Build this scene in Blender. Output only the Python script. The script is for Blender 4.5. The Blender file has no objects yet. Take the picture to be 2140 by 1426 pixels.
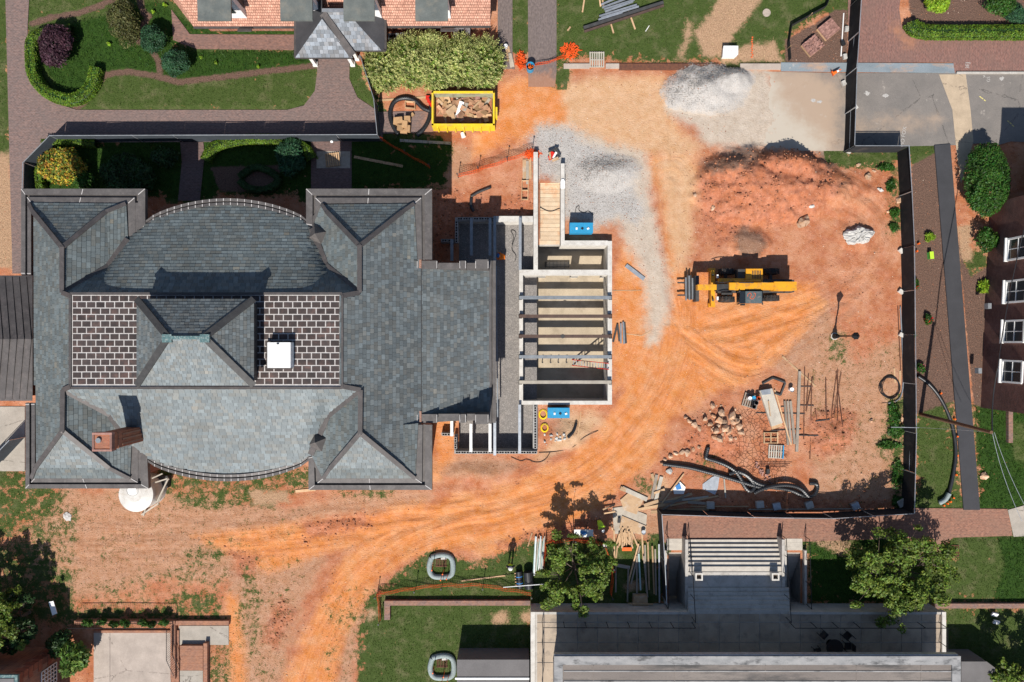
import bpy, bmesh, math, random
import numpy as np
from mathutils import Vector, Matrix
random.seed(7); rng = np.random.default_rng(7)
SC = bpy.context.scene
COL = SC.collection
# ---------------------------------------------------------------- survey grid: plan units (28 to the metre, origin under the drone)
S = 28.0; H = 51.0; CX, CY = 1070.0, 713.0
def W(x, y, z=0.0):
    f = (1 - z / H) / S
    return ((x - CX) * f, (CY - y) * f, z)
# ---------------------------------------------------------------- camera
cam = bpy.data.cameras.new('drone_camera'); co = bpy.data.objects.new('drone_camera', cam); COL.objects.link(co)
co.location = (0, 0, H); co.rotation_euler = (0, 0, 0)
cam.sensor_width = 36; cam.lens = 18.0 / (1070.0 / (H * S)); cam.clip_end = 2000; cam.clip_start = 0.5
SC.camera = co
# ---------------------------------------------------------------- sky and sun
SUN = Vector((-190, -1340, 1428)).normalized()
wd = bpy.data.worlds.new('World'); SC.world = wd; wd.use_nodes = True
wn = wd.node_tree; wn.nodes.clear()
sky = wn.nodes.new('ShaderNodeTexSky'); sky.sky_type = 'NISHITA'; sky.sun_disc = False
sky.sun_elevation = math.asin(SUN.z); sky.sun_rotation = math.atan2(SUN.x, SUN.y)
sky.altitude = 300; sky.air_density = 1.0; sky.dust_density = 0.6
bgn = wn.nodes.new('ShaderNodeBackground'); bgn.inputs['Strength'].default_value = 0.08
wo = wn.nodes.new('ShaderNodeOutputWorld')
wn.links.new(sky.outputs[0], bgn.inputs[0]); wn.links.new(bgn.outputs[0], wo.inputs[0])
sl = bpy.data.lights.new('sun', 'SUN'); sl.energy = 4.6; sl.angle = math.radians(0.5); sl.color = (1.0, 0.955, 0.89)
so = bpy.data.objects.new('sun', sl); COL.objects.link(so); so.location = (0, 0, 60)
so.rotation_euler = SUN.to_track_quat('Z', 'Y').to_euler()
SC.view_settings.view_transform = 'Standard'; SC.view_settings.look = 'None'
SC.view_settings.exposure = 0.52; SC.view_settings.gamma = 1.0
SC.render.engine = 'CYCLES'
SC.cycles.max_bounces = 4; SC.cycles.diffuse_bounces = 2; SC.cycles.glossy_bounces = 2

# ---------------------------------------------------------------- node helpers
class NT:
    def __init__(s, name):
        s.m = bpy.data.materials.new(name); s.m.use_nodes = True
        s.t = s.m.node_tree; s.t.nodes.clear()
        s.out = s.t.nodes.new('ShaderNodeOutputMaterial')
        s.b = s.t.nodes.new('ShaderNodeBsdfPrincipled')
        s.t.links.new(s.b.outputs[0], s.out.inputs[0])
    def _in(s, sock, v):
        if v is None: return
        if hasattr(v, 'is_output'): s.t.links.new(v, sock)
        else:
            if isinstance(v, (tuple, list)) and len(v) == 3 and sock.type == 'RGBA': v = (*v, 1)
            sock.default_value = v
    def pos(s):
        return s.t.nodes.new('ShaderNodeNewGeometry').outputs['Position']
    def obj(s):
        return s.t.nodes.new('ShaderNodeTexCoord').outputs['Object']
    def island(s):
        return s.t.nodes.new('ShaderNodeNewGeometry').outputs['Random Per Island']
    def objrand(s):
        return s.t.nodes.new('ShaderNodeObjectInfo').outputs['Random']
    def attr(s, n):
        a = s.t.nodes.new('ShaderNodeAttribute'); a.attribute_name = n; return a.outputs['Fac']
    def mapping(s, vec, scale=(1, 1, 1), rot=(0, 0, 0), loc=(0, 0, 0)):
        n = s.t.nodes.new('ShaderNodeMapping'); s._in(n.inputs['Vector'], vec)
        n.inputs['Scale'].default_value = scale; n.inputs['Rotation'].default_value = rot; n.inputs['Location'].default_value = loc
        return n.outputs[0]
    def noise(s, vec, scale=5, detail=5, rough=.55, dist=0, col=False):
        n = s.t.nodes.new('ShaderNodeTexNoise'); s._in(n.inputs['Vector'], vec)
        n.inputs['Scale'].default_value = scale; n.inputs['Detail'].default_value = detail
        n.inputs['Roughness'].default_value = rough; n.inputs['Distortion'].default_value = dist
        return n.outputs['Color' if col else 'Fac']
    def voro(s, vec, scale=5, feat='F1', out='Distance', rnd=1):
        n = s.t.nodes.new('ShaderNodeTexVoronoi'); n.feature = feat; s._in(n.inputs['Vector'], vec)
        n.inputs['Scale'].default_value = scale; n.inputs['Randomness'].default_value = rnd
        return n.outputs[out]
    def brick(s, vec, c1, c2, mortar, scale=1, w=.2, h=.07, ms=.01, off=.5, bias=0):
        n = s.t.nodes.new('ShaderNodeTexBrick'); s._in(n.inputs['Vector'], vec)
        s._in(n.inputs['Color1'], c1); s._in(n.inputs['Color2'], c2); s._in(n.inputs['Mortar'], mortar)
        n.inputs['Scale'].default_value = scale; n.inputs['Brick Width'].default_value = w; n.inputs['Row Height'].default_value = h
        n.inputs['Mortar Size'].default_value = ms; n.inputs['Bias'].default_value = bias; n.offset = off
        return n.outputs['Color'], n.outputs['Fac']
    def math(s, op, a, b=None, c=None, clamp=False):
        n = s.t.nodes.new('ShaderNodeMath'); n.operation = op; n.use_clamp = clamp
        s._in(n.inputs[0], a); s._in(n.inputs[1], b)
        if c is not None: s._in(n.inputs[2], c)
        return n.outputs[0]
    def rng(s, v, a, b, c=0., d=1., smooth=False):
        n = s.t.nodes.new('ShaderNodeMapRange'); s._in(n.inputs[0], v)
        if smooth: n.interpolation_type = 'SMOOTHSTEP'
        for i, x in enumerate((a, b, c, d)): s._in(n.inputs[i + 1], x)
        return n.outputs[0]
    def mix(s, f, a, b, mode='MIX'):
        n = s.t.nodes.new('ShaderNodeMix'); n.data_type = 'RGBA'; n.blend_type = mode
        s._in(n.inputs[0], f); s._in(n.inputs[6], a); s._in(n.inputs[7], b)
        return n.outputs[2]
    def hsv(s, col, h=.5, sat=1., val=1.):
        n = s.t.nodes.new('ShaderNodeHueSaturation'); s._in(n.inputs['Color'], col)
        s._in(n.inputs['Hue'], h); s._in(n.inputs['Saturation'], sat); s._in(n.inputs['Value'], val)
        return n.outputs[0]
    def bump(s, h, strength=.3, dist=.05):
        n = s.t.nodes.new('ShaderNodeBump'); s._in(n.inputs['Height'], h)
        n.inputs['Strength'].default_value = strength; n.inputs['Distance'].default_value = dist
        s.t.links.new(n.outputs[0], s.b.inputs['Normal'])
    def done(s, col, rough=.85, metal=0., spec=.3):
        s._in(s.b.inputs['Base Color'], col); s._in(s.b.inputs['Roughness'], rough)
        s._in(s.b.inputs['Metallic'], metal); s.b.inputs['Specular IOR Level'].default_value = spec
        return s.m
M = {}
def mat(name, c, c2=None, rough=.85, scale=2.5, detail=6, bump=.0, bscale=25, metal=0., spec=.3, isl=0., stain=None, stretch=(1, 1, 1), grain=.18):
    """surface with large mottling c..c2, fine grain, per-piece tone variation and optional stains"""
    n = NT(name); p = n.pos()
    if stretch != (1, 1, 1): p = n.mapping(p, stretch)
    c2 = c2 or tuple(x * .72 for x in c)
    f = n.rng(n.noise(p, scale, detail, .6), .32, .68)
    col = n.mix(f, c, c2)
    if stain:
        col = n.mix(n.rng(n.noise(p, stain[1], 5, .65), .52, .66, 0, stain[2]), col, stain[0])
    v = n.rng(n.noise(p, bscale, 3, .6), .25, .75, 1 - grain, 1 + grain)
    if isl:
        r = n.math('FRACT', n.math('ADD', n.math('MULTIPLY', n.island(), 3.7), n.math('MULTIPLY', n.objrand(), 7.3)))
        v = n.math('MULTIPLY', v, n.rng(r, 0, 1, 1 - isl, 1 + isl))
    col = n.hsv(col, .5, 1., v)
    if bump: n.bump(n.noise(p, bscale, 4, .6), bump, .03)
    M[name] = n.done(col, rough, metal, spec); return M[name]

# ---------------------------------------------------------------- object helpers
WORLD = {}
def settags(o, label=None, cat=None, group=None, kind=None):
    if label: o['label'] = label
    if cat: o['category'] = cat
    if group: o['group'] = group
    if kind: o['kind'] = kind
    return o
def thing(name, loc, label, cat, group=None, kind=None):
    o = bpy.data.objects.new(name, None); o.empty_display_size = .3; COL.objects.link(o)
    o.location = loc; WORLD[o] = Vector(loc)
    return settags(o, label, cat, group, kind)
class MB:
    def __init__(s): s.v = []; s.f = []; s.mi = []
    def add(s, vs, fs, m=0):
        b = len(s.v); s.v += [tuple(v) for v in vs]
        for f in fs: s.f.append([b + i for i in f]); s.mi.append(m)
        return s
    def hexa(s, b, t, m=0):
        n = len(b); vs = list(b) + list(t)
        fs = [list(range(n))[::-1], list(range(n, 2 * n))] + [[i, (i + 1) % n, n + (i + 1) % n, n + i] for i in range(n)]
        return s.add(vs, fs, m)
    def box(s, c, d, rz=0., m=0, rx=0., ry=0.):
        R = Matrix.Rotation(rz, 3, 'Z') @ Matrix.Rotation(ry, 3, 'Y') @ Matrix.Rotation(rx, 3, 'X'); c = Vector(c)
        P = [c + R @ Vector((sx * d[0] / 2, sy * d[1] / 2, sz * d[2] / 2)) for sz in (-1, 1) for sx, sy in ((-1, -1), (1, -1), (1, 1), (-1, 1))]
        return s.hexa(P[:4], P[4:], m)
    def prism(s, poly, z0, z1, m=0):
        a = sum(poly[i][0] * poly[(i + 1) % len(poly)][1] - poly[(i + 1) % len(poly)][0] * poly[i][1] for i in range(len(poly)))
        if a < 0: poly = poly[::-1]
        return s.hexa([(p[0], p[1], z0) for p in poly], [(p[0], p[1], z1) for p in poly], m)
    def pbox(s, x0, y0, x1, y1, z0, z1, m=0, at=None):
        """box whose plan rectangle is surveyed at height `at` (default its top)"""
        at = z1 if at is None else at
        return s.prism([W(x0, y1, at)[:2], W(x1, y1, at)[:2], W(x1, y0, at)[:2], W(x0, y0, at)[:2]], z0, z1, m)
    def bar(s, p0, p1, w, h, m=0, up=(0, 0, 1)):
        p0 = Vector(p0); p1 = Vector(p1); d = (p1 - p0).normalized(); u = Vector(up)
        if abs(d.dot(u)) > .98: u = Vector((0, 1, 0))
        r = d.cross(u).normalized(); u = r.cross(d)
        q = [(-1, -1), (1, -1), (1, 1), (-1, 1)]
        return s.hexa([p0 + r * (a * w / 2) + u * (b * h / 2) for a, b in q][::-1], [p1 + r * (a * w / 2) + u * (b * h / 2) for a, b in q][::-1], m)
    def tube(s, pts, r, n=8, m=0, r2=None):
        pts = [Vector(p) for p in pts]; N = len(pts); base = len(s.v); ref = Vector((0, 0, 1))
        for i, p in enumerate(pts):
            d = (pts[min(i + 1, N - 1)] - pts[max(i - 1, 0)]).normalized()
            u = ref if abs(d.dot(ref)) < .95 else Vector((0, 1, 0))
            a = d.cross(u).normalized(); b = d.cross(a)
            rr = r if r2 is None else r + (r2 - r) * i / (N - 1)
            for k in range(n):
                t = 2 * math.pi * k / n
                s.v.append(tuple(p + a * (rr * math.cos(t)) + b * (rr * math.sin(t))))
        for i in range(N - 1):
            for k in range(n):
                s.f.append([base + i * n + k, base + i * n + (k + 1) % n, base + (i + 1) * n + (k + 1) % n, base + (i + 1) * n + k]); s.mi.append(m)
        s.f.append([base + k for k in range(n)][::-1]); s.mi.append(m)
        s.f.append([base + (N - 1) * n + k for k in range(n)]); s.mi.append(m)
        return s
    def cyl(s, c, r, h, n=16, m=0, r2=None):
        r2 = r if r2 is None else r2
        B = [(c[0] + r * math.cos(2 * math.pi * k / n), c[1] + r * math.sin(2 * math.pi * k / n), c[2]) for k in range(n)]
        T = [(c[0] + r2 * math.cos(2 * math.pi * k / n), c[1] + r2 * math.sin(2 * math.pi * k / n), c[2] + h) for k in range(n)]
        return s.hexa(B, T, m)
    def rock(s, c, r, m=0, sub=1, seed=None, flat=.7):
        R = random.Random(seed if seed is not None else random.random())
        bm = bmesh.new(); bmesh.ops.create_icosphere(bm, subdivisions=sub, radius=1)
        sx, sy, sz = [R.uniform(.65, 1.3) for _ in range(3)]; rz = R.uniform(0, 6.28); ca, sa = math.cos(rz), math.sin(rz)
        vs = []
        for v in bm.verts:
            k = R.uniform(.6, 1.18); x, y, z = v.co.x * sx * k, v.co.y * sy * k, v.co.z * sz * k * flat
            vs.append((c[0] + r * (x * ca - y * sa), c[1] + r * (x * sa + y * ca), c[2] + r * z))
        fs = [[v.index for v in f.verts] for f in bm.faces]; bm.free()
        return s.add(vs, fs, m)
    def build(s, name, mats, parent=None, label=None, cat=None, group=None, kind=None, smooth=False, local=False):
        me = bpy.data.meshes.new(name)
        V = s.v
        o = bpy.data.objects.new(name, me)
        if parent is not None:
            org = Vector((0, 0, 0)) if local else WORLD[parent]
            WORLD[o] = WORLD[parent]
        elif local: org = Vector((0, 0, 0)); WORLD[o] = org
        else:
            a = np.array(V); lo = a.min(0); hi = a.max(0)
            org = Vector(((lo[0] + hi[0]) / 2, (lo[1] + hi[1]) / 2, lo[2])); WORLD[o] = org; o.location = org
        me.from_pydata([(v[0] - org.x, v[1] - org.y, v[2] - org.z) for v in V], [], s.f)
        mats = mats if isinstance(mats, (list, tuple)) else [mats]
        for m in mats: me.materials.append(M[m] if isinstance(m, str) else m)
        if len(mats) > 1: me.polygons.foreach_set('material_index', s.mi)
        if smooth: me.polygons.foreach_set('use_smooth', [True] * len(me.polygons))
        me.update()
        COL.objects.link(o)
        if parent is not None: o.parent = parent
        return settags(o, label, cat, group, kind)
def piece(name, mesh, parent, loc, rot=(0, 0, 0), scale=(1, 1, 1)):
    """a further piece sharing mesh data; loc in world coordinates"""
    o = bpy.data.objects.new(name, mesh); COL.objects.link(o); o.rotation_euler = rot; o.scale = scale
    if parent is not None: o.parent = parent; o.location = Vector(loc) - WORLD[parent]
    else: o.location = loc
    WORLD[o] = Vector(loc); return o
def clone(root, loc, rz=None, label=None, group=None):
    r = root.copy(); COL.objects.link(r); r.location = loc; WORLD[r] = Vector(loc)
    if rz is not None: r.rotation_euler[2] = rz
    if label: r['label'] = label
    if group: r['group'] = group
    def rec(a, b):
        for ch in a.children:
            c = ch.copy(); COL.objects.link(c); c.parent = b; rec(ch, c)
    rec(root, r); return r
def npmesh(name, V, F, mats, parent=None, smooth=False, org=None, **kw):
    me = bpy.data.meshes.new(name); V = np.asarray(V, dtype=np.float64)
    o = bpy.data.objects.new(name, me)
    if parent is not None: org = WORLD[parent]
    elif org is None: org = Vector((0, 0, 0))
    V = V - np.array(org); k = F.shape[1]
    me.vertices.add(len(V)); me.vertices.foreach_set('co', V.ravel().astype(np.float32))
    me.loops.add(F.size); me.loops.foreach_set('vertex_index', F.ravel().astype(np.int32))
    me.polygons.add(len(F)); me.polygons.foreach_set('loop_start', np.arange(0, F.size, k, dtype=np.int32))
    me.polygons.foreach_set('loop_total', np.full(len(F), k, dtype=np.int32))
    for m in (mats if isinstance(mats, (list, tuple)) else [mats]): me.materials.append(M[m] if isinstance(m, str) else m)
    if smooth: me.polygons.foreach_set('use_smooth', np.ones(len(F), dtype=bool))
    me.update(calc_edges=True); me.validate()
    COL.objects.link(o)
    if parent is not None: o.parent = parent; WORLD[o] = WORLD[parent]
    else: o.location = org; WORLD[o] = Vector(org)
    settags(o, **kw); return o
# ---------------------------------------------------------------- polygon maths
def pip(poly, X, Y):
    inside = np.zeros(X.shape, bool); n = len(poly)
    for i in range(n):
        x0, y0 = poly[i]; x1, y1 = poly[(i + 1) % n]
        if y0 == y1: continue
        c = ((y0 > Y) != (y1 > Y)) & (X < (x1 - x0) * (Y - y0) / (y1 - y0) + x0)
        inside ^= c
    return inside
def segdist(pts, X, Y, closed=True):
    d = np.full(X.shape, 1e9); n = len(pts)
    for i in range(n if closed else n - 1):
        x0, y0 = pts[i]; x1, y1 = pts[(i + 1) % n]; dx, dy = x1 - x0, y1 - y0
        L = dx * dx + dy * dy + 1e-9
        t = np.clip(((X - x0) * dx + (Y - y0) * dy) / L, 0, 1)
        d = np.minimum(d, np.hypot(X - x0 - t * dx, Y - y0 - t * dy))
    return d
def sdf(polys, X, Y, lim=56.0):
    """signed distance (plan units, + inside), clamped"""
    out = np.full(X.shape, -lim)
    for p in polys:
        xs = [q[0] for q in p]; ys = [q[1] for q in p]
        m = (X > min(xs) - lim) & (X < max(xs) + lim) & (Y > min(ys) - lim) & (Y < max(ys) + lim)
        if not m.any(): continue
        x, y = X[m], Y[m]; d = segdist(p, x, y); d = np.where(pip(p, x, y), d, -d)
        out[m] = np.maximum(out[m], np.clip(d, -lim, lim))
    return out
def vnoise(X, Y, sc, seed=0, octs=4):
    r = np.random.default_rng(seed); G = r.random((256, 256)); out = np.zeros(X.shape); amp = 1; tot = 0
    for o in range(octs):
        x = X / sc * 2 ** o + 31.7 * o; y = Y / sc * 2 ** o + 17.3 * o
        xi = np.floor(x).astype(int); yi = np.floor(y).astype(int); fx = x - xi; fy = y - yi
        fx = fx * fx * (3 - 2 * fx); fy = fy * fy * (3 - 2 * fy)
        g = lambda a, b: G[(xi + a) & 255, (yi + b) & 255]
        out += amp * ((g(0, 0) * (1 - fx) + g(1, 0) * fx) * (1 - fy) + (g(0, 1) * (1 - fx) + g(1, 1) * fx) * fy)
        tot += amp; amp *= .5
    return out / tot - .5
def resample(pts, step):
    out = [Vector(pts[0])]
    for a, b in zip(pts[:-1], pts[1:]):
        a = Vector(a); b = Vector(b); n = max(1, int((b - a).length / step))
        out += [a.lerp(b, (i + 1) / n) for i in range(n)]
    return out
def smooth(pts, it=2):
    pts = [Vector(p) for p in pts]
    for _ in range(it):
        q = [pts[0]]
        for a, b in zip(pts[:-1], pts[1:]): q += [a * .75 + b * .25, a * .25 + b * .75]
        pts = q + [pts[-1]]
    return pts
# ================================================================ materials
def slate_mat(name, c, var=.24, warm=.008):
    n = NT(name); p = n.pos()
    r = n.math('FRACT', n.math('ADD', n.math('MULTIPLY', n.island(), 3.7), n.math('MULTIPLY', n.objrand(), 7.3)))
    v = n.rng(n.math('POWER', r, 1.3), 0, 1, 1 - var, 1 + var)
    c2 = (c[0] * 1.05, c[1] * .93, c[2] * .84)
    r2 = n.math('FRACT', n.math('MULTIPLY', r, 13.7))
    col = n.mix(n.rng(r2, .35, .95), c, c2)
    col = n.mix(n.rng(r2, 1 - warm, 1 - warm + .01), col, (c[0] * 1.75, c[1] * 1.35, c[2] * 1.05))
    streak = n.noise(n.mapping(p, (3, 3, 3), (0, 0, .7)), 3, 6, .7, 1.6)
    v = n.math('MULTIPLY', v, n.rng(streak, .25, .75, .78, 1.2))
    v = n.math('MULTIPLY', v, n.rng(n.noise(p, .35, 3), .3, .7, .9, 1.1))
    lich = n.rng(n.noise(p, 26, 2), .68, .76)
    col = n.mix(n.math('MULTIPLY', lich, .35), n.hsv(col, .5, 1, v), (.3, .32, .3))
    n.bump(n.noise(p, 22, 4), .25, .02)
    M[name] = n.done(col, .62, 0, .35)
slate_mat('slate', (.107, .127, .130))
slate_mat('slate_east', (.104, .121, .126), .30, .005)
slate_mat('slate_sunlit', (.148, .171, .177), .2, .006)  # paler copy for south-facing slopes, sunlight put into the colour
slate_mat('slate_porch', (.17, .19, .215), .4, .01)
mat('copper_brown', (.128, .117, .11), (.088, .079, .075), .55, 1.6, bump=.1, metal=.25, stain=((.17, .15, .14), 3, .5))
mat('flash_brown', (.092, .082, .078), (.062, .055, .053), .55, 1.5, bump=.1, metal=.2, stain=((.13, .11, .105), 2, .5))
mat('copper_pan', (.062, .044, .039), (.036, .028, .027), .6, 3, bump=.15, isl=.3, stain=((.14, .075, .06), 1.1, .55))
mat('seam_white', (.5, .48, .46), (.36, .33, .31), .7, 6)
mat('verdigris', (.10, .18, .18), (.06, .11, .115), .7, 6, bump=.2, stain=((.4, .42, .38), 8, .6))
mat('white_paint', (.78, .77, .74), (.68, .67, .64), .6, 2)
mat('white_plastic', (.8, .8, .78), (.72, .72, .70), .5, 2)
mat('concrete', (.47, .44, .40), (.37, .34, .30), .9, 1.2, bump=.2, stain=((.25, .23, .2), 2.2, .5))
mat('concrete_light', (.58, .55, .50), (.46, .43, .385), .9, 2, bump=.2, stain=((.34, .3, .26), 3, .45))
mat('concrete_tan', (.49, .40, .285), (.37, .30, .21), .85, .55, bump=.12, stain=((.24, .19, .13), .9, .5))
mat('concrete_pink', (.43, .36, .30), (.36, .29, .24), .9, .8, bump=.2, stain=((.25, .2, .17), 1.5, .4))
mat('block_grey', (.36, .345, .32), (.27, .26, .25), .92, 5, bump=.3, isl=.15)
mat('roof_membrane', (.21, .18, .158), (.15, .128, .114), .85, .5, bump=.15, stain=((.055, .053, .052), .55, .9), stretch=(.3, 1.3, 1))
mat('coping', (.32, .31, .3), (.2, .2, .2), .8, 1.5, bump=.3, stain=((.075, .075, .075), 1.4, .9), stretch=(.7, 1.6, 1))
mat('plaza_paver', (.42, .335, .25), (.31, .245, .185), .9, .9, bump=.15, isl=.08, stain=((.12, .105, .095), 1.1, .45))
mat('step_stone', (.50, .455, .39), (.4, .36, .31), .9, 2, bump=.15)
mat('asphalt_mat', (.055, .054, .056), (.042, .041, .043), .95, 1.5, bump=.2)
mat('black_fabric', (.019, .019, .021), (.011, .011, .013), .9, 1.2, grain=.25, isl=.4, stain=((.05, .04, .035), 1.1, .5))
mat('slate_fabric', (.045, .055, .066), (.03, .037, .046), .85, 1.2, grain=.2)
mat('galv', (.47, .49, .51), (.33, .35, .37), .45, 3, metal=.6, isl=.15)
mat('steel_grey', (.27, .29, .305), (.19, .205, .22), .5, 3, metal=.4)
mat('steel_brown', (.115, .072, .055), (.075, .05, .042), .7, 3, metal=.2)
mat('steel_dark', (.07, .068, .066), (.045, .044, .044), .6, 3, metal=.3, isl=.2)
mat('rust', (.16, .065, .035), (.09, .04, .028), .85, 6)
mat('black_metal', (.012, .012, .013), (.008, .008, .009), .4, 4)
mat('black_plastic', (.02, .021, .023), (.013, .013, .015), .42, 4, spec=.5)
mat('rubber', (.034, .032, .031), (.02, .019, .019), .85, 5, bump=.2, stain=((.16, .08, .045), 3, .5))
mat('yellow_paint', (.70, .33, .012), (.6, .26, .01), .42, 1.5, spec=.5, stain=((.30, .16, .06), 2.6, .6), grain=.25)
mat('skip_yellow', (.76, .54, .03), (.66, .45, .02), .5, 1.5, stain=((.4, .3, .12), 2.5, .5))
mat('skip_inner', (.33, .33, .20), (.24, .25, .20), .6, 2, stain=((.2, .13, .07), 2, .7))
mat('blue_paint', (.03, .27, .47), (.022, .22, .4), .45, 2, stain=((.1, .2, .24), 5, .4))
mat('lumber', (.52, .345, .2), (.41, .255, .135), .8, 1.5, isl=.22, stretch=(1, 1, 1), bscale=9)
mat('lumber_grey', (.30, .255, .205), (.21, .175, .14), .85, 1.5, isl=.2)
mat('lumber_bleached', (.44, .40, .33), (.33, .29, .24), .85, 1.5, isl=.15)
mat('plywood', (.47, .315, .185), (.36, .23, .13), .85, 2.5, isl=.1, stain=((.5, .47, .42), 1.5, .6))
mat('ply_grey', (.42, .37, .30), (.33, .28, .22), .85, 2.5, isl=.1, stain=((.25, .2, .16), 1.5, .5))
mat('brick_red', (.25, .085, .05), (.17, .055, .035), .9, 4, isl=.3, bump=.3)
mat('brick_pale', (.33, .18, .145), (.24, .125, .10), .9, 4, isl=.3, bump=.3)
mat('rock_pale', (.52, .38, .27), (.40, .22, .12), .92, 3.5, bump=.6, bscale=12, isl=.25, stain=((.42, .17, .07), 2.2, .85))
mat('rock_white', (.55, .53, .49), (.38, .36, .33), .92, 4, bump=.9, bscale=14, isl=.15)
mat('orange_net', (.75, .10, .012), (.62, .07, .01), .6, 4)
mat('orange_cone', (.8, .14, .015), (.7, .11, .01), .5, 4)
mat('red_tool', (.6, .025, .015), (.48, .02, .012), .5, 4)
mat('glass_dark', (.018, .022, .026), (.012, .015, .018), .08, 3, spec=.6)
mat('window_glass', (.03, .036, .04), (.022, .026, .03), .1, 2, spec=.6)
mat('bark', (.14, .105, .08), (.08, .06, .045), .95, 6, bump=.5)
mat('pole_wood', (.15, .08, .045), (.09, .05, .032), .9, 5, bump=.3)
mat('skin', (.42, .24, .16), (.38, .21, .14), .6, 6)
mat('cloth_navy', (.02, .025, .045), (.014, .018, .032), .9, 8)
mat('cloth_hi_vis', (.45, .68, .04), (.38, .6, .03), .8, 8)
mat('cloth_orange', (.85, .2, .015), (.72, .15, .012), .8, 8)
mat('cloth_blue', (.03, .14, .36), (.025, .1, .28), .8, 8)
mat('hat_white', (.8, .8, .77), (.75, .75, .72), .35, 3)
mat('silver_tank', (.6, .58, .54), (.5, .48, .44), .5, 1.5, metal=.1, stain=((.4, .36, .3), 2.5, .5))
mat('cardboard', (.42, .26, .13), (.34, .2, .1), .85, 5, isl=.2)
mat('scrap', (.40, .23, .13), (.24, .12, .07), .9, 3, isl=.45)
mat('tarp_blue', (.05, .22, .5), (.04, .16, .4), .5, 4)
mat('yellow_cable', (.8, .55, .02), (.7, .45, .02), .5, 4)
mat('paint_orange', (.75, .13, .03), (.65, .11, .03), .8, 6)
mat('paint_white', (.46, .44, .41), (.32, .30, .28), .85, 8)
mat('paint_yellow', (.7, .6, .2), (.6, .5, .15), .8, 8)
mat('dormer_zinc', (.155, .165, .15), (.105, .115, .107), .55, 1.3, metal=.15, bump=.1, stain=((.22, .2, .16), 1.2, .5))
mat('gravel_grey', (.335, .31, .28), (.25, .23, .21), .95, 20, bump=.8, bscale=38, isl=.35, grain=.35)
mat('pebble_dirt', (.36, .155, .085), (.26, .105, .055), .95, 8, isl=.5)
mat('stone_pale', (.6, .5, .4), (.45, .34, .25), .95, 8, isl=.35)
mat('sock_green', (.3, .345, .335), (.2, .24, .235), .9, 8, bump=.4, stain=((.25, .3, .29), 6, .6))
mat('mint_steel', (.33, .45, .42), (.26, .35, .34), .5, 3, isl=.2)
mat('pink_slab', (.44, .30, .26), (.36, .23, .2), .9, 3)
mat('box_green', (.12, .5, .1), (.1, .42, .08), .5, 4)

def leafmat(name, c, var=.45, hue=.03, trans=.25):
    n = NT(name)
    r = n.math('FRACT', n.math('ADD', n.math('MULTIPLY', n.island(), 5.3), n.math('MULTIPLY', n.objrand(), 3.1)))
    p = n.pos()
    v = n.math('MULTIPLY', n.rng(r, 0, 1, 1 - var, 1 + var), n.rng(n.noise(p, 1.3, 3), .3, .7, .62, 1.4))
    col = n.hsv(c, n.rng(n.math('FRACT', n.math('MULTIPLY', r, 9.1)), 0, 1, .5 - hue, .5 + hue), 1., v)
    n.b.inputs['Roughness'].default_value = .55; n.b.inputs['Specular IOR Level'].default_value = .25
    n._in(n.b.inputs['Base Color'], col)
    tr = n.t.nodes.new('ShaderNodeBsdfTranslucent'); n._in(tr.inputs['Color'], n.hsv(col, .49, 1.1, 1.1))
    mx = n.t.nodes.new('ShaderNodeMixShader'); mx.inputs[0].default_value = trans
    n.t.links.new(n.b.outputs[0], mx.inputs[1]); n.t.links.new(tr.outputs[0], mx.inputs[2]); n.t.links.new(mx.outputs[0], n.out.inputs[0])
    M[name] = n.m
leafmat('leaf_box', (.095, .165, .014))
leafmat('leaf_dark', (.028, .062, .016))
leafmat('leaf_bush', (.034, .092, .012))
leafmat('leaf_blue', (.028, .078, .034), .4)
leafmat('leaf_purple', (.055, .024, .034), .5, .02)
leafmat('leaf_olive', (.085, .088, .028), .5, .03)
leafmat('leaf_yellow', (.45, .47, .17), .42, .035)
leafmat('leaf_tree', (.105, .155, .022), .5, .03)
leafmat('leaf_amber', (.40, .27, .035), .4, .05)
leafmat('leaf_lime', (.19, .30, .02), .4, .03)
leafmat('leaf_magnolia', (.10, .17, .03), .5, .03)
leafmat('grass_blade', (.062, .108, .016), .5, .035)
leafmat('grass_lush', (.032, .078, .009), .5, .03)
leafmat('flower_red', (.7, .03, .03), .2, .01)
leafmat('flower_pink', (.75, .12, .25), .2, .02)
leafmat('leaf_straw', (.42, .30, .17), .4, .02)

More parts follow.
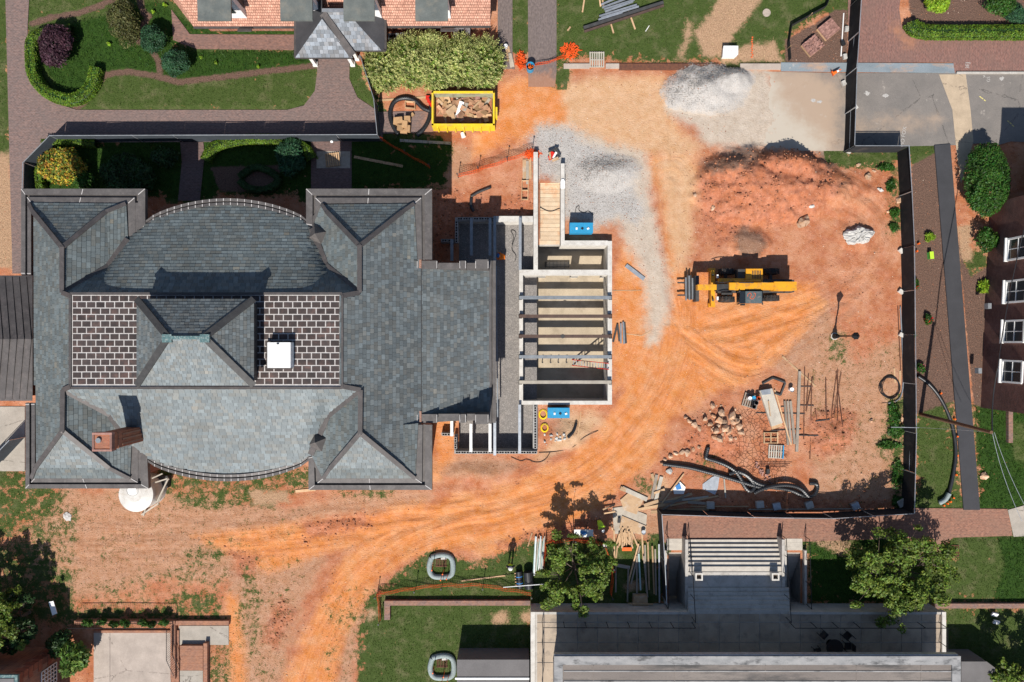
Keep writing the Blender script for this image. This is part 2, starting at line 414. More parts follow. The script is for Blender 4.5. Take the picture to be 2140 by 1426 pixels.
# ================================================================ ground: plan of the surface cover
G_GRASS = [
 [(-60,-60),(8,-60),(14,160),(18,330),(-60,340)],
 [(68,-60),(330,-60),(345,0),(410,58),(640,58),(640,74),(395,74),(360,60),(362,104),(620,108),(668,118),(664,150),(660,190),(636,222),(600,232),(160,232),(110,216),(74,184),(56,132),(58,55)],
 [(730,140),(752,150),(775,190),(795,236),(745,205),(728,170)],
 [(1072,-60),(1103,-60),(1103,92),(1090,104),(1072,96)],
 [(1163,-60),(1780,-60),(1760,40),(1720,30),(1664,66),(1650,84),(1645,130),(1500,131),(1300,131),(1163,118)],
 [(1158,148),(1190,148),(1190,172),(1172,176),(1160,170)],
 [(800,285),(950,300),(930,392),(640,410),(480,410),(60,420),(70,300)],
 [(1735,322),(1870,322),(1872,352),(1850,350),(1770,352),(1740,345)], [(1896,300),(1955,312),(1955,350),(1930,372),(1900,345)],
 [(1912,850),(1940,825),(1990,800),(2012,1065),(1912,1075)], [(2030,840),(2200,840),(2200,1066),(2046,1066)],
 [(2003,540),(2062,500),(2064,560),(2030,585),(2006,572)],
 [(1690,1120),(1850,1122),(1948,1160),(1990,1168),(2000,1122),(2110,1116),(2200,1110),(2200,1264),(1690,1264)],
 [(1960,1268),(2200,1268),(2200,1490),(1960,1490)],
 [(850,1180),(905,1150),(1000,1176),(1060,1150),(1112,1128),(1388,1130),(1390,1290),(1120,1290),(1120,1490),(742,1490),(748,1310),(768,1250),(805,1222)],
]
G_SPARSE = [
 (.25, [(-60,955),(50,985),(138,1030),(120,1080),(62,1090),(38,1110),(-60,1180)]), (.2, [(-60,1150),(60,1130),(150,1200),(160,1300),(-60,1320)]), (.03, [(30,1050),(160,1060),(150,1180),(20,1150)]),
 (.15, [(152,1275),(230,1268),(310,1276),(380,1240),(455,1235),(468,1305),(152,1305)]), (-.1, [(150,1230),(470,1180),(470,1240),(150,1285)]),
 (.1, [(335,985),(645,985),(648,1008),(590,1040),(570,1058),(400,1060),(345,1035)]), (0., [(700,1016),(830,1016),(800,1034),(720,1034)]),
 (0., [(515,1180),(545,1260),(530,1350),(498,1300)]), (.0, [(385,1150),(440,1142),(465,1158),(445,1192),(400,1188)]), (.02, [(430,1350),(480,1350),(480,1490),(430,1490)]),
 (.12, [(1850,832),(1890,832),(1890,1062),(1872,1050),(1862,965),(1836,930),(1852,880)]), (.0, [(1500,955),(1466,962),(1456,992),(1485,1002)]), (.05, [(1325,1000),(1372,1006),(1374,1032),(1338,1024)]), (.05, [(1860,350),(1888,352),(1888,480),(1864,480)]),
 (-.2, [(140,1040),(620,1070),(600,1170),(470,1210),(140,1240),(60,1130)]), (-.2, [(1720,690),(1880,690),(1880,1060),(1760,1050),(1700,820)]), (-.17, [(520,1200),(620,1180),(560,1490),(480,1490)]),
 (-.14, [(690,1250),(770,1230),(750,1490),(690,1490)]), (0., [(1735,700),(1765,705),(1760,760),(1738,750)]),
]
G_LUSH = [
 [(100,60),(225,30),(330,0),(410,58),(640,58),(640,74),(395,74),(362,104),(640,108),(655,136),(530,152),(430,165),(365,170),(320,158),(255,148),(215,155),(190,200),(120,190),(85,120)],
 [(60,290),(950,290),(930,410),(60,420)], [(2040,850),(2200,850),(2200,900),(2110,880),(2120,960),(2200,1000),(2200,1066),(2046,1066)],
 [(1690,1122),(1850,1122),(1850,1264),(1690,1264)], [(2085,1125),(2200,1120),(2200,1264),(2070,1264),(2085,1225),(2100,1180)],
]
G_STRAW = [
 [(1520,-60),(1612,-60),(1585,15),(1545,58),(1528,92),(1512,116),(1490,124),(1470,118),(1455,66),(1488,22)],
 [(1436,40),(1446,52),(1442,88),(1428,124),(1412,122),(1432,90)], [(1590,90),(1620,86),(1632,128),(1508,130),(1515,108)],
 [(-60,320),(22,320),(28,560),(-60,560)], [(770,1275),(790,1270),(795,1290),(772,1294)], [(1028,1285),(1060,1280),(1062,1300),(1034,1303)],
 [(525,1030),(600,1024),(608,1050),(530,1055)], [(410,850),(440,1000),(0,980)][:0] or [(2000,470),(2030,470),(2032,545),(2004,545)],
 [(1110,1275),(1090,1278),(1092,1300),(1112,1300)], [(1310,1215),(1340,1212),(1340,1232),(1308,1234)],
 [(1700,1130),(1760,1126),(1800,1150),(1760,1160)],
]
G_MULCH = [
 [(1905,345),(1958,318),(1966,450),(1976,600),(1988,720),(2004,835),(1960,850),(1912,868)],
 [(1990,430),(2010,540),(2030,580),(2066,556),(2056,852),(2035,848),(2020,700),(2004,520)],
 [(1890,-60),(2200,-60),(2200,60),(1905,50)],
 [(440,350),(590,345),(570,400),(460,402)],
 [(1640,84),(1700,52),(1745,20),(1772,20),(1772,132),(1642,132)],
]
G_EDGE = [[(66,50),(110,36),(165,28),(210,12),(250,-8)], [(150,232),(176,214),(200,178),(222,156),(262,150),(320,158),(372,172),(430,166),(540,152),(668,136)],
          [(292,0),(300,28),(312,34),(300,50),(290,88)], [(320,110),(332,130),(334,150)]]
G_PALE = [
 [(130,1020),(340,1030),(620,1062),(790,1020),(905,1030),(900,1050),(760,1090),(700,1130),(640,1240),(560,1490),(470,1490),(472,1215),(330,1210),(150,1260),(60,1150),(70,1105)],
 [(690,1230),(800,1210),(765,1255),(748,1310),(742,1490),(690,1490),(720,1330)], [(480,1330),(520,1200),(600,1180),(610,1250),(560,1330),(520,1490),(478,1490)],
 [(1660,690),(1730,640),(1790,760),(1890,700),(1890,1065),(1700,1065),(1690,900),(1640,800),(1600,740)],
 [(930,290),(1000,320),(960,380),(920,360)], [(1100,970),(1000,1000),(905,1000),(905,960),(1000,950)],
 [(1170,860),(1240,880),(1200,940),(1140,960)],
 [(1340,1040),(1280,1060),(1280,1130),(1390,1130),(1390,1060)],
]
G_ORANGE = [
 [(1040,180),(1100,160),(1160,180),(1390,160),(1400,240),(1450,310),(1340,330),(1220,300),(1180,272),(1090,290),(990,330),(1000,280),(1040,250)],
 [(1350,330),(1450,320),(1455,400),(1440,470),(1430,560),(1700,590),(1720,640),(1640,740),(1560,800),(1470,830),(1400,880),(1370,960),(1250,1060),(1150,1130),(1040,1160),(960,1150),(860,1165),(790,1210),(720,1330),(690,1490),(570,1490),(640,1320),(700,1190),(800,1100),(930,1040),(1050,1020),(1180,960),(1260,890),(1300,820),(1310,680),(1290,560),(1310,480),(1360,560),(1400,660),(1380,420)],
 [(400,1120),(640,1090),(900,1050),(880,1120),(700,1150),(560,1200),(480,1160)],
 [(470,1240),(500,1240),(520,1490),(482,1490)], [(1280,570),(1320,560),(1330,760),(1285,820)],
 [(905,860),(950,870),(948,960),(910,1000)], [(1960,330),(1972,480),(1980,620),(1966,500)], [(2006,480),(2014,520),(2030,640),(2018,640)], [(2028,660),(2040,660),(2045,740),(2032,744)],
]
G_DARK = [
 [(1455,390),(1478,345),(1545,322),(1610,312),(1700,318),(1735,345),(1740,400),(1700,450),(1640,470),(1560,470),(1500,520),(1470,470)],
 [(1690,870),(1750,850),(1790,860),(1780,930),(1720,960),(1690,940)], [(1430,1050),(1640,1040),(1880,1040),(1890,1075),(1380,1075)],
 [(940,400),(1060,420),(1110,400),(1115,460),(950,460),(905,560),(905,400)], [(560,1290),(590,1250),(620,1280),(580,1360),(550,1340)],
 [(630,1090),(760,1070),(780,1100),(640,1130)], [(1420,900),(1470,880),(1560,930),(1520,990),(1440,980)], [(1040,1140),(1180,1090),(1240,1090),(1240,1140),(1050,1150)],
 [(480,1150),(540,1160),(530,1200),(490,1210)],
]
G_GRAVEL = [
 [(1108,290),(1132,268),(1190,272),(1222,298),(1290,326),(1318,380),(1345,440),(1330,470),(1292,452),(1240,470),(1182,450),(1180,372),(1124,372)],
]
G_TAN = [[(1175,168),(1392,160),(1402,250),(1470,308),(1420,330),(1340,322),(1230,292),(1185,262),(1175,215)], [(1372,330),(1450,315),(1452,440),(1440,560),(1405,560),(1385,430)], [(1340,1040),(1390,1000),(1390,1060)], [(1180,860),(1260,870),(1220,930),(1120,960),(1170,905)]]
G_SOIL = [[(1532,490),(1550,476),(1592,490),(1604,515),(1580,538),(1540,528)], [(1462,345),(1540,318),(1600,318),(1560,350),(1480,372)], [(1700,300),(1770,300),(1760,345),(1720,360)]]
G_DUST = [
 [(1392,196),(1404,166),(1450,146),(1530,142),(1600,142),(1640,222),(1700,235),(1762,262),(1764,312),(1560,312),(1480,304),(1440,262),(1400,236)],
 [(1120,262),(1200,262),(1260,292),(1350,318),(1360,430),(1388,540),(1404,630),(1376,720),(1354,720),(1350,600),(1290,470),(1180,455)],
]
TRACKS = [[(1400,380),(1405,560),(1430,690),(1390,820),(1290,950),(1180,1030),(1050,1068),(920,1085),(800,1140),(715,1230),(655,1350),(615,1500)],
          [(1000,1070),(850,1090),(700,1100),(450,1130),(60,1130)], [(1480,700),(1600,670),(1700,640),(1830,560),(1850,450),(1760,400)], [(1420,690),(1560,790),(1640,720),(1760,640)]]
PAVED = []   # plan polygons covered by sheets, filled below
G_CRACK = [[(1530,860),(1590,850),(1650,900),(1640,1010),(1560,1010),(1530,950)]]
HOLES = [(1088, 568, 1275, 842), (1119, 506, 1275, 575), (953, 457, 1120, 947), (1121, 376, 1176, 515), (1394, 1150, 1436, 1266), (1637, 1150, 1676, 1266)]

# sheets: name, polygon
SHEETS = {
 'walk_west': [(10,-60),(64,-60),(58,55),(57,130),(75,182),(110,214),(160,230),(600,230),(635,221),(658,190),(663,150),(662,112),(731,112),(730,165),(747,204),(792,234),(905,232),(905,277),(800,280),(800,296),(136,298),(80,352),(74,420),(48,420),(44,572),(26,572),(20,330)],
 'walk_cottage': [(358,20),(397,72),(660,73),(660,106),(410,103),(362,84)],
 'walk_garden': [(376,292),(424,292),(428,320),(418,420),(372,420),(380,340)],
 'walk_garden_east': [(650,296),(735,296),(735,420),(650,420)],
 'walk_top_west': [(1040,-60),(1071,-60),(1071,110),(1076,145),(1045,145),(1040,60)],
 'walk_top': [(1103,-60),(1163,-60),(1163,150),(1160,182),(1104,182)],
 'plaza_north_east': [(1772,-60),(1888,-60),(1879,20),(1884,52),(1905,76),(1925,84),(2200,84),(2200,150),(1995,152),(1990,131),(1772,131)],
 'walk_south': [(1380,1078),(1884,1074),(1912,1062),(2105,1064),(2116,1120),(1990,1124),(1960,1160),(1945,1124),(1690,1132),(1380,1134)],
 'road': [(1540,149),(1762,153),(2200,153),(2200,300),(2112,296),(2085,304),(2045,300),(1995,304),(1900,306),(1764,316),(1540,314)],
 'patio_west': [(196,1322),(356,1322),(358,1500),(196,1500)],
 'slab_west': [(-60,850),(52,850),(52,985),(-60,985)],
 'ramp_walk': [(374,1308),(478,1308),(478,1348),(374,1348)],
 'path_corner': [(2106,1066),(2200,1040),(2200,1118),(2118,1122)],
}
for k, p in SHEETS.items(): PAVED.append(p)

RES = 0.14
xs = np.arange(-64, 2204, RES * S); ys = np.arange(-64, 1490, RES * S)
far = np.array([60, 160, 400, 1000, 3000, 9000.])
xs = np.concatenate([xs[0] - far[::-1], xs, xs[-1] + far]); ys = np.concatenate([ys[0] - far[::-1], ys, ys[-1] + far])
PX, PY = np.meshgrid(xs, ys)
A = {}
for nm, polys in dict(grass=G_GRASS, lush=G_LUSH, straw=G_STRAW, mulch=G_MULCH, pale=G_PALE, orange=G_ORANGE, dark=G_DARK, gravel=G_GRAVEL, dust=G_DUST, tan=G_TAN, soil=G_SOIL, crack=G_CRACK).items():
    A[nm] = sdf(polys, PX, PY) / S
PV = sdf(PAVED, PX, PY) / S
A['grass'] = np.where((PV > -.9) & (A['grass'] > -.5), A['grass'] + .65, A['grass'])
for cap_, pl_ in G_SPARSE: A['grass'] = np.maximum(A['grass'], np.minimum(sdf([pl_], PX, PY) / S * .5, cap_))
ed = np.full(PX.shape, -2.0)
for l in G_EDGE: ed = np.maximum(ed, np.clip((6.5 - segdist(l, PX, PY, False)) / S, -2, 2))
A['mulch'] = np.maximum(A['mulch'], ed)
TV = np.full(PX.shape, 1e3); TU = np.zeros(PX.shape)
for l in TRACKS:
    l = [(p.x, p.y) for p in smooth([Vector((a, b, 0)) for a, b in l], 2)]; acc = 0
    for (x0, y0), (x1, y1) in zip(l[:-1], l[1:]):
        dx, dy = x1 - x0, y1 - y0; L = math.hypot(dx, dy)
        t = np.clip(((PX - x0) * dx + (PY - y0) * dy) / L ** 2, 0, 1)
        ox, oy = PX - x0 - t * dx, PY - y0 - t * dy; d = np.hypot(ox, oy); sgn = np.sign(ox * dy - oy * dx)
        m = d < np.abs(TV); TV = np.where(m, d * np.where(sgn == 0, 1, sgn), TV); TU = np.where(m, acc + t * L, TU); acc += L
TV = np.clip(TV / S, -6, 6); TU = TU / S
# ---- relief
inr = (PX > -70) & (PX < 2210) & (PY > -70) & (PY < 1500)
Z = .05 * vnoise(PX, PY, 90, 1) + .03 * vnoise(PX, PY, 18, 2, 3)
tm = np.clip(1 - np.abs(TV) / 3.2, 0, 1) * np.clip(A['grass'] * -1.5 + .4, 0, 1)
Z += tm * (.05 * np.sin(TV * 5 + 9 * vnoise(PX, PY, 90, 5)) * (.5 + 1.5 * np.abs(vnoise(PX, PY, 120, 6)) * 2) + .022 * np.sin(TV * 15 + 8 * vnoise(PX, PY, 70, 7)))
def mound(cx, cy, rx, ry, h, rough=0., seed=3, p=1.0, rot=0.):
    global Z
    ca, sa = math.cos(rot), math.sin(rot); dx, dy = PX - cx, PY - cy
    r = np.hypot((dx * ca + dy * sa) / rx, (-dx * sa + dy * ca) / ry) + .35 * vnoise(PX, PY, 40, seed)
    k = np.clip(1 - r, 0, 1) ** p
    Z += h * k + rough * np.clip(k * 3, 0, 1) * vnoise(PX, PY, 16, seed + 9, 4)
Z0 = Z.copy()
mound(1478, 188, 98, 54, .92, .26, 11)
mound(1530, 164, 50, 32, .6, .2, 12)
mound(1270, 362, 76, 42, .5, .16, 13)
A['gravel'] = np.maximum(A['gravel'], np.where(Z - Z0 > .004, np.clip((Z - Z0) * 2.6 - .15, -2, 1), -2))
mound(1600, 388, 165, 88, 1.5, .55, 14, .75)
kk = np.clip(1 - np.hypot((PX - 1600) / 160, (PY - 390) / 85), 0, 1) ** .5
Z += kk * (.55 * (.35 - np.abs(vnoise(PX + .4 * PY, PY * 1.6, 46, 55, 3)) * 2.2) + .22 * vnoise(PX, PY, 13, 56, 3))
mound(1645, 346, 60, 26, 1.25, .5, 15, .6)
mound(1740, 400, 110, 55, .45, .25, 16)
mound(1525, 360, 60, 32, .5, .35, 26, .8)
mound(1566, 508, 48, 38, .6, .4, 17, .8)
mound(1500, 900, 85, 50, .4, .2, 18)
mound(1790, 495, 40, 34, .35, .25, 19)
mound(1735, 905, 60, 60, .35, .25, 20)
mound(1560, 1060, 260, 22, .25, .15, 21)
mound(1180, 912, 60, 34, .35, .2, 22)
mound(1000, 990, 120, 26, .25, .15, 23)
mound(1660, 640, 0.1, 0.1, 0)
Z += .2 * np.clip(A['dark'] * 2 + .4, 0, 1) * vnoise(PX, PY, 15, 31, 3) + .05 * np.clip(A['pale'] + .5, 0, 1) * vnoise(PX, PY, 12, 32, 3)
Z -= np.clip(A['orange'] * 1.0, 0, 1) * .03
Zp = Z.copy()
Z = np.where(PV > -.25, np.minimum(Z * 0 - .035, Z), Z)
spill = (PX > 1500) & (PX < 1690) & (PY > 140) & (PY < 322)
ramp = .07 - (PX - 1545) / 95 * .10 + .11 * vnoise(PX, PY, 60, 77, 4) + .04 * vnoise(PX, PY, 9, 78, 2)
Z = np.where(spill, np.maximum(np.where(Zp > .1, Zp - .03, -1), np.maximum(ramp, -.035)), Z)
Z = np.where(A['grass'] > 0, np.minimum(Z, .05), Z)
Z = np.where(inr, Z, -.05)
hole = np.zeros(PX.shape, bool)
for x0, y0, x1, y1 in HOLES: hole |= (PX > x0 + 3) & (PX < x1 - 3) & (PY > y0 + 3) & (PY < y1 - 3)
def gz(x, y):
    j = int(np.clip(np.searchsorted(xs, x) - 1, 0, len(xs) - 2)); i = int(np.clip(np.searchsorted(ys, y) - 1, 0, len(ys) - 2))
    fx = (x - xs[j]) / (xs[j + 1] - xs[j]); fy = (y - ys[i]) / (ys[i + 1] - ys[i])
    return float((Z[i, j] * (1 - fx) + Z[i, j + 1] * fx) * (1 - fy) + (Z[i + 1, j] * (1 - fx) + Z[i + 1, j + 1] * fx) * fy)
def G(x, y, dz=0.): z = gz(x, y) + dz; q = W(x, y, 0); return (q[0], q[1], z)
ny, nx = PX.shape
V = np.stack([(PX - CX) / S, (CY - PY) / S, Z], -1).reshape(-1, 3)
idx = np.arange(ny * nx).reshape(ny, nx)
F = np.stack([idx[:-1, :-1], idx[1:, :-1], idx[1:, 1:], idx[:-1, 1:]], -1).reshape(-1, 4)
F = F[~hole.ravel()[F].all(1)]
ATT = dict(A); ATT['tu'] = TU; ATT['tv'] = TV

# ---- ground material
n = NT('ground_cover'); p = n.pos()
nA = n.noise(p, .55, 4, .65); nB = n.noise(p, 2.6, 3, .65); nC = n.noise(p, 11, 2, .65); nD = n.noise(p, 34, 1, .6)
cv = n.t.nodes.new('ShaderNodeCombineXYZ')
n._in(cv.inputs[0], n.math('MULTIPLY', n.attr('tu'), .22)); n._in(cv.inputs[1], n.math('MULTIPLY', n.attr('tv'), 2.6))
streak = n.noise(cv.outputs[0], 1.6, 4, .7)
warp = n.math('ADD', n.math('MULTIPLY', n.math('SUBTRACT', nB, .5), 1.0), n.math('MULTIPLY', n.math('SUBTRACT', nC, .5), .7))
warpL = n.math('MULTIPLY', n.math('SUBTRACT', nA, .5), 2.2)
def layer(name, amp=.8, ampL=.4, soft=.12):
    v = n.math('ADD', n.attr(name), n.math('ADD', n.math('MULTIPLY', warp, amp), n.math('MULTIPLY', warpL, ampL)))
    return n.rng(v, -soft, soft, smooth=True)
red = n.mix(n.rng(nB, .35, .65), (.41, .155, .075), (.33, .112, .052))
red = n.mix(n.rng(nA, .4, .62), red, (.46, .215, .12))
col = red
pale = n.mix(n.rng(nB, .3, .7), (.42, .235, .142), (.355, .172, .095))
pale = n.mix(n.rng(nC, .55, .72), pale, (.27, .15, .09))
col = n.mix(layer('pale', .9, .9, .5), col, pale)
orange = n.mix(n.rng(streak, .3, .7), (.57, .226, .077), (.51, .172, .053))
orange = n.mix(n.rng(nA, .45, .65), orange, (.55, .25, .108))
col = n.mix(layer('orange', .7, .7, .45), col, orange)
tr = n.math('MULTIPLY', n.rng(n.math('ABSOLUTE', n.attr('tv')), .6, 3.4, 1, 0), n.rng(streak, .48, .66))
col = n.mix(n.math('MULTIPLY', tr, .38), col, (.30, .115, .05))
dark = n.mix(n.rng(nB, .35, .65), (.43, .158, .08), (.29, .10, .052))
col = n.mix(n.math('MULTIPLY', layer('dark', .9, .8, .4), .85), col, dark)
tan = n.mix(n.rng(nB, .3, .7), (.52, .345, .205), (.47, .28, .155))
col = n.mix(n.math('MULTIPLY', layer('tan', .7, .7, .6), .85), col, tan)
soil = n.mix(n.rng(nC, .3, .7), (.20, .13, .092), (.12, .075, .052))
col = n.mix(n.math('MULTIPLY', layer('soil', .8, .5, .3), .8), col, soil)
dust = n.mix(n.rng(nB, .3, .7), (.47, .42, .345), (.41, .35, .28))
col = n.mix(n.math('MULTIPLY', layer('dust', .8, .7, .6), .88), col, dust)
grav = n.hsv((.39, .368, .345), .5, 1., n.rng(nD, .3, .7, .6, 1.35))
col = n.mix(n.math('MULTIPLY', layer('gravel', 1.1, .6, .55), .92), col, grav)
mott = n.noise(n.mapping(p, (1, 1, 1), (0, 0, .5), (13, 5, 0)), 1.3, 5, .72)
col = n.hsv(col, .5, n.rng(mott, .35, .65, 1.05, .94), n.rng(mott, .3, .7, .89, 1.09))
# specks: bits of chip, straw and stones
sp = n.rng(n.noise(p, 21, 0, .5), .72, .78)
col = n.mix(n.math('MULTIPLY', sp, .55), col, (.55, .42, .31))
sp2 = n.rng(n.noise(n.mapping(p, (1, 1, 1), (0, 0, 0), (7, 3, 0)), 15, 1, .6), .69, .74)
col = n.mix(n.math('MULTIPLY', sp2, .6), col, (.11, .055, .032))
straw = n.mix(n.rng(nC, .3, .7), (.42, .27, .165), (.30, .18, .105))
straw = n.hsv(straw, .5, 1., n.rng(n.noise(n.mapping(p, (1, .3, 1), (0, 0, .6)), 30, 1), .3, .7, .75, 1.25))
grass = n.mix(n.rng(nB, .3, .7), (.062, .088, .022), (.044, .068, .015))
grass = n.mix(n.rng(n.noise(p, .9, 3, .7), .50, .72), grass, (.115, .115, .05))
grass = n.hsv(grass, .5, 1., n.rng(nD, .3, .7, .62, 1.35))
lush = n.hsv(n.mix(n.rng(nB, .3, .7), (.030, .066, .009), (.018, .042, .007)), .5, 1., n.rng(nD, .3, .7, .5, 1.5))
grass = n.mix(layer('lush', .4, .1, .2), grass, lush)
gm = layer('grass', 1.1, .35, .14)
holes = n.rng(n.math('ADD', n.noise(p, 1.4, 4, .75), n.math('MULTIPLY', n.rng(n.attr('grass'), 0, 1.2, 1, 0), .16)), .66, .72)
gm2 = n.math('MULTIPLY', gm, n.math('SUBTRACT', 1, n.math('MULTIPLY', holes, .8)))
col = n.mix(gm2, col, grass)
col = n.mix(layer('straw', .9, .5, .25), col, straw)
mul = n.hsv(n.mix(n.rng(nC, .3, .7), (.165, .098, .07), (.085, .052, .04)), .5, 1., n.rng(n.noise(n.mapping(p, (1, .35, 1), (0, 0, .4)), 40, 1), .3, .7, .6, 1.4))
col = n.mix(layer('mulch', .35, .05, .08), col, mul)
ck = n.rng(n.voro(p, 3.3, 'DISTANCE_TO_EDGE'), 0, .055)
ckm = layer('crack', .4, .3, .3)
cr = n.math('SUBTRACT', 1, n.math('MULTIPLY', n.math('SUBTRACT', 1, ck), ckm))
col = n.mix(n.math('SUBTRACT', 1, cr), col, (.12, .045, .025))
hh = n.math('ADD', n.math('MULTIPLY', nC, .6), n.math('MULTIPLY', streak, .3)); hh = n.math('ADD', hh, n.math('MULTIPLY', cr, .5))
tw = n.math('SINE', n.math('ADD', n.math('MULTIPLY', n.attr('tu'), 24), n.math('MULTIPLY', n.math('PINGPONG', n.attr('tv'), .45), 30)))
tmask = n.math('MULTIPLY', n.rng(n.math('ABSOLUTE', n.attr('tv')), 1.2, 3.6, 1, 0), n.rng(nA, .5, .62))
hh = n.math('ADD', hh, n.math('MULTIPLY', n.math('MULTIPLY', tw, tmask), .055))
n.bump(hh, .9, .085)
M['ground_cover'] = n.done(col, .95, 0, .15)
gr = npmesh('ground', V, F, 'ground_cover', smooth=True, kind='structure', label='bare orange and red clay site with grass, mulch and gravel areas', cat='ground')
def put_attr(o, d):
    for k, a in d.items():
        at = o.data.attributes.new(k, 'FLOAT', 'POINT'); at.data.foreach_set('value', np.ascontiguousarray(a, dtype=np.float32).ravel())
put_attr(gr, ATT)

# ---- sheets: brick walks, road, slabs
def sheet(name, poly, z, mname, step=.5, lab=None, attrs=None, th=.05):
    bm = bmesh.new(); vs = [bm.verts.new(W(x, y, 0)[:2] + (z,)) for x, y in poly]; f = bm.faces.new(vs)
    if f.normal.z < 0 or f.calc_area() == 0: pass
    bmesh.ops.triangulate(bm, faces=bm.faces[:])
    P = np.array([W(x, y, 0)[:2] for x, y in poly]); lo, hi = P.min(0), P.max(0)
    if step:
        for a, (l, h) in enumerate(zip(lo, hi)):
            t = max(l, -42 if a == 0 else -30) + step
            while t < min(h, 42 if a == 0 else 30):
                nrm = (1, 0, 0) if a == 0 else (0, 1, 0); c = (t, 0, 0) if a == 0 else (0, t, 0)
                bmesh.ops.bisect_plane(bm, geom=bm.verts[:] + bm.edges[:] + bm.faces[:], plane_co=c, plane_no=nrm); t += step
    bmesh.ops.recalc_face_normals(bm, faces=bm.faces[:])
    if sum(f.normal.z for f in bm.faces) < 0: bmesh.ops.reverse_faces(bm, faces=bm.faces[:])
    me = bpy.data.meshes.new(name); bm.to_mesh(me); bm.free()
    me.materials.append(M[mname]); o = bpy.data.objects.new(name, me); COL.objects.link(o); WORLD[o] = Vector((0, 0, 0))
    settags(o, lab, 'path' if lab else None, kind='structure')
    co_ = np.zeros(len(me.vertices) * 3, np.float32); me.vertices.foreach_get('co', co_); co_ = co_.reshape(-1, 3)
    px, py = co_[:, 0] * S + CX, CY - co_[:, 1] * S
    put_attr(o, {k: sdf(v, px, py) / S for k, v in (attrs or {}).items()})
    return o
def brickmat(name, c1, c2, mortar, w=.2, h=.1, rot=0., dirt=(.45, .2, .1), amt=.5, off=.5):
    n = NT(name); p = n.pos(); q = n.mapping(p, (1, 1, 1), (0, 0, rot))
    c, f = n.brick(q, c1, c2, mortar, 1, w, h, .012, off)
    v = n.rng(n.noise(n.mapping(q, (5, 10, 1)), 1, 1), .3, .7, .8, 1.22)
    c = n.hsv(c, .5, 1, v)
    c = n.mix(n.rng(n.noise(p, .7, 5, .65), .42, .7, 0, .55), c, tuple(x * .8 for x in mortar))
    d = n.rng(n.math('ADD', n.attr('dirt'), n.math('MULTIPLY', n.math('SUBTRACT', n.noise(p, 2, 6, .7), .5), 2.2)), -.5, .7, 0, amt, smooth=True)
    c = n.mix(d, c, dirt)
    n.bump(n.math('ADD', n.math('MULTIPLY', f, -1), n.math('MULTIPLY', n.noise(p, 18, 3), .6)), .3, .012)
    M[name] = n.done(c, .9, 0, .2)
brickmat('brick_walk', (.205, .128, .107), (.128, .088, .08), (.20, .155, .14), .21, .11)
brickmat('brick_garden', (.17, .10, .085), (.12, .075, .066), (.16, .12, .11), .21, .11)
brickmat('brick_cottage', (.245, .13, .098), (.155, .09, .075), (.2, .13, .11), .21, .11)
brickmat('brick_grey', (.165, .13, .118), (.13, .104, .098), (.17, .135, .12), .21, .11, 1.5708)
brickmat('brick_plaza', (.235, .115, .09), (.165, .085, .072), (.22, .14, .115), .21, .11, 1.5708)
brickmat('brick_south', (.29, .135, .088), (.20, .095, .068), (.27, .165, .12), .21, .11)
n = NT('asphalt_road'); p = n.pos()
c = n.mix(n.rng(n.noise(p, .5, 6, .65), .35, .65), (.205, .182, .162), (.16, .145, .132))
c = n.hsv(c, .5, 1, n.rng(n.noise(p, 32, 3), .3, .7, .8, 1.2))
crk = n.voro(n.mapping(n.math('ADD', p, 0) if False else p, (.22, .14, 1)), 1.0, 'DISTANCE_TO_EDGE')
wob = n.math('ADD', crk, n.math('MULTIPLY', n.math('SUBTRACT', n.noise(p, 1.4, 5, .7), .5), .10))
c = n.mix(n.rng(n.math('ABSOLUTE', wob), .0, .0045, .75, 0), c, (.035, .033, .032))
w1 = n.math('MULTIPLY', n.math('SUBTRACT', n.noise(p, .8, 6, .7), .5), 3.0)
c = n.mix(n.rng(n.math('ADD', n.attr('dirt'), w1), -.9, 1.2, 0, .8, smooth=True), c, (.40, .29, .205))
c = n.mix(n.rng(n.math('ADD', n.attr('dust'), w1), -.9, 1.2, 0, .9, smooth=True), c, (.44, .39, .32))
c = n.mix(n.math('MULTIPLY', n.rng(n.noise(n.mapping(p, (1, 1, 1), (0, 0, 0), (3, 9, 0)), .9, 5, .7), .62, .70), .6), c, (.42, .37, .32))
n.bump(n.noise(p, 30, 3), .3, .01); M['asphalt_road'] = n.done(c, .92, 0, .2)
def slabmat(name, c1, c2, js=2.0, jc=(.12, .1, .09)):
    n = NT(name); p = n.pos()
    c, f = n.brick(p, c1, c2, jc, 1, js, js, .018, 0.)
    c = n.hsv(c, .5, 1, n.rng(n.noise(p, .9, 6, .7), .3, .7, .82, 1.15)); c = n.hsv(c, .5, 1, n.rng(n.noise(p, 25, 3), .3, .7, .88, 1.1))
    w = n.math('ADD', n.voro(n.mapping(p, (.12, .3, 1), (0, 0, 0), (4.1, 2.2, 0)), 1, 'DISTANCE_TO_EDGE'), n.math('MULTIPLY', n.math('SUBTRACT', n.noise(p, 1.2, 5, .7), .5), .09))
    c = n.mix(n.rng(n.math('ABSOLUTE', w), 0, .004, .8, 0), c, (.08, .065, .055))
    n.bump(n.noise(p, 20, 4), .3, .01); M[name] = n.done(c, .92, 0, .2)
slabmat('slab_pink', (.40, .335, .285), (.37, .31, .265), 30)
slabmat('slab_grey', (.36, .32, .27), (.33, .295, .25), 30)
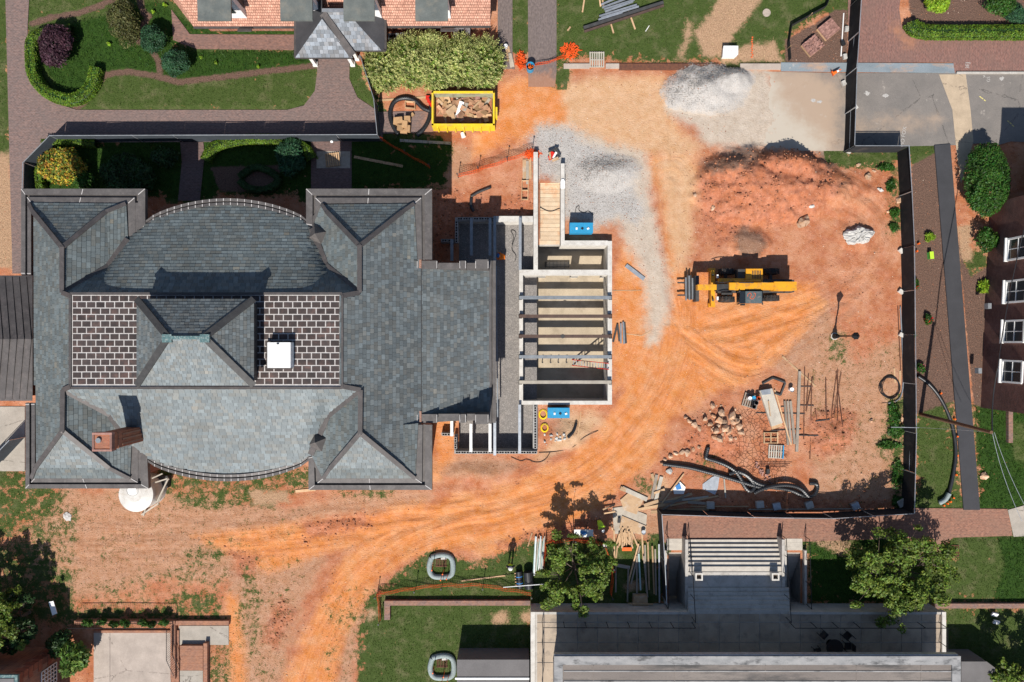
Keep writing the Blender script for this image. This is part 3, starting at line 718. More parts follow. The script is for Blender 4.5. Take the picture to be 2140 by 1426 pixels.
DIRT = [[(905,180),(1000,180),(1060,150),(1150,150),(1200,180),(1400,150),(1420,330),(900,330),(880,260)], [(1380,1060),(1560,1066),(1500,1076),(1380,1085)], [(1540,130),(1700,140),(1760,170),(1760,330),(1540,330)],
        [(1860,40),(1885,60),(1930,90),(1900,100),(1870,80)], [(1640,60),(1772,60),(1772,131),(1640,131)], [(1740,250),(1960,250),(1940,262),(1740,268)], [(1760,315),(1790,305),(1740,280)]]
DUSTR = [[(1500,120),(1600,130),(1625,180),(1650,230),(1720,290),(1730,330),(1500,330)]]
for nm, mt, nm2, lb in (('walk_west','brick_walk','brick_path','wide brown brick path round the western garden'), ('walk_cottage','brick_cottage','brick_path','red brick path along the tiled cottage'),
    ('walk_garden','brick_garden','brick_path','brick path in the shaded garden'), ('walk_garden_east','brick_garden','brick_path','brick path beside the eastern shaded lawn'),
    ('walk_top_west','brick_grey','brick_path','narrow grey brick path past the cottage end'), ('walk_top','brick_grey','brick_path','grey brick path between two lawns'),
    ('plaza_north_east','brick_plaza','pavement','red brick pavement in the corner beyond the fence'), ('walk_south','brick_south','brick_path','red brick path along the southern fence'),
    ('patio_west','slab_pink','patio','cracked pale concrete patio'), ('slab_west','slab_grey','pavement','pale concrete apron'),
    ('ramp_walk','slab_grey','pavement','pale concrete landing above brick steps'), ('path_corner','slab_grey','pavement','pale concrete slab at the path end')):
    sheet(nm2, SHEETS[nm], .012, mt, .6, lb, dict(dirt=DIRT))
sheet('road', SHEETS['road'], .012, 'asphalt_road', .6, 'dusty cracked asphalt road', dict(dirt=DIRT, dust=DUSTR))
slabmat('slab_road', (.43, .335, .235), (.38, .29, .2), 60)
sheet('concrete_strip', [(1962,156),(2018,156),(2028,230),(2034,296),(2020,345),(2008,385),(2000,330),(1990,230)], .018, 'slab_road', .6, 'stained concrete strip crossing the road')
mat('grey_plank', (.23, .265, .285), (.17, .20, .22), .7, 1.2, stain=((.45, .27, .16), .8, .7), stretch=(.4, 1, 1))
# ================================================================ slate covering
def slates(poly, zf, axis, lo_edge, L, E, out, full, mi=0, convex=True, jig=.25):
    """rows of slates draped on the plane zf over plan polygon `poly`.
    axis 0: courses run along X, axis 1: along Y; lo_edge +1/-1: side (of the other axis) that is downhill"""
    P = np.array(poly); lo, hi = P.min(0), P.max(0); b = 1 - axis
    def clip(rect):
        a2 = sum(poly[i][0] * poly[(i + 1) % len(poly)][1] - poly[(i + 1) % len(poly)][0] * poly[i][1] for i in range(len(poly)))
        q = poly if a2 > 0 else poly[::-1]; r = rect
        for i in range(len(q)):
            x0, y0 = q[i]; x1, y1 = q[(i + 1) % len(q)]; nr = []
            side = lambda p: (x1 - x0) * (p[1] - y0) - (y1 - y0) * (p[0] - x0)
            for j in range(len(r)):
                a, c = r[j], r[(j + 1) % len(r)]; sa, sc = side(a), side(c)
                if sa >= 0: nr.append(a)
                if (sa >= 0) != (sc >= 0):
                    t = sa / (sa - sc); nr.append((a[0] + t * (c[0] - a[0]), a[1] + t * (c[1] - a[1])))
            r = nr
            if len(r) < 3: return []
        return r
    rows = int((hi[b] - lo[b]) / E) + 1
    for k in range(rows):
        v0 = (hi[b] - k * E) if lo_edge > 0 else (lo[b] + k * E); v1 = v0 - lo_edge * E
        u = lo[axis] - random.random() * L
        while u < hi[axis]:
            w = L * random.uniform(1 - jig, 1 + jig); g = .006
            rect = [(u + g, v0), (u + w - g, v0), (u + w - g, v1), (u + g, v1)]
            if axis == 1: rect = [(y, x) for x, y in rect]
            u += w
            ins = pip(poly, np.array([r[0] for r in rect]), np.array([r[1] for r in rect]))
            if ins.all(): r = rect; fl = True
            elif not ins.any() and not convex: continue
            elif convex: r = clip(rect); fl = False
            else:
                cx = sum(p[0] for p in rect) / 4; cy = sum(p[1] for p in rect) / 4
                if not pip(poly, np.array([cx]), np.array([cy]))[0]: continue
                r = rect; fl = False
            if len(r) < 3: continue
            lift = random.uniform(.018, .034)
            top = []
            for x, y in r:
                t = ((y if b else x) - v1) / (v0 - v1); top.append((x, y, zf(x, y) + .008 + lift * t))
            bot = [(x, y, zf(x, y) - .004) for x, y, z in top]
            a2 = sum(top[i][0] * top[(i + 1) % len(top)][1] - top[(i + 1) % len(top)][0] * top[i][1] for i in range(len(top)))
            if a2 < 0: top = top[::-1]; bot = bot[::-1]
            if fl and full is not None: full.append((top, bot, mi))
            else: add_piece(out, top, bot, mi)
def add_piece(mb, top, bot, mi=0):
    n = len(top); mb.add(top + bot, [list(range(n))] + [[(i + 1) % n, i, n + i, n + (i + 1) % n] for i in range(n)], mi)
def plane(p, q, r):
    p, q, r = Vector(p), Vector(q), Vector(r); nn = (q - p).cross(r - p)
    return lambda x, y: p.z - (nn.x * (x - p.x) + nn.y * (y - p.y)) / nn.z
def fitplane(pts):
    a = np.array(pts); A_ = np.c_[a[:, :2], np.ones(len(a))]; k = np.linalg.lstsq(A_, a[:, 2], rcond=None)[0]
    return lambda x, y: k[0] * x + k[1] * y + k[2]

# ================================================================ main building
BLD = thing('slate_roofed_hall', W(480, 712, 0), 'large hall under bluish grey slate with four corner pavilions and a flat copper deck', 'building')
ZE, ZK, ZR, ZD = 5.9, 6.3, 7.75, 8.25
roof_base = MB(); rest = MB(); full = []
def face(pts, axis=None, lo=1, L=.33, E=.21, mi=0, convex=True, keep=True):
    P = [W(*p) for p in pts]; zf = fitplane(P)
    a2 = sum(P[i][0] * P[(i + 1) % len(P)][1] - P[(i + 1) % len(P)][0] * P[i][1] for i in range(len(P)))
    if a2 < 0: P = P[::-1]
    roof_base.add([(x, y, zf(x, y) - .02) for x, y, z in P], [list(range(len(P)))], mi)
    if axis is not None: slates([(p[0], p[1]) for p in P], zf, axis, lo, L, E, rest, full if keep else None, mi, convex)
    return zf
# pavilion hips
face([(70,443,ZK),(222,443,ZK),(131,518,ZR)], 0, 1)
face([(683,443,ZK),(842,443,ZK),(752,515,ZR)], 0, 1)
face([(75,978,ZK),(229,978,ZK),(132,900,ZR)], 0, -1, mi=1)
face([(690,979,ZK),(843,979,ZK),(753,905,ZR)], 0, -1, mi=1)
# skirts under the kick
SK = 6.0
face([(61,424,SK),(264,426,SK),(222,443,ZK),(70,443,ZK)], 0, 1)
face([(673,428,SK),(866,426,SK),(842,443,ZK),(683,443,ZK)], 0, 1)
face([(66,1000,SK),(272,1000,SK),(229,978,ZK),(75,978,ZK)], 0, -1)
face([(675,1000,SK),(868,1000,SK),(843,979,ZK),(690,979,ZK)], 0, -1)
face([(222,443,ZK),(264,426,SK),(268,500,SK),(228,556,ZK)], 1, 1)
face([(229,978,ZK),(272,1000,SK),(275,930,SK),(231,868,ZK)], 1, 1)
face([(842,443,ZK),(866,426,SK),(872,543,SK),(842,540,ZK)], 1, 1, keep=False)
face([(843,979,ZK),(868,1000,SK),(874,885,SK),(843,888,ZK)], 1, 1, keep=False)
face([(683,443,ZK),(673,428,SK),(652,476,SK),(681,553,ZK)], 1, -1)
face([(690,979,ZK),(675,1000,SK),(650,950,SK),(684,872,ZK)], 1, -1)
# west slope, both ridges
face([(70,443,ZK),(131,518,ZR),(131,612,ZR),(149,620,ZD),(149,808,ZD),(133,815,ZR),(132,900,ZR),(75,978,ZK)], 1, -1, .31, .21, 2, convex=False)
# inner pavilion slopes
face([(131,518,ZR),(222,443,ZK),(228,556,ZK),(131,612,ZR)], 1, 1)
face([(132,900,ZR),(229,978,ZK),(231,868,ZK),(133,815,ZR)], 1, 1)
face([(752,515,ZR),(683,443,ZK),(681,553,ZK),(752,612,ZR)], 1, -1)
face([(753,905,ZR),(690,979,ZK),(684,872,ZK),(754,815,ZR)], 1, -1)
# east slope and lower east roof
ZX = 5.62; ZG = 4.0
face([(842,443,ZK),(752,515,ZR),(752,612,ZR),(713,620,ZD),(713,806,ZD),(754,815,ZR),(753,905,ZR),(843,979,ZK),(843,888,ZK),(880,886,ZX),(880,545,ZX),(842,540,ZK)], 1, 1, .31, .215, 3, convex=False)
face([(880,549,ZX),(1024,556,ZG),(1024,876,ZG),(880,884,ZX)], 1, 1, .31, .22, 3)
# bowed north and south slopes (ruled between deck edge and bowed gutter)
def bow(sign):
    cy = 712
    if sign > 0:
        low = [(131,612,ZR),(228,556,ZK),(268,500,6.0),(300,474,5.95)] + [(300 + 350 * t, 474 - 46 * math.sin(math.pi * t) ** .75, 5.95 - .2 * math.sin(math.pi * t)) for t in np.linspace(.06, .94, 22)] + [(650,476,5.95),(681,553,ZK),(752,612,ZR)]
        up = [(131,612,ZR),(149,617,ZD),(713,617,ZD),(752,612,ZR)]
    else:
        low = [(133,815,ZR),(231,868,ZK),(275,930,6.0),(303,952,5.95)] + [(303 + 347 * t, 952 + 41 * math.sin(math.pi * t) ** .75, 5.95 - .2 * math.sin(math.pi * t)) for t in np.linspace(.06, .94, 22)] + [(650,950,5.95),(684,872,ZK),(754,815,ZR)]
        up = [(133,815,ZR),(149,809,ZD),(713,808,ZD),(754,815,ZR)]
    Lw = [W(*q) for q in low]; Up = [W(*q) for q in up]
    lx = [q[0] for q in Lw]; ux = [q[0] for q in Up]
    def zf(x, y):
        yl = np.interp(x, lx, [q[1] for q in Lw]); zl = np.interp(x, lx, [q[2] for q in Lw])
        yu = np.interp(x, ux, [q[1] for q in Up]); zu = np.interp(x, ux, [q[2] for q in Up])
        t = min(max((y - yu) / (yl - yu + (1e-6 if yl >= yu else -1e-6)), 0), 1.05)
        return float(zu + (zl - zu) * (t ** .93))
    X = np.linspace(lx[0] + .02, lx[-1] - .02, 90); T = np.linspace(0, 1, 14)
    g = []
    for x in X:
        yl = np.interp(x, lx, [q[1] for q in Lw]); yu = np.interp(x, ux, [q[1] for q in Up])
        g.append([(x, yu + (yl - yu) * t, zf(x, yu + (yl - yu) * t) - .025) for t in T])
    fs = []; nT = len(T)
    for i in range(len(X) - 1):
        for j in range(nT - 1):
            q = [i * nT + j, (i + 1) * nT + j, (i + 1) * nT + j + 1, i * nT + j + 1]; fs.append(q[::-1] if sign < 0 else q)
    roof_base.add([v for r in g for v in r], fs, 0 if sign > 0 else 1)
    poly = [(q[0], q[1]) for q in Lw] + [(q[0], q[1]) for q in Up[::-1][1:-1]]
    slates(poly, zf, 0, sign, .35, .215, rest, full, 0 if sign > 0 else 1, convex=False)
    return low
lowN = bow(1); lowS = bow(-1)
fill = MB()
for q in ([(262,424,5.9),(302,424,5.9),(306,480,5.88),(262,520,5.92)], [(270,1000,5.9),(308,1000,5.9),(308,945,5.88),(268,905,5.92)], [(640,470,5.9),(676,424,5.9),(690,540,5.95),(640,500,5.9)], [(640,955,5.9),(676,1000,5.9),(692,885,5.95),(640,925,5.9)]):
    P = [W(*v) for v in q]; a2 = sum(P[i][0] * P[(i + 1) % 4][1] - P[(i + 1) % 4][0] * P[i][1] for i in range(4))
    fill.add(P if a2 > 0 else P[::-1], [[0, 1, 2, 3]])
fill.build('corner_apron', 'copper_brown', BLD, kind='stuff')
# lantern on the deck
ZLE, ZLR = 9.5, 10.75
face([(286,625,ZLE),(531,625,ZLE),(430,703,ZLR),(350,703,ZLR)], 0, 1, .27, .18, 3)
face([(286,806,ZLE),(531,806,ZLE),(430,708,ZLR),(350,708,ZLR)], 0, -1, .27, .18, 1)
face([(286,625,ZLE),(350,703,ZLR),(350,708,ZLR),(286,806,ZLE)], 1, -1, .27, .18, 3)
face([(531,625,ZLE),(430,703,ZLR),(430,708,ZLR),(531,806,ZLE)], 1, 1, .27, .18, 3)
SM = ['slate', 'slate_sunlit', 'slate', 'slate_east']
roof = roof_base.build('roof', SM, BLD)
random.shuffle(full)
# the three hundred slates nearest the viewer's eye are single pieces, the rest lie in one covering
full.sort(key=lambda t: -(t[2] == 1))
for top, bot, mi in full[300:]: add_piece(rest, top, bot, mi)
rest.build('slate_covering', SM, roof, kind='stuff')
for top, bot, mi in full[:300]:
    c = Vector((sum(p[0] for p in top) / 4, sum(p[1] for p in top) / 4, sum(p[2] for p in top) / 4))
    mb = MB(); add_piece(mb, [tuple(Vector(p) - c) for p in top], [tuple(Vector(p) - c) for p in bot])
    o = mb.build('slate', SM[mi], roof, local=True); o.location = c - WORLD[roof]
# walls under the eaves
wl = MB()
def wallbox(x0, y0, x1, y1, z, at): wl.pbox(x0, y0, x1, y1, -.3, z, at=at)
wallbox(78, 425, 278, 560, 5.75, 5.9); wallbox(78, 860, 282, 1000, 5.75, 5.9); wallbox(664, 425, 880, 560, 5.75, 5.9); wallbox(664, 860, 880, 998, 5.75, 5.9)
wallbox(160, 510, 720, 905, 5.6, 5.9); wallbox(800, 560, 868, 868, 5.4, 5.6); wallbox(868, 560, 1014, 868, 3.7, 4.0)
brickmat('brick_wall', (.27, .095, .06), (.18, .06, .04), (.3, .24, .2), .22, .075)
wl.build('wall', 'brick_wall', BLD)
# copper gutters (trough: outer lip, sunken channel, inner apron)
def gutter(path, w, z, closed=False, depth=.16, name='gutter', mt='copper_brown', parent=BLD, seams=0, inner=None):
    """path: plan points of outer edge; inner: plan points of inner edge"""
    O = [Vector(W(x, y, z)) for x, y in path]; I = [Vector(W(x, y, z)) for x, y in inner]
    mb = MB(); n = len(O)
    prof = [(0, 0, -.28), (0, 0, .04), (.42, 0, .04), (.44, 0, -depth), (.58, 0, -depth), (.6, 0, .02), (1, 0, .05), (1, 0, -.28)]
    rows = []
    for o, i in zip(O, I): rows.append([o.lerp(i, t) + Vector((0, 0, dz)) for t, _, dz in prof])
    vs = [p for r in rows for p in r]; m = len(prof); fs = []
    for a in range(n - 1):
        for b in range(m - 1): fs.append([a * m + b, (a + 1) * m + b, (a + 1) * m + b + 1, a * m + b + 1])
    mb.add(vs, fs); g = mb.build(name, mt, parent)
    if seams:
        sm = MB(); tot = 0
        for a in range(n - 1):
            L = (O[a + 1] - O[a]).length; k = max(1, round(L / seams))
            for j in range(k):
                t = (j + .0) / k
                if a == 0 and j == 0: t = .02
                o = O[a].lerp(O[a + 1], t) + Vector((0, 0, .05)); i = I[a].lerp(I[a + 1], t) + Vector((0, 0, .055))
                sm.bar(o.lerp(i, .02), o.lerp(i, .4), .05, .012); sm.bar(o.lerp(i, .62), o.lerp(i, .98), .05, .012)
        sm.build('solder_seam', 'seam_white', g, kind='stuff')
    return g
def corner_gutter(O, I, z=5.9):
    gutter(O, 0, z, inner=I, seams=4.2)
corner_gutter([(45,575),(45,395),(304,395),(304,470)], [(66,575),(66,424),(268,426),(270,498)])
corner_gutter([(640,470),(640,395),(903,395),(903,543)], [(672,476),(672,426),(866,426),(868,543)])
corner_gutter([(54,842),(54,1021),(311,1021),(308,950)], [(74,842),(74,1000),(274,1000),(276,930)])
corner_gutter([(645,956),(645,1024),(903,1024),(903,888)], [(672,950),(676,1000),(868,1000),(870,888)])
def bowgutter(low, off, seams):
    pts = low[3:-2]; O = []; I = []
    for (x, y, z) in pts: O.append((x, y + off)); I.append((x, y))
    gutter(O, 0, 5.85, inner=I, seams=.55 if seams else 0)
gutter([(x, y - 13 + (abs(x - 475) / 175) ** 6 * 4) for x, y, z in lowN[3:-2]], 0, 5.85, inner=[(x, y + 1) for x, y, z in lowN[3:-2]], seams=.75)
gutter([(x, y + 13 - (abs(x - 475) / 175) ** 6 * 4) for x, y, z in lowS[3:-2]], 0, 5.85, inner=[(x, y - 1) for x, y, z in lowS[3:-2]], seams=.75)
# hip, ridge and valley flashings
def flash(a, b, w=.29, h=.09, dz=.06, nm='hip_flashing', mt='flash_brown'):
    fl = MB(); p = Vector(W(*a)); q = Vector(W(*b)); dz += random.uniform(0, .012); fl.bar(p + Vector((0, 0, dz)), q + Vector((0, 0, dz)), w, h); fl.build(nm, mt, BLD)
for a, b in (((131,518,ZR),(70,443,ZK)), ((131,518,ZR),(222,443,ZK)), ((131,516,ZR),(131,612,ZR)), ((131,612,ZR),(149,619,ZD)), ((131,612,ZR),(228,556,ZK)),
             ((752,515,ZR),(683,443,ZK)), ((752,515,ZR),(842,443,ZK)), ((752,513,ZR),(752,612,ZR)), ((752,612,ZR),(713,619,ZD)),((752,612,ZR),(681,553,ZK)),
             ((132,900,ZR),(75,978,ZK)), ((132,900,ZR),(229,978,ZK)), ((132,902,ZR),(133,815,ZR)), ((133,815,ZR),(149,808,ZD)), ((133,815,ZR),(231,868,ZK)),
             ((753,905,ZR),(690,979,ZK)), ((753,905,ZR),(843,979,ZK)), ((753,907,ZR),(754,815,ZR)), ((754,815,ZR),(713,807,ZD)), ((754,815,ZR),(684,872,ZK))):
    flash(a, b)
for a, b in (((228,556,ZK),(268,500,6.05)), ((231,868,ZK),(275,930,6.05)), ((681,553,ZK),(652,478,6.05)), ((684,872,ZK),(650,950,6.05)),
             ((222,443,ZK),(264,426,SK)), ((683,443,ZK),(673,428,SK)), ((842,443,ZK),(866,426,SK)), ((70,443,ZK),(62,426,SK)),
             ((229,978,ZK),(272,1000,SK)), ((690,979,ZK),(676,1000,SK)), ((843,979,ZK),(868,1000,SK)), ((75,978,ZK),(67,1000,SK))):
    flash(a, b, .4 if b[2] > 6.02 else .24, .09, nm='valley_flashing')
f2 = MB()
f2.bar(W(880,547,ZX+.05), W(880,886,ZX+.05), .07, .05); f2.build('valley_flashing', 'steel_dark', BLD)
for a, b in (((286,625,ZLE),(350,703,ZLR)), ((531,625,ZLE),(430,703,ZLR)), ((286,806,ZLE),(350,708,ZLR)), ((531,806,ZLE),(430,708,ZLR))): flash(a, b, .40, .08, .03, 'lantern_hip_flashing', 'steel_dark')
cap = MB()
for x in (350, 429): cap.prism([W(x-10,716,ZLR)[:2], W(x+10,716,ZLR)[:2], W(x+10,699,ZLR)[:2], W(x-10,699,ZLR)[:2]], ZLR-.12, ZLR+.10)
cap.bar(W(352,706,ZLR+.05), W(428,706,ZLR+.05), .2, .12)
cap.build('lantern_ridge_cap', 'verdigris', BLD)
lw = MB(); lw.pbox(296, 634, 522, 797, ZD-.1, ZLE-.03, at=ZLE); lw.build('lantern_wall', 'flash_brown', BLD)
# copper deck of soldered pans
dk = MB(); dk.pbox(149, 616, 713, 809, ZD-.3, ZD, at=ZD); deck = dk.build('copper_deck', 'seam_white', BLD)
cw, rh = 19.6, 13.35; pan = None
for r in range(14):
    y0 = 617.5 + r * rh; x = 151 - (cw / 2 if r % 2 else 0)
    while x < 711:
        a = max(x, 151); b = min(x + cw, 711.5)
        if b - a > 4 and not (a > 300 and b < 518 and y0 > 640 and y0 + rh < 792):
            c = W((a + b) / 2, y0 + rh / 2, ZD + .012); w = (b - a - 2.2) * (1 - ZD / H) / S; h = (rh - 2.2) * (1 - ZD / H) / S
            if pan is None:
                mb = MB(); mb.hexa([(-.5, -.5, -.011), (.5, -.5, -.011), (.5, .5, -.011), (-.5, .5, -.011)], [(-.48, -.46, .011), (.48, -.46, .011), (.48, .46, .011), (-.48, .46, .011)])
                o = mb.build('copper_pan', 'copper_pan', deck, local=True); pan = o.data
                o.location = Vector(c) - WORLD[deck]; o.scale = (w, h, 1)
            else: piece('copper_pan', pan, deck, c, (0, 0, random.uniform(-.01, .01)), (w, h, 1))
        x += cw
dd = MB(); de = W(0, 0, ZD)
for a, b in (((147,617),(147,808)), ((715,617),(715,808)), ((147,614),(715,614)), ((147,811),(715,811))): dd.bar(W(*a, ZD+.03), W(*b, ZD+.03), .16, .1)
dd.build('deck_curb', 'flash_brown', BLD)
h = MB(); h.pbox(559, 716, 607, 769, ZD, 8.95, at=8.95); hatch = h.build('roof_hatch', 'white_plastic', BLD)
h = MB(); h.pbox(556.5, 714, 609, 771.5, ZD, 8.5, at=8.5); h.build('hatch_curb', 'flash_brown', hatch); h = MB(); h.bar(W(578, 719, 8.98), W(583, 719, 8.98), .06, .05); h.build('hatch_handle', 'black_metal', hatch)
# crickets (little metal pyramids) at the valleys
for cx_, cy_, sg in ((665, 492, -1), (664, 922, 1)):
    mb = MB(); top = W(cx_, cy_, 6.75)
    cc = Vector(W(665, cy_, 6.1)); base = [tuple(cc + Vector((math.cos(a) * .95, math.sin(a) * .95, -.15))) for a in (.35, 1.92, 3.49, 5.06)]
    for i in range(4): mb.add([base[i], base[(i + 1) % 4], (cc.x, cc.y, 6.85)], [[0, 1, 2]])
    mb.build('valley_cricket', 'copper_brown', BLD)
# stepped parapets of the east gable
ZP = 5.7
for (y0, y1, sg) in ((545, 562, -1), (866, 884, 1)):
    pp = MB(); ps = MB()
    for (x0, x1, w, dz) in ((871,914,0,0), (914,960,4,-.2), (960,974,0,-.05), (974,993,4,-.25), (993,1021,-2,.12)):
        yy0, yy1 = (y0 + w, y1) if sg < 0 else (y0, y1 - w)
        pp.pbox(x0 + .4, yy0, x1 - .4, yy1, ZG - .4, ZP + dz, at=ZP)
    for x in (872, 913, 961, 973, 994, 1020): ps.bar(W(x, y0 + 1, ZP + .14), W(x, y1 - 1, ZP + .14), .04, .02)
    ps.build('solder_seam', 'seam_white', pp.build('parapet', 'copper_brown', BLD), kind='stuff')
gutter([(1036,545),(1036,884)], 0, ZG, inner=[(1022,545),(1022,884)], seams=0)
# west porch roof (standing-seam bronze)
mb = MB()
for (ya, yb, za, zb) in ((576, 709, 4.6, 5.6), (709, 838, 5.6, 4.6)):
    mb.add([W(-60,ya,za), W(68,ya,za), W(68,yb,zb), W(-60,yb,zb)], [[3,2,1,0]])
for x in range(-40, 68, 15):
    mb.bar(W(x-10,580,4.64), W(x,709,5.64), .05, .06); mb.bar(W(x,709,5.64), W(x-10,834,4.64), .05, .06)
mb.build('entrance_roof', 'flash_brown', BLD)
mb = MB(); mb.pbox(-60, 586, 60, 828, -.2, 4.5, at=4.6); mb.build('entrance_wall', 'brick_wall', BLD)
# chimney
ch = MB(); cz = 10.1; cxy = W(214, 924, cz)
ch.box((cxy[0], cxy[1], 7.6), (1.0, .95, 5.0)); ch.box((cxy[0], cxy[1], 9.75), (1.14, 1.09, .22)); ch.box((cxy[0], cxy[1], 9.3), (1.06, 1.01, .10))
for s in (-.3, 0, .3): ch.box((cxy[0] + .51, cxy[1] + s, 7.4), (.06, .14, 3.0))
brickmat('brick_chimney', (.36, .10, .05), (.27, .072, .04), (.25, .15, .11), .22, .075, 0)
chim = ch.build('chimney', 'brick_chimney', BLD)
c2 = MB(); c2.box((cxy[0], cxy[1] + .5, cz - .1), (1.18, .12, .3)); c2.box((cxy[0], cxy[1] - .5, cz - .1), (1.18, .12, .3)); c2.box((cxy[0] - .53, cxy[1], cz - .1), (.12, .88, .3)); c2.box((cxy[0] + .53, cxy[1], cz - .1), (.12, .88, .3))
c2.build('chimney_rim', 'brick_pale', chim)
c3 = MB(); c3.box((cxy[0], cxy[1], 9.89), (.92, .87, .05)); c3.cyl((cxy[0] - .2, cxy[1] + .1, 9.91), .16, .3, 12); c3.build('chimney_cap', 'steel_grey', chim)
# ================================================================ unfinished basement
ZW, ZF = .65, -1.85
BAS = thing('unfinished_basement', W(1180, 700, ZF), 'roofless concrete basement with pale walls and stained floor east of the hall', 'basement')
def wallp(x0, y0, x1, y1, z0=ZF - .2, z1=ZW, mt='concrete_light', nm='wall'):
    mb = MB(); mb.pbox(x0, y0, x1, y1, z0, z1, at=ZW); return mb.build(nm, mt, BAS)
wallp(1085, 575, 1093, 838); wallp(1270, 504, 1279, 846); wallp(1085, 838, 1270, 846)
wallp(1115, 318, 1124, 564, -.7 - 1.2); wallp(1172, 342, 1180, 503, -.7); wallp(1172, 503, 1270, 513)
# dividing wall with two door openings
wallp(1085, 564, 1142, 575); wallp(1196, 564, 1212, 575); wallp(1262, 564, 1270, 575)
wallp(1142, 564, 1196, 575, -.02, ZW - .004, nm='lintel'); wallp(1212, 564, 1262, 575, -.02, ZW - .004, nm='lintel')
mb = MB(); mb.pbox(1080, 500, 1284, 850, ZF - .3, ZF, at=ZW); mb.build('floor_slab', 'concrete_tan', BAS)
mb = MB(); mb.pbox(1119, 372, 1177, 378, -.8, -.01, at=0); mb.build('ramp_curb', 'concrete', BAS)
mb = MB(); mb.pbox(1119, 376, 1177, 512, -.9, -.62, at=0); mb.build('ramp_slab', 'concrete', BAS)
pl = None
for i in range(15):
    y0 = 378 + i * 8.9; c = W(1149, y0 + 4.4, -.6); sz = (48 / S, 8.4 / S, .045)
    if pl is None: mb = MB(); mb.box((0, 0, 0), sz); pl = mb.build('plank', 'lumber', BAS, local=True); pl.location = Vector(c) - WORLD[BAS]
    else: piece('plank', pl.data, BAS, (c[0], c[1], c[2] + random.uniform(0, .01)), (0, 0, random.uniform(-.006, .006)))
mat('plank_bleached', (.60, .47, .33), (.52, .38, .25), .85, 2, isl=.1, stain=((.5, .22, .09), 1.3, .6)); pl.data.materials[0] = M['plank_bleached']
# crawl space: gravel bed and hollow-block foundation
CRW = thing('block_foundation', W(1040, 700, -.6), 'grey hollow-block foundation with gravel bed between hall and basement', 'foundation')
mb = MB(); mb.pbox(940, 452, 1122, 952, -.8, -.6, at=-.6); mat('gravel_bed_mat', (.25, .228, .21), (.17, .155, .145), .95, 9, bump=.9, bscale=24, grain=.4, stain=((.34, .3, .27), 1.5, .5)); mb.build('gravel_bed', 'gravel_bed_mat', CRW)
rg = np.random.default_rng(9); m_n = 16000; gxp = rg.uniform(958, 1114, m_n); gyp = rg.uniform(464, 940, m_n); kp = (gxp > 1030) | (gyp < 560) | (gyp > 870); gxp, gyp = gxp[kp], gyp[kp]; m_n = len(gxp)
Cg = np.stack([(gxp - CX) / S * (1 + .6 / H), (CY - gyp) / S * (1 + .6 / H), np.full(m_n, -.595)], 1); sg_ = .014 + .026 * rg.random(m_n)
Og = np.array([(1, 0, 0), (0, 1, 0), (-1, 0, 0), (0, -1, 0), (0, 0, .8)]); Vg = (Og[None] * (1 + .6 * (rg.random((m_n, 5, 1)) - .5)) * sg_[:, None, None] + Cg[:, None]).reshape(-1, 3)
Fg = (np.array([(0, 1, 4), (1, 2, 4), (2, 3, 4), (3, 0, 4)])[None] + 5 * np.arange(m_n)[:, None, None]).reshape(-1, 3); npmesh('loose_gravel', Vg, Fg, 'gravel_grey', CRW, kind='stuff')
for x0, y0, x1, y1 in ((950,453,1115,463),(950,463,958,508),(920,498,950,508),(1113,846,1124,941),(948,941,1124,950),(948,908,956,941),(921,904,948,912)):
    mb = MB(); mb.pbox(x0 + .8, y0 + .8, x1 - .8, y1 - .8, -.8, ZW - .2, at=ZW); mb.build('footing_wall', 'block_grey', CRW)
blk = None
def block(px, py, rot):
    global blk
    c = W(px, py, ZW - .1)
    if blk is None:
        b = MB(); L, T, Hh = .39, .2, .19
        for sy in (-1, 1): b.box((0, sy * (T / 2 - .018), 0), (L, .036, Hh))
        for sx in (-1, 0, 1): b.box((sx * (L / 2 - .018), 0, -.002), (.036, T - .072, Hh - .004))
        b.box((0, 0, -.07), (L - .072, T - .072, .03), m=1)  # black plate under the cells paints in the shade of the hollows
        o = b.build('block', ['block_grey', 'black_metal'], CRW, local=True); blk = o.data; o.location = Vector(c) - WORLD[CRW]; o.rotation_euler[2] = rot
    else: piece('block', blk, CRW, c, (0, 0, rot))
for (x0, y0, x1, y1) in ((956,457.5,1034,457.5),(954,462,954,508),(922,503,948,503),(1118.5,850,1118.5,938),(952,945.5,1122,945.5),(952,912,952,940),(924,908,946,908)):
    L = math.hypot(x1 - x0, y1 - y0); k = max(1, round(L / 11.3)); rot = 0 if y0 == y1 else math.pi / 2
    for i in range(k): t = (i + .5) / k; block(x0 + (x1 - x0) * t, y0 + (y1 - y0) * t, rot)
mb = MB(); mb.pbox(1036, 452, 1114, 464, -.8, ZW + .02, at=ZW); mb.build('cap_beam', 'concrete_light', CRW)
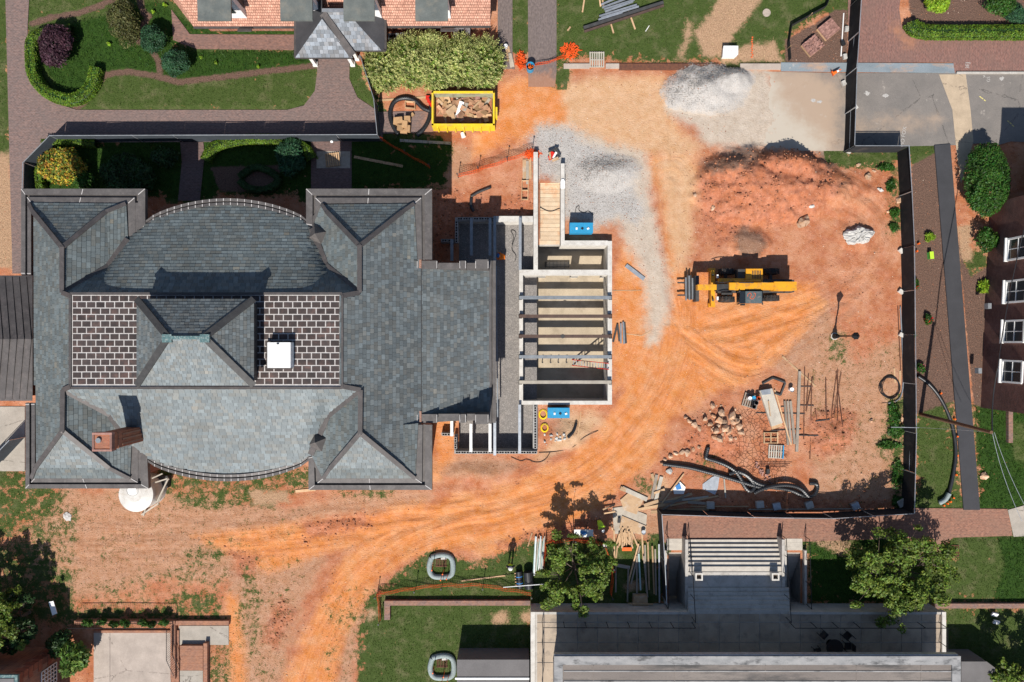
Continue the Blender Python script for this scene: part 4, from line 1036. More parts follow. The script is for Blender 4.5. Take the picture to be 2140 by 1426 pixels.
# steel beams
def ibeam(p0, p1, mt, label, w=.2, h=.3):
    p0 = Vector(p0); p1 = Vector(p1); d = Vector((0, 0, 1)); mb = MB()
    mb.bar(p0, p1, w, .025); mb.bar(p0 - d * (h / 2), p1 - d * (h / 2), .02, h - .026); mb.bar(p0 - d * h, p1 - d * h, w, .025)
    return mb.build('steel_beam', mt, None, label, 'steel beam', 'steel beams over the foundations')
for y, m_, lb in ((622,'steel_grey','grey steel beam across the basement, northernmost of five'), (661,'steel_brown','rusty brown steel beam second from the north across the basement'), (703,'steel_brown','rusty brown steel beam crossing the middle of the basement with a bolt plate'),
                  (746,'steel_grey','grey steel beam across the basement just north of the ladder'), (799,'lumber_bleached','pale steel beam across the dark southern end of the basement')):
    b = ibeam(W(1085, y, .95), W(1278, y, .95), m_, lb, .24)
    sm = MB(); sm.pbox(1084, y - 5, 1091, y + 5, ZW, .66, at=.66); sm.pbox(1272, y - 5, 1279, y + 5, ZW, .66, at=.66)
    sm.build('bearing_plate', 'black_metal', b)
mb = MB(); mb.cyl(W(1176, 703, .95), .16, .05, 12); mb.build('splice_plate', 'steel_dark', b)
for x, y0, y1, m_, lb in ((985,456,534,'steel_grey','grey steel joist over the shaded crawl space, west of its pair'), (1024,456,534,'steel_grey','grey steel joist over the shaded crawl space beside the double beam'), (1034,452,552,'steel_grey','bluish steel beam running into the hall gable from the north'),
      (1087,455,564,'galv','long pale steel beam over the gravel north of the basement'), (944,500,545,'steel_grey','short grey steel joist beside the red clay pit'), (984,886,945,'white_paint','white steel joist over the southern crawl space, west of its pair'),
      (1024,886,945,'white_paint','white steel joist over the southern crawl space beside the big beam'), (1034,880,952,'galv','pale steel beam below the hall gutter at the south end'), (1086,846,948,'galv','pale steel beam over the gravel south of the basement'), (944,880,912,'white_paint','short white steel joist at the southern notch')):
    z = .95 if x < 1086 else .98
    ibeam(W(x, y0, z), W(x, y1, z), m_, lb, .2)
mb = MB(); mb.bar(W(1037, 556, .9), W(1040, 872, .9), .09, .12); mb.build('steel_angle', 'steel_grey', None, 'long thin steel angle along the foot of the hall gutter', 'steel angle')
# white bucket lid and pale board on the corridor wall
mb = MB(); c = W(1176, 384, ZW + .06); mb.prism([(c[0]-.16,c[1]-.33),(c[0]+.16,c[1]-.33),(c[0]+.16,c[1]+.15),(c[0]+.08,c[1]+.33),(c[0]-.08,c[1]+.33),(c[0]-.16,c[1]+.15)], ZW, ZW + .1)
mb.build('white_bag', 'white_plastic', None, 'white folded bag lying on the corridor wall', 'bag')
# ladder in the basement
lad = thing('ladder', W(1236, 764, ZF), 'red and aluminium ladder leaning out of the basement', 'ladder')
a0 = Vector(W(1196, 758, ZF)); a1 = Vector(W(1272, 766, ZW + .15)); sd = Vector((0, .22, 0))
for s in (-1, 1): mb = MB(); mb.bar(a0 + sd * s, a1 + sd * s, .05, .09); mb.build('rail', 'red_tool', lad)
for i in range(13):
    p = a0.lerp(a1, (i + .5) / 13); mb = MB(); mb.bar(p - sd, p + sd, .05, .04); mb.build('rung', 'galv', lad)
# rebar grid roll in north room, floor drain
mb = MB()
for i in range(5): mb.bar(W(1138, 549 + i * 2.2, ZF + .2), W(1190, 549 + i * 2.2, ZF + .2), .04, .04)
for i in range(7): mb.bar(W(1140 + i * 8, 547, ZF + .16), W(1140 + i * 8, 560, ZF + .16), .03, .03)
mb.build('shutter_frame', 'steel_dark', None, 'dark steel shutter frame lying on the sunlit basement floor', 'frame')
for i, x in enumerate((1133, 1150, 1166, 1183)):
    mb = MB(); mb.cyl(W(x, 757, ZF), .035, .5, 8); mb.cyl((*W(x, 757, ZF)[:2], ZF + .5), .07, .06, 8)
    mb.build('pipe_stub', 'steel_dark', None, ['westernmost','second','third','easternmost'][i] + ' capped pipe stub standing in the basement floor', 'pipe', 'pipe stubs in the basement floor')

# ================================================================ tiled cottage (north-west)
COT = thing('tiled_cottage', W(690, 20, 0), 'cottage with salmon clay-tile roof, dormers and slate porch', 'building')
n = NT('clay_tile'); p = n.pos(); cc, ff = n.brick(p, (.50, .285, .205), (.40, .205, .145), (.22, .10, .07), 1, .16, .13, .016, .5)
cc = n.hsv(cc, .5, 1, n.math('MULTIPLY', n.rng(n.noise(n.mapping(p, (6, 8, 1)), 1, 1), .3, .7, .78, 1.25), n.rng(n.noise(p, .8, 4), .3, .7, .9, 1.1)))
n.bump(n.math('MULTIPLY', ff, -1), .6, .03); M['clay_tile'] = n.done(cc, .85, 0, .2)
e = 2.7; r_ = 6.6
mb = MB()
mb.add([W(405,57,e), W(1025,55,e), W(1025,-130,r_), W(300,-130,r_)], [[0,1,2,3]])
mb.add([W(405,57,e), W(300,-130,r_), W(262,-130,e)], [[0,1,2]])
croof = mb.build('roof', 'clay_tile', COT)
mb = MB(); mb.bar(W(405,58,e-.03), W(1025,56,e-.03), .14, .12); mb.build('gutter', 'flash_brown', COT)
mb = MB(); y0 = W(0,57,e)[1] + .95; mb.prism([(-22.5, y0), (-1.7, y0), (-1.7, y0 + 9), (-26, y0 + 9)], -.1, 2.9); mb.build('wall', 'brick_wall', COT)
for x0, x1 in ((413,483), (586,653), (718,783), (868,936)):
    X0 = W(x0, 43, 6.0)[0]; X1 = W(x1, 43, 6.0)[0]; yf = W(0, 43, 6.0)[1]; yw = 22.62
    mb = MB(); mb.prism([(X0 + .12, yw), (X1 - .06, yw), (X1 - .06, yw + 5), (X0 + .12, yw + 5)], 2.75, 5.84); dm = mb.build('dormer', 'white_paint', COT)
    mb = MB(); mb.hexa([(X0, yf, 5.86), (X1, yf, 5.86), (X1, yf + 6.5, 6.2), (X0, yf + 6.5, 6.2)], [(X0, yf, 6.0), (X1, yf, 6.0), (X1, yf + 6.5, 6.34), (X0, yf + 6.5, 6.34)]); mb.build('dormer_roof', 'dormer_zinc', dm)
    mb = MB(); mb.box(((X0 + X1) / 2, yw - .03, 4.7), (1.2, .08, 1.5)); mb.build('dormer_window', 'window_glass', dm)
    mb = MB(); mb.box((X1 - .04, yw + 1.7, 4.75), (.08, 2.6, 1.9)); mb.build('dormer_cheek', 'flash_brown', dm)
    mb = MB(); mb.box((X1 - .3, yw - .75, 2.95), (1.0, .25, .07), rx=-.46); mb.build('snow_guard', 'flash_brown', dm)
# slate porch: two interlocking hips
PO = MB(); rest = MB(); roof_base = MB()
def pface(pts, axis, lo, mi): face(pts, axis, lo, .3, .2, mi, keep=False)
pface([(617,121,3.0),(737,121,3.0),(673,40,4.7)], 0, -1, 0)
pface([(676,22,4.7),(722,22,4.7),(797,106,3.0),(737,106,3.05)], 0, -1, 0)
SMP = ['slate_porch', 'slate_shaded']
mat('slate_shaded', (.062, .062, .066), (.045, .045, .049), .8, 1.5, isl=.12)  # darker copy for the porch side faces, shade put into the colour
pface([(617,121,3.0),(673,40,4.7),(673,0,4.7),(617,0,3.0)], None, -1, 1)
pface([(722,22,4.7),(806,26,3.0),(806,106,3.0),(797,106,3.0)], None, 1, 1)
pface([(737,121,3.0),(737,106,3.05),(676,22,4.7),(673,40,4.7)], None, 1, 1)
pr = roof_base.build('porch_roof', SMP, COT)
rest.build('porch_slates', SMP, pr, kind='stuff')
mb = MB(); mb.bar(W(674,28,4.72), W(737,116,3.08), .5, .1); mb.build('porch_valley', 'flash_brown', COT)
mb = MB(); mb.bar(W(673,22,4.75), W(724,22,4.75), .22, .1); mb.build('porch_ridge', 'galv', COT)
mb = MB()
for a, b in (((617,121),(737,121)), ((617,121),(617,0)), ((737,106),(806,106)), ((806,106),(806,26))): mb.bar(W(*a, 2.96), W(*b, 2.96), .14, .12)
mb.build('porch_gutter', 'flash_brown', COT)
for x, y in ((660, 137), (738, 137), (747, 125), (800, 122)):
    c = W(x, y, 0); mb = MB(); mb.box((c[0], c[1] + .05, 1.45), (.24, .24, 2.9)); mb.box((c[0], c[1] + .05, .1), (.34, .34, .2)); mb.build('porch_post', 'white_paint', COT)
# air-conditioning units by the cottage wall
for i, (x, y, w_, m_, lb) in enumerate(((822, 81, 22, 'steel_grey', 'dark grey air conditioner nearest the porch'), (853, 80, 34, 'galv', 'wide pale air conditioner between two dark ones'), (905, 82, 24, 'steel_dark', 'dark air conditioner half hidden by yellow shrubs'), (965, 70, 34, 'galv', 'white air conditioner with a round fan near the cottage end'))):
    t = thing('air_conditioner', W(x, y, 0), lb, 'air conditioner', 'air conditioners along the cottage'); c = W(x, y, .9)
    mb = MB(); mb.box((c[0], c[1], .45), (w_ / S, .8, .9)); mb.build('casing', m_, t)
    mb = MB(); mb.cyl((c[0], c[1], .9), .3, .03, 20); mb.cyl((c[0], c[1], .93), .08, .03, 10); mb.build('fan_grille', 'black_metal', t)
    for k in range(4): mb = MB(); mb.bar((c[0], c[1], .95), (c[0] + .3 * math.cos(k * 1.57), c[1] + .3 * math.sin(k * 1.57), .95), .04, .015); mb.build('fan_blade', 'steel_grey', t)

# ================================================================ brick building on the east side
EB = thing('brick_dormitory', W(2090, 650, 0), 'dark brown brick building with white sash windows at the right edge', 'building')
pA = Vector(W(2069, 428, 0)); pB = Vector(W(2049, 852, 0)); du = (pB - pA).normalized(); dn = Vector((du.y, -du.x, 0))
if dn.x > 0: dn = -dn
brickmat('brick_dark', (.135, .058, .042), (.085, .04, .032), (.16, .11, .095), .075, .22)
n = NT('brick_dorm'); p = n.pos(); sx = n.t.nodes.new('ShaderNodeSeparateXYZ'); n._in(sx.inputs[0], p); cb = n.t.nodes.new('ShaderNodeCombineXYZ'); n._in(cb.inputs[0], sx.outputs[1]); n._in(cb.inputs[1], sx.outputs[2])
c_, f_ = n.brick(cb.outputs[0], (.16, .064, .046), (.10, .042, .033), (.17, .115, .10), 1, .22, .075, .01)
c_ = n.hsv(c_, .5, 1, n.rng(n.noise(p, 1.3, 4, .6), .3, .7, .75, 1.25)); n.bump(f_, -.3, .01); M['brick_dorm'] = n.done(c_, .9, 0, .2)
back = Vector((12, 0, 0))
mb = MB(); q = [pA, pB, pB + back, pA + back]
mb.prism([(v.x, v.y) for v in q], -.1, 7.6); mb.build('wall', 'brick_dorm', EB)
mb = MB(); mb.prism([(v.x - .15, v.y) for v in (pA, pB)] + [(v.x, v.y) for v in (pB + back, pA + back)], 7.6, 7.75); mb.build('roof', 'roof_membrane', EB)
for yc in (519, 609, 693, 777):
    z0, z1 = 2.15, 4.05; Yc = W(0, yc, 3.0)[1]; t = (pA.y - Yc) / -du.y; c = pA + du * t
    fr = MB(); wd_ = 1.5; o_ = dn * .06
    def P(u, z, out=.0): v = c + du * u + dn * out; return (v.x, v.y, z)
    for (u0, z_0, u1, z_1) in ((-wd_/2, z0, wd_/2, z0), (-wd_/2, z1, wd_/2, z1), (-wd_/2, z0, -wd_/2, z1), (wd_/2, z0, wd_/2, z1)): fr.bar(P(u0, z_0, .04), P(u1, z_1, .04), .13, .13)
    win = fr.build('window', 'white_paint', EB)
    s_ = MB(); s_.bar(P(-wd_/2 - .1, z0 - .1, .1), P(wd_/2 + .1, z0 - .1, .1), .26, .1); s_.build('sill', 'white_paint', win)
    g_ = MB(); g_.add([P(-wd_/2, z0, .012), P(wd_/2, z0, .012), P(wd_/2, z1, .012), P(-wd_/2, z1, .012)], [[0,1,2,3]]); g_.build('pane', 'window_glass', win)
    m_ = MB(); m_.bar(P(0, z0, .03), P(0, z1, .03), .05, .05); m_.bar(P(-wd_/2, (z0+z1)/2, .032), P(wd_/2, (z0+z1)/2, .032), .05, .05); m_.build('muntin', 'white_paint', win)
for yc, zc, lb in ((640, 1.4, 'x'), (775, .9, 'y')):
    c = W(2066 if zc > 1 else 2046, yc, zc); mb = MB(); mb.box((c[0] - .05, c[1], zc), (.25, .4, .4)); mb.build('meter_box', 'galv', EB)

# ================================================================ terrace, steps and low building at the south
TER = thing('stone_terrace', W(1540, 1300, 0), 'raised stone terrace with broad steps north of the low concrete building', 'terrace')
ZT = 1.8
mb = MB()
T0 = W(1110, 1279, ZT); T1 = W(1972, 1500, ZT)
def tr_(x0, y0, x1, y1, z0, z1, mt, nm, m_=None, par=TER, at=None):
    b = MB(); b.pbox(x0, y0, x1, y1, z0, z1, at=at); return b.build(nm, mt, par)
tr_(1110, 1281, 1972, 1500, -.2, ZT - .03, 'concrete', 'retaining_wall')
pv = None; gx = 42.3
for r, (y0, y1) in enumerate(((1283, 1300), (1301, 1342), (1343, 1384), (1385, 1426))):
    for k in range(20):
        x0 = 1122 + k * gx; c = W(x0 + gx / 2, (y0 + y1) / 2, ZT - .012); sx_, sy_ = (gx - 1.3) * (1 - ZT / H) / S, (y1 - y0 - .7) * (1 - ZT / H) / S
        if pv is None: b = MB(); b.box((0, 0, 0), (1, 1, .03)); pv = b.build('paver', 'plaza_paver', TER, local=True); pv.location = Vector(c) - WORLD[TER]; pv.scale = (sx_, sy_, 1)
        else: piece('paver', pv.data, TER, c, (0, 0, 0), (sx_, sy_, 1))
for x0, x1 in ((1109, 1118), (1967, 1975)): tr_(x0, 1278, x1, 1500, ZT - .3, ZT + .12, 'concrete_light', 'coping', at=ZT)
tr_(1118, 1278, 1440, 1283, ZT - .3, ZT + .12, 'concrete', 'coping', at=ZT); tr_(1648, 1278, 1967, 1283, ZT - .3, ZT + .12, 'concrete', 'coping', at=ZT)
ysl = 1128
for i in range(7):   # lower flight
    b = MB(); z1 = .13 * (i + 1); y0 = 1128 + i * 9.4; b.pbox(1438, y0, 1634, 1290, z1 - .13 if i else -.1, z1, at=z1); b.build('step', 'step_stone', TER)
b = MB(); b.pbox(1438, 1196, 1634, 1290, .8, .95, at=.95); b.build('landing', 'concrete', TER)
for i in range(6):
    z1 = .95 + .14 * (i + 1); b = MB(); b.pbox(1438, 1229 + i * 9, 1650, 1294, z1 - .14, z1, at=z1); b.build('step', 'concrete', TER)
for x0 in (1432, 1634): b = MB(); b.pbox(x0, 1128, x0 + 6, 1290, -1.6, 1.02, at=1.0); b.build('cheek_wall', 'concrete', TER)
for x in (1461, 1621):
    b = MB(); c = W(x, 1206, 1.4)
    for dx, dy, w_, h_ in ((-.22,0,.1,.54),(.22,0,.1,.54),(0,-.22,.34,.1),(0,.22,.34,.1)): b.box((c[0] + dx, c[1] + dy, 1.18), (w_, h_, .46))
    pt = b.build('planter', 'concrete_light', None, 'square pale stone planter at the %s end of the landing' % ('west' if x < 1500 else 'east'), 'planter', 'planters on the steps')
    b = MB(); b.box((c[0], c[1], 1.1), (.34, .34, .2)); b.build('soil', 'bark', pt)
# sunken stairwells
for x0, x1, nm in ((1392, 1432, 'w'), (1640, 1677, 'e')):
    b = MB(); b.pbox(x0, 1148, x1, 1270, -2.4, -2.2, at=0); b.build('stairwell_floor', 'concrete', TER)
    for i in range(10): b = MB(); b.pbox(x0 + .4, 1150 + i * 8, x1 - .4, 1158.2 + i * 8, -2.3, -.2 * i - .12, at=0); b.build('stairwell_step', 'step_stone', TER)
    for i in range(3): b = MB(); b.pbox(x0 + .4, 1126 + i * 8, x1 - .4, 1134 + i * 8, -.1, .02 + .004 * i, at=0); b.build('stairwell_landing', 'step_stone', TER)
    b = MB(); b.pbox(x0 - 5, 1148, x0, 1276, -2.3, .35, at=0); b.build('stairwell_wall', 'concrete', TER); b = MB(); b.pbox(x1, 1148, x1 + 5, 1276, -2.3, .36, at=0)
    if nm == 'e': b.build('stairwell_wall', 'concrete', TER)
    b = MB(); b.pbox(x0 - 5, 1268, x1 + 5, 1283, -2.3, .9, at=0); b.build('stairwell_wall', 'concrete', TER)
def railing(pts, lb, zt=1.0, step=1.45, r=.028, mid=False):
    t = thing('railing', pts[0][:2] + (pts[0][2],), lb, 'railing', 'black railings of the terrace')
    P = [Vector(q) for q in pts]; up = Vector((0, 0, zt)); mb = MB()
    for a, b in zip(P[:-1], P[1:]): mb.tube([a + up, b + up], r, 6)
    if mid:
        for a, b in zip(P[:-1], P[1:]): mb.tube([a + up * .5, b + up * .5], r * .8, 6)
    mb.build('rail', 'black_metal', t)
    for a, b in zip(P[:-1], P[1:]):
        k = max(1, round((b - a).length / step))
        for i in range(k + (1 if b is P[-1] else 0)): q = a.lerp(b, i / k); mb = MB(); mb.tube([q - Vector((0, 0, .02)), q + up], r * .9, 6); mb.build('post', 'black_metal', t)
railing([W(1133,1420,ZT), W(1133,1300,ZT), W(1446,1301,ZT)], 'black railing round the western half of the terrace')
railing([W(1650,1301,ZT), W(1962,1301,ZT), W(1962,1420,ZT)], 'black railing round the eastern half of the terrace')
railing([W(1435,1118,0), W(1441,1195,.95), W(1446,1290,ZT)], 'black handrail climbing the west side of the steps')
railing([W(1632,1118,0), W(1636,1195,.95), W(1642,1290,ZT)], 'black handrail climbing the east side of the steps')
railing([W(1391,1115,0), W(1390,1262,.3)], 'black rail beside the western stairwell'); railing([W(1680,1120,0), W(1684,1262,.35)], 'black rail beside the eastern stairwell')
# terrace furniture in the shade
ft = thing('patio_table', W(1745, 1347, ZT), 'round black metal patio table in the terrace shade', 'table'); c = W(1733, 1342, ZT + .7)
c = W(1735, 1345, ZT); mb = MB(); mb.cyl((c[0], c[1], ZT + .68), .6, .04, 24); mb.build('top', 'black_plastic', ft); mb = MB(); mb.cyl((c[0], c[1], ZT), .06, .7, 8); mb.cyl((c[0], c[1], ZT), .3, .04, 12); mb.build('pedestal', 'black_metal', ft)
for i, (x, y, a, lb) in enumerate(((1716, 1322, 2.4, 'black patio chair north-west of the round table'), (1764, 1324, .8, 'black patio chair north-east of the round table'), (1766, 1345, 0., 'black patio chair east of the round table'), (1764, 1365, -.7, 'black patio chair south-east of the round table'), (1703, 1357, 3.3, 'black patio chair west of the round table by the roof'))):
    t = thing('patio_chair', W(x, y, ZT), lb, 'chair', 'patio chairs on the terrace'); c = Vector(W(x, y, ZT)); R = Matrix.Rotation(a, 3, 'Z')
    def L(v): return tuple(c + R @ Vector(v))
    mb = MB(); mb.box(L((0, 0, .44)), (.5, .5, .04), a); mb.build('seat', 'black_plastic', t); mb = MB(); mb.box(L((.27, 0, .75)), (.05, .5, .5), a); mb.build('backrest', 'black_plastic', t)
    for sx_ in (-.22, .22):
        for sy_ in (-.22, .22): mb = MB(); mb.bar(L((sx_, sy_, 0)), L((sx_, sy_, .44)), .035, .035); mb.build('leg', 'black_metal', t)
# low concrete building
SB = thing('concrete_building', W(1580, 1420, 0), 'flat-roofed concrete building with weathered coping along the bottom edge', 'building')
ZB = 5.2
b = MB(); b.pbox(1162, 1426, 2004, 1600, -.1, ZB - .45, at=ZB); b.build('wall', 'concrete', SB)
b = MB(); b.pbox(1160, 1374, 2006, 1600, ZB - .42, ZB - .31, at=ZB); b.build('canopy_slab', 'concrete', SB)
b = MB(); b.pbox(1176, 1390, 1990, 1560, ZB - .3, ZB - .12, at=ZB); b.build('roof', 'roof_membrane', SB)
for x0, y0, x1, y1 in ((1158,1372,2008,1390), (1158,1390,1176,1560), (1990,1390,2008,1560)): b = MB(); b.pbox(x0, y0, x1, y1, ZB - .5, ZB, at=ZB); b.build('coping', 'coping', SB)
b = MB(); b.pbox(1158, 1369.5, 2004, 1372, ZB - .45, ZB - .1, at=ZB); b.build('fascia', 'galv', SB)
for y in (1403, 1424): b = MB(); b.bar(W(1178, y, ZB - .1), W(1988, y + .6, ZB - .1), .07, .03); b.build('roof_seam', 'coping', SB)
for x in (1240, 1410, 1600, 1790, 1925): b = MB(); b.bar(W(x, 1391, ZB - .105), W(x, 1440, ZB - .105), .05, .02); b.build('roof_seam', 'roof_membrane', SB)
brickmat('brick_wall_dim', (.20, .085, .06), (.15, .062, .045), (.22, .16, .13), .22, .075)
mat('roof_grey', (.15, .14, .137), (.12, .112, .11), .85, .8); b = MB(); b.pbox(955, 1379, 1106, 1560, -.1, 1.86, at=1.86); lo_ = b.build('low_annex', 'roof_grey', SB)
b = MB(); b.prism([W(2009,1383,2)[:2], W(2062,1383,2)[:2], W(2120,1426,2)[:2], W(2200,1490,2)[:2], W(2009,1490,2)[:2]], -.1, 2.0); b.build('side_annex', 'roof_grey', SB)
for t in (1417,): b = MB(); b.pbox(951, t, 1106, t + 4, 1.85, 1.93, at=1.93); b.build('annex_edge', 'white_paint', SB)

# ================================================================ brick house, patio and steps (south-west)
WH = thing('brick_house', W(60, 1380, 0), 'red brick house corner with quoins and white lattice window at lower left', 'building')
cb_ = W(126, 1352, 0); hz = 4.4
b = MB(); b.prism([(-60, cb_[1]), (cb_[0], cb_[1]), (cb_[0], -45), (-60, -45)][::-1], -.1, hz); b.build('wall', 'brick_wall_dim', WH)
b = MB(); b.prism([(-60, cb_[1] + .12), (cb_[0] + .12, cb_[1] + .12), (cb_[0] + .12, -45), (-60, -45)][::-1], hz, hz + .18); b.build('roof_edge', 'verdigris', WH)
b = MB(); b.prism([(-60, cb_[1] - .1), (cb_[0] - .1, cb_[1] - .1), (cb_[0] - .1, -45), (-60, -45)][::-1], hz + .18, hz + .22); b.build('roof', 'roof_grey', WH)
for i in range(9):
    z = .25 + i * .48; w1, w2 = (.75, .45) if i % 2 else (.45, .75); b = MB(); b.box((cb_[0] - w1 / 2 + .03, cb_[1] - w2 / 2 + .03, z), (w1, w2, .42)); b.build('quoin', 'brick_red', WH)
b = MB(); wp = lambda u, z: (cb_[0] + .05, cb_[1] - 1.6 - u, z)
b.add([wp(-.7, .5), wp(.7, .5), wp(.7, 2.1), wp(-.7, 2.1)], [[0,1,2,3]]); wn_ = b.build('window', 'window_glass', WH)
b = MB()
for k in range(6): b.bar(wp(-.7 + k * .28, .5), wp(-.7 + k * .28, 2.1), .05, .06)
for k in range(6): b.bar(wp(-.7, .5 + k * .32), wp(.7, .5 + k * .32), .05, .06)
b.build('lattice', 'white_paint', wn_)
ST = thing('patio_wall', W(270, 1310, 0), 'low red brick wall and edging round the pale patio', 'wall')
for x0, y0, x1, y1, z1 in ((155,1298,365,1305,.45), (365,1298,478,1307,.32), (356,1305,366,1420,.35), (425,1345,433,1500,.4), (196,1318,356,1323,.1), (358,1318,374,1500,.12)):
    b = MB(); b.pbox(x0, y0, x1, y1, -.1, z1, at=z1); b.build('coping', 'brick_south', ST)
for i in range(7): b = MB(); b.pbox(376, 1350 + i * 7.4, 424, 1357.2 + i * 7.4, -.1, .32 - .035 * i); b.build('step', 'brick_south', ST)
b = MB(); b.pbox(376, 1402, 424, 1500, -.1, .05); b.build('landing', 'slab_grey', ST)
rl = thing('patio_railing', W(300, 1300, .4), 'black picket railing along the brick patio wall', 'railing')
def picket(pa, pb, hh=.95, n_=None):
    pa = Vector(pa); pb = Vector(pb); L = (pb - pa).length; n_ = int(L / .14); b = MB(); u = Vector((0, 0, hh)); b.tube([pa + u, pb + u], .025, 6); b.tube([pa + u * .12, pb + u * .12], .02, 6); b.build('rail', 'black_metal', rl)
    b = MB()
    for i in range(n_ + 1): q_ = pa.lerp(pb, i / n_); b.bar(q_, q_ + u, .016, .016)
    b.build('pickets', 'black_metal', rl, kind='stuff')
picket(W(158,1302,.45), W(360,1302,.45)); picket(W(361,1306,.3), W(361,1368,.3)); picket(W(361,1368,.3), W(376,1400,.1))
# garden retaining walls of brick
for pts, lb in (([(803,1256),(1108,1256),(1108,1266),(815,1266),(815,1296),(803,1296)], 'low brick garden wall with a short return beside orange netting'), ([(1955,1262),(2200,1262),(2200,1272),(1955,1272)], 'low brick garden wall east of the terrace tree'), ([(2108,858),(2117,858),(2117,926),(2108,926)], 'short brick kerb in the lawn by the dark brick building')):
    b = MB(); b.prism([W(x, y, .3)[:2] for x, y in pts], -.1, .3); b.build('garden_wall', 'brick_walk', None, lb, 'wall')
b = MB(); b.prism([W(x, y, .02)[:2] for x, y in ((1632,131),(1992,133),(1995,153),(1632,149))], -.03, .045)
b.build('footboard', 'grey_plank', None, 'long bluish grey board laid along the road edge under the fence', 'board')
b = MB(); b.prism([W(x, y, .08)[:2] for x, y in ((1953,304),(1986,301),(2048,1066),(2014,1066))], -.03, .09)
mat('rubber_mat', (.05, .05, .055), (.04, .04, .044), .85, .8, bump=.1); b.build('rubber_walkway', 'rubber_mat', None, 'long black rubber walkway mat beside the brick building', 'walkway')

kb = thing('road_kerb', W(1400, 140, 0), 'broken concrete kerb with timber and rusty steel along the top lawn', 'kerb')
for x0, y0, x1, y1, m_ in ((1178,133,1232,143,'concrete_pink'), (1266,133,1294,143,'concrete_pink'), (1294,133,1502,146,'rust'), (1547,133,1632,145,'concrete_pink'), (2000,150,2200,154,'concrete')):
    b = MB(); b.pbox(x0, y0, x1, y1, -.1, .14); b.build('kerbstone', m_, kb)
# ================================================================ screen fences
def fence(pts, lb, h=1.65, mt='black_fabric', mid=True, pw=3.0, feet=False):
    P = [Vector(W(x, y, 0)) for x, y in pts]; t = thing('screen_fence', P[0], lb, 'fence', 'dark screen fences round the site')
    for a, b in zip(P[:-1], P[1:]):
        k = max(1, round((b - a).length / pw)); up = Vector((0, 0, 1))
        for i in range(k):
            q0, q1 = a.lerp(b, i / k), a.lerp(b, (i + 1) / k); d = (q1 - q0).normalized()
            mb = MB(); j = [random.uniform(-.06, .06) for _ in range(2)]; nr = Vector((-d.y, d.x, 0))
            mb.bar(q0 + up * (h / 2) + d * .03 + nr * j[0], q1 + up * (h / 2) - d * .03 + nr * j[1], .02, h - .1); mb.build('panel', mt, t)
            mb = MB(); mb.tube([q0 - up * .05, q0 + up * (h + .04)], .03, 6); mb.build('post', 'galv', t)
            mb = MB(); mb.tube([q0 + up * h, q1 + up * h], .028, 6); mb.build('top_rail', 'galv', t)
            if mid: mb = MB(); mb.tube([q0 + up * (h * .5) + nr * .03, q1 + up * (h * .5) + nr * .03], .018, 5); mb.build('mid_rail', 'galv', t)
    mb = MB(); mb.tube([P[-1] - Vector((0, 0, .05)), P[-1] + Vector((0, 0, h + .04))], .03, 6); mb.build('post', 'galv', t)
    return t
fence([(78,420),(80,352),(134,297),(797,295),(790,222),(762,134)], 'bluish grey screen fence round the shaded western garden', 1.6, 'slate_fabric', False)
fence([(1782,-60),(1768,160),(1763,318)], 'black screen fence crossing the road at the north', 1.65)
fence([(1763,318),(1873,318),(1879,410),(1884,520)], 'black screen fence turning the corner by the dirt heap', 1.65, mid=False)
fence([(1884,520),(1886,700),(1888,900),(1884,1062)], 'black screen fence along the eastern edge of the clay yard', 1.65)
fence([(1884,1062),(1720,1072),(1560,1070),(1374,1064)], 'black screen fence along the southern brick path', 1.65, mid=False)
fence([(1374,1064),(1380,1160),(1384,1246)], 'black screen fence beside the sunken stairwell', 1.5, mid=False)
fence([(-40,1010),(52,914)], 'dark screen fence at the south-west corner of the hall', 1.6, 'slate_fabric', False)

# ================================================================ foliage
def leafcloud(lumps, n, size, up=.35, shell=.55, aspect=2.0, seed=0, flat=1.0, fold=True):
    """leaf blades spread through ellipsoid lumps -> verts, faces (quads)"""
    r = np.random.default_rng(seed); w = np.array([l[1][0] * l[1][1] + l[1][0] * l[1][2] for l in lumps]); w = w / w.sum(); k = r.choice(len(lumps), n, p=w)
    C = np.array([l[0] for l in lumps])[k]; R = np.array([l[1] for l in lumps])[k]
    d = r.normal(size=(n, 3)); d[:, 2] = np.abs(d[:, 2]) * 1.0 - .25 * r.random(n); d /= np.linalg.norm(d, axis=1)[:, None]
    rad = shell + (1.05 - shell) * r.random(n) ** .6
    pos = C + R * d * rad[:, None]
    nrm = d / R; nrm /= np.linalg.norm(nrm, axis=1)[:, None]; nrm = nrm * .7 + r.normal(size=(n, 3)) * .55 + np.array([0, 0, up]); nrm /= np.linalg.norm(nrm, axis=1)[:, None]
    a = r.normal(size=(n, 3)); a -= (a * nrm).sum(1)[:, None] * nrm; a /= np.linalg.norm(a, axis=1)[:, None]; b = np.cross(nrm, a)
    s = size * (.6 + .8 * r.random(n))[:, None]
    tip = pos + a * s * aspect * .5; base = pos - a * s * aspect * .5; l = pos + b * s * .5 - nrm * s * .12; q = pos - b * s * .5 - nrm * s * .12
    V = np.stack([tip, l, base, q], 1).reshape(-1, 3); F = np.arange(4 * n).reshape(-1, 4)
    V[:, 2] = np.maximum(V[:, 2], .01)
    return V, F
def lumpy(c, R, k, seed, f=.45):
    r = np.random.default_rng(seed); L = [(c, tuple(np.array(R) * .78))]
    for i in range(k):
        d = r.normal(size=3); d[2] = abs(d[2]); d /= np.linalg.norm(d); L.append((tuple(np.array(c) + np.array(R) * d * .62), tuple(np.array(R) * f * r.uniform(.7, 1.15))))
    return L
SEED = [100]
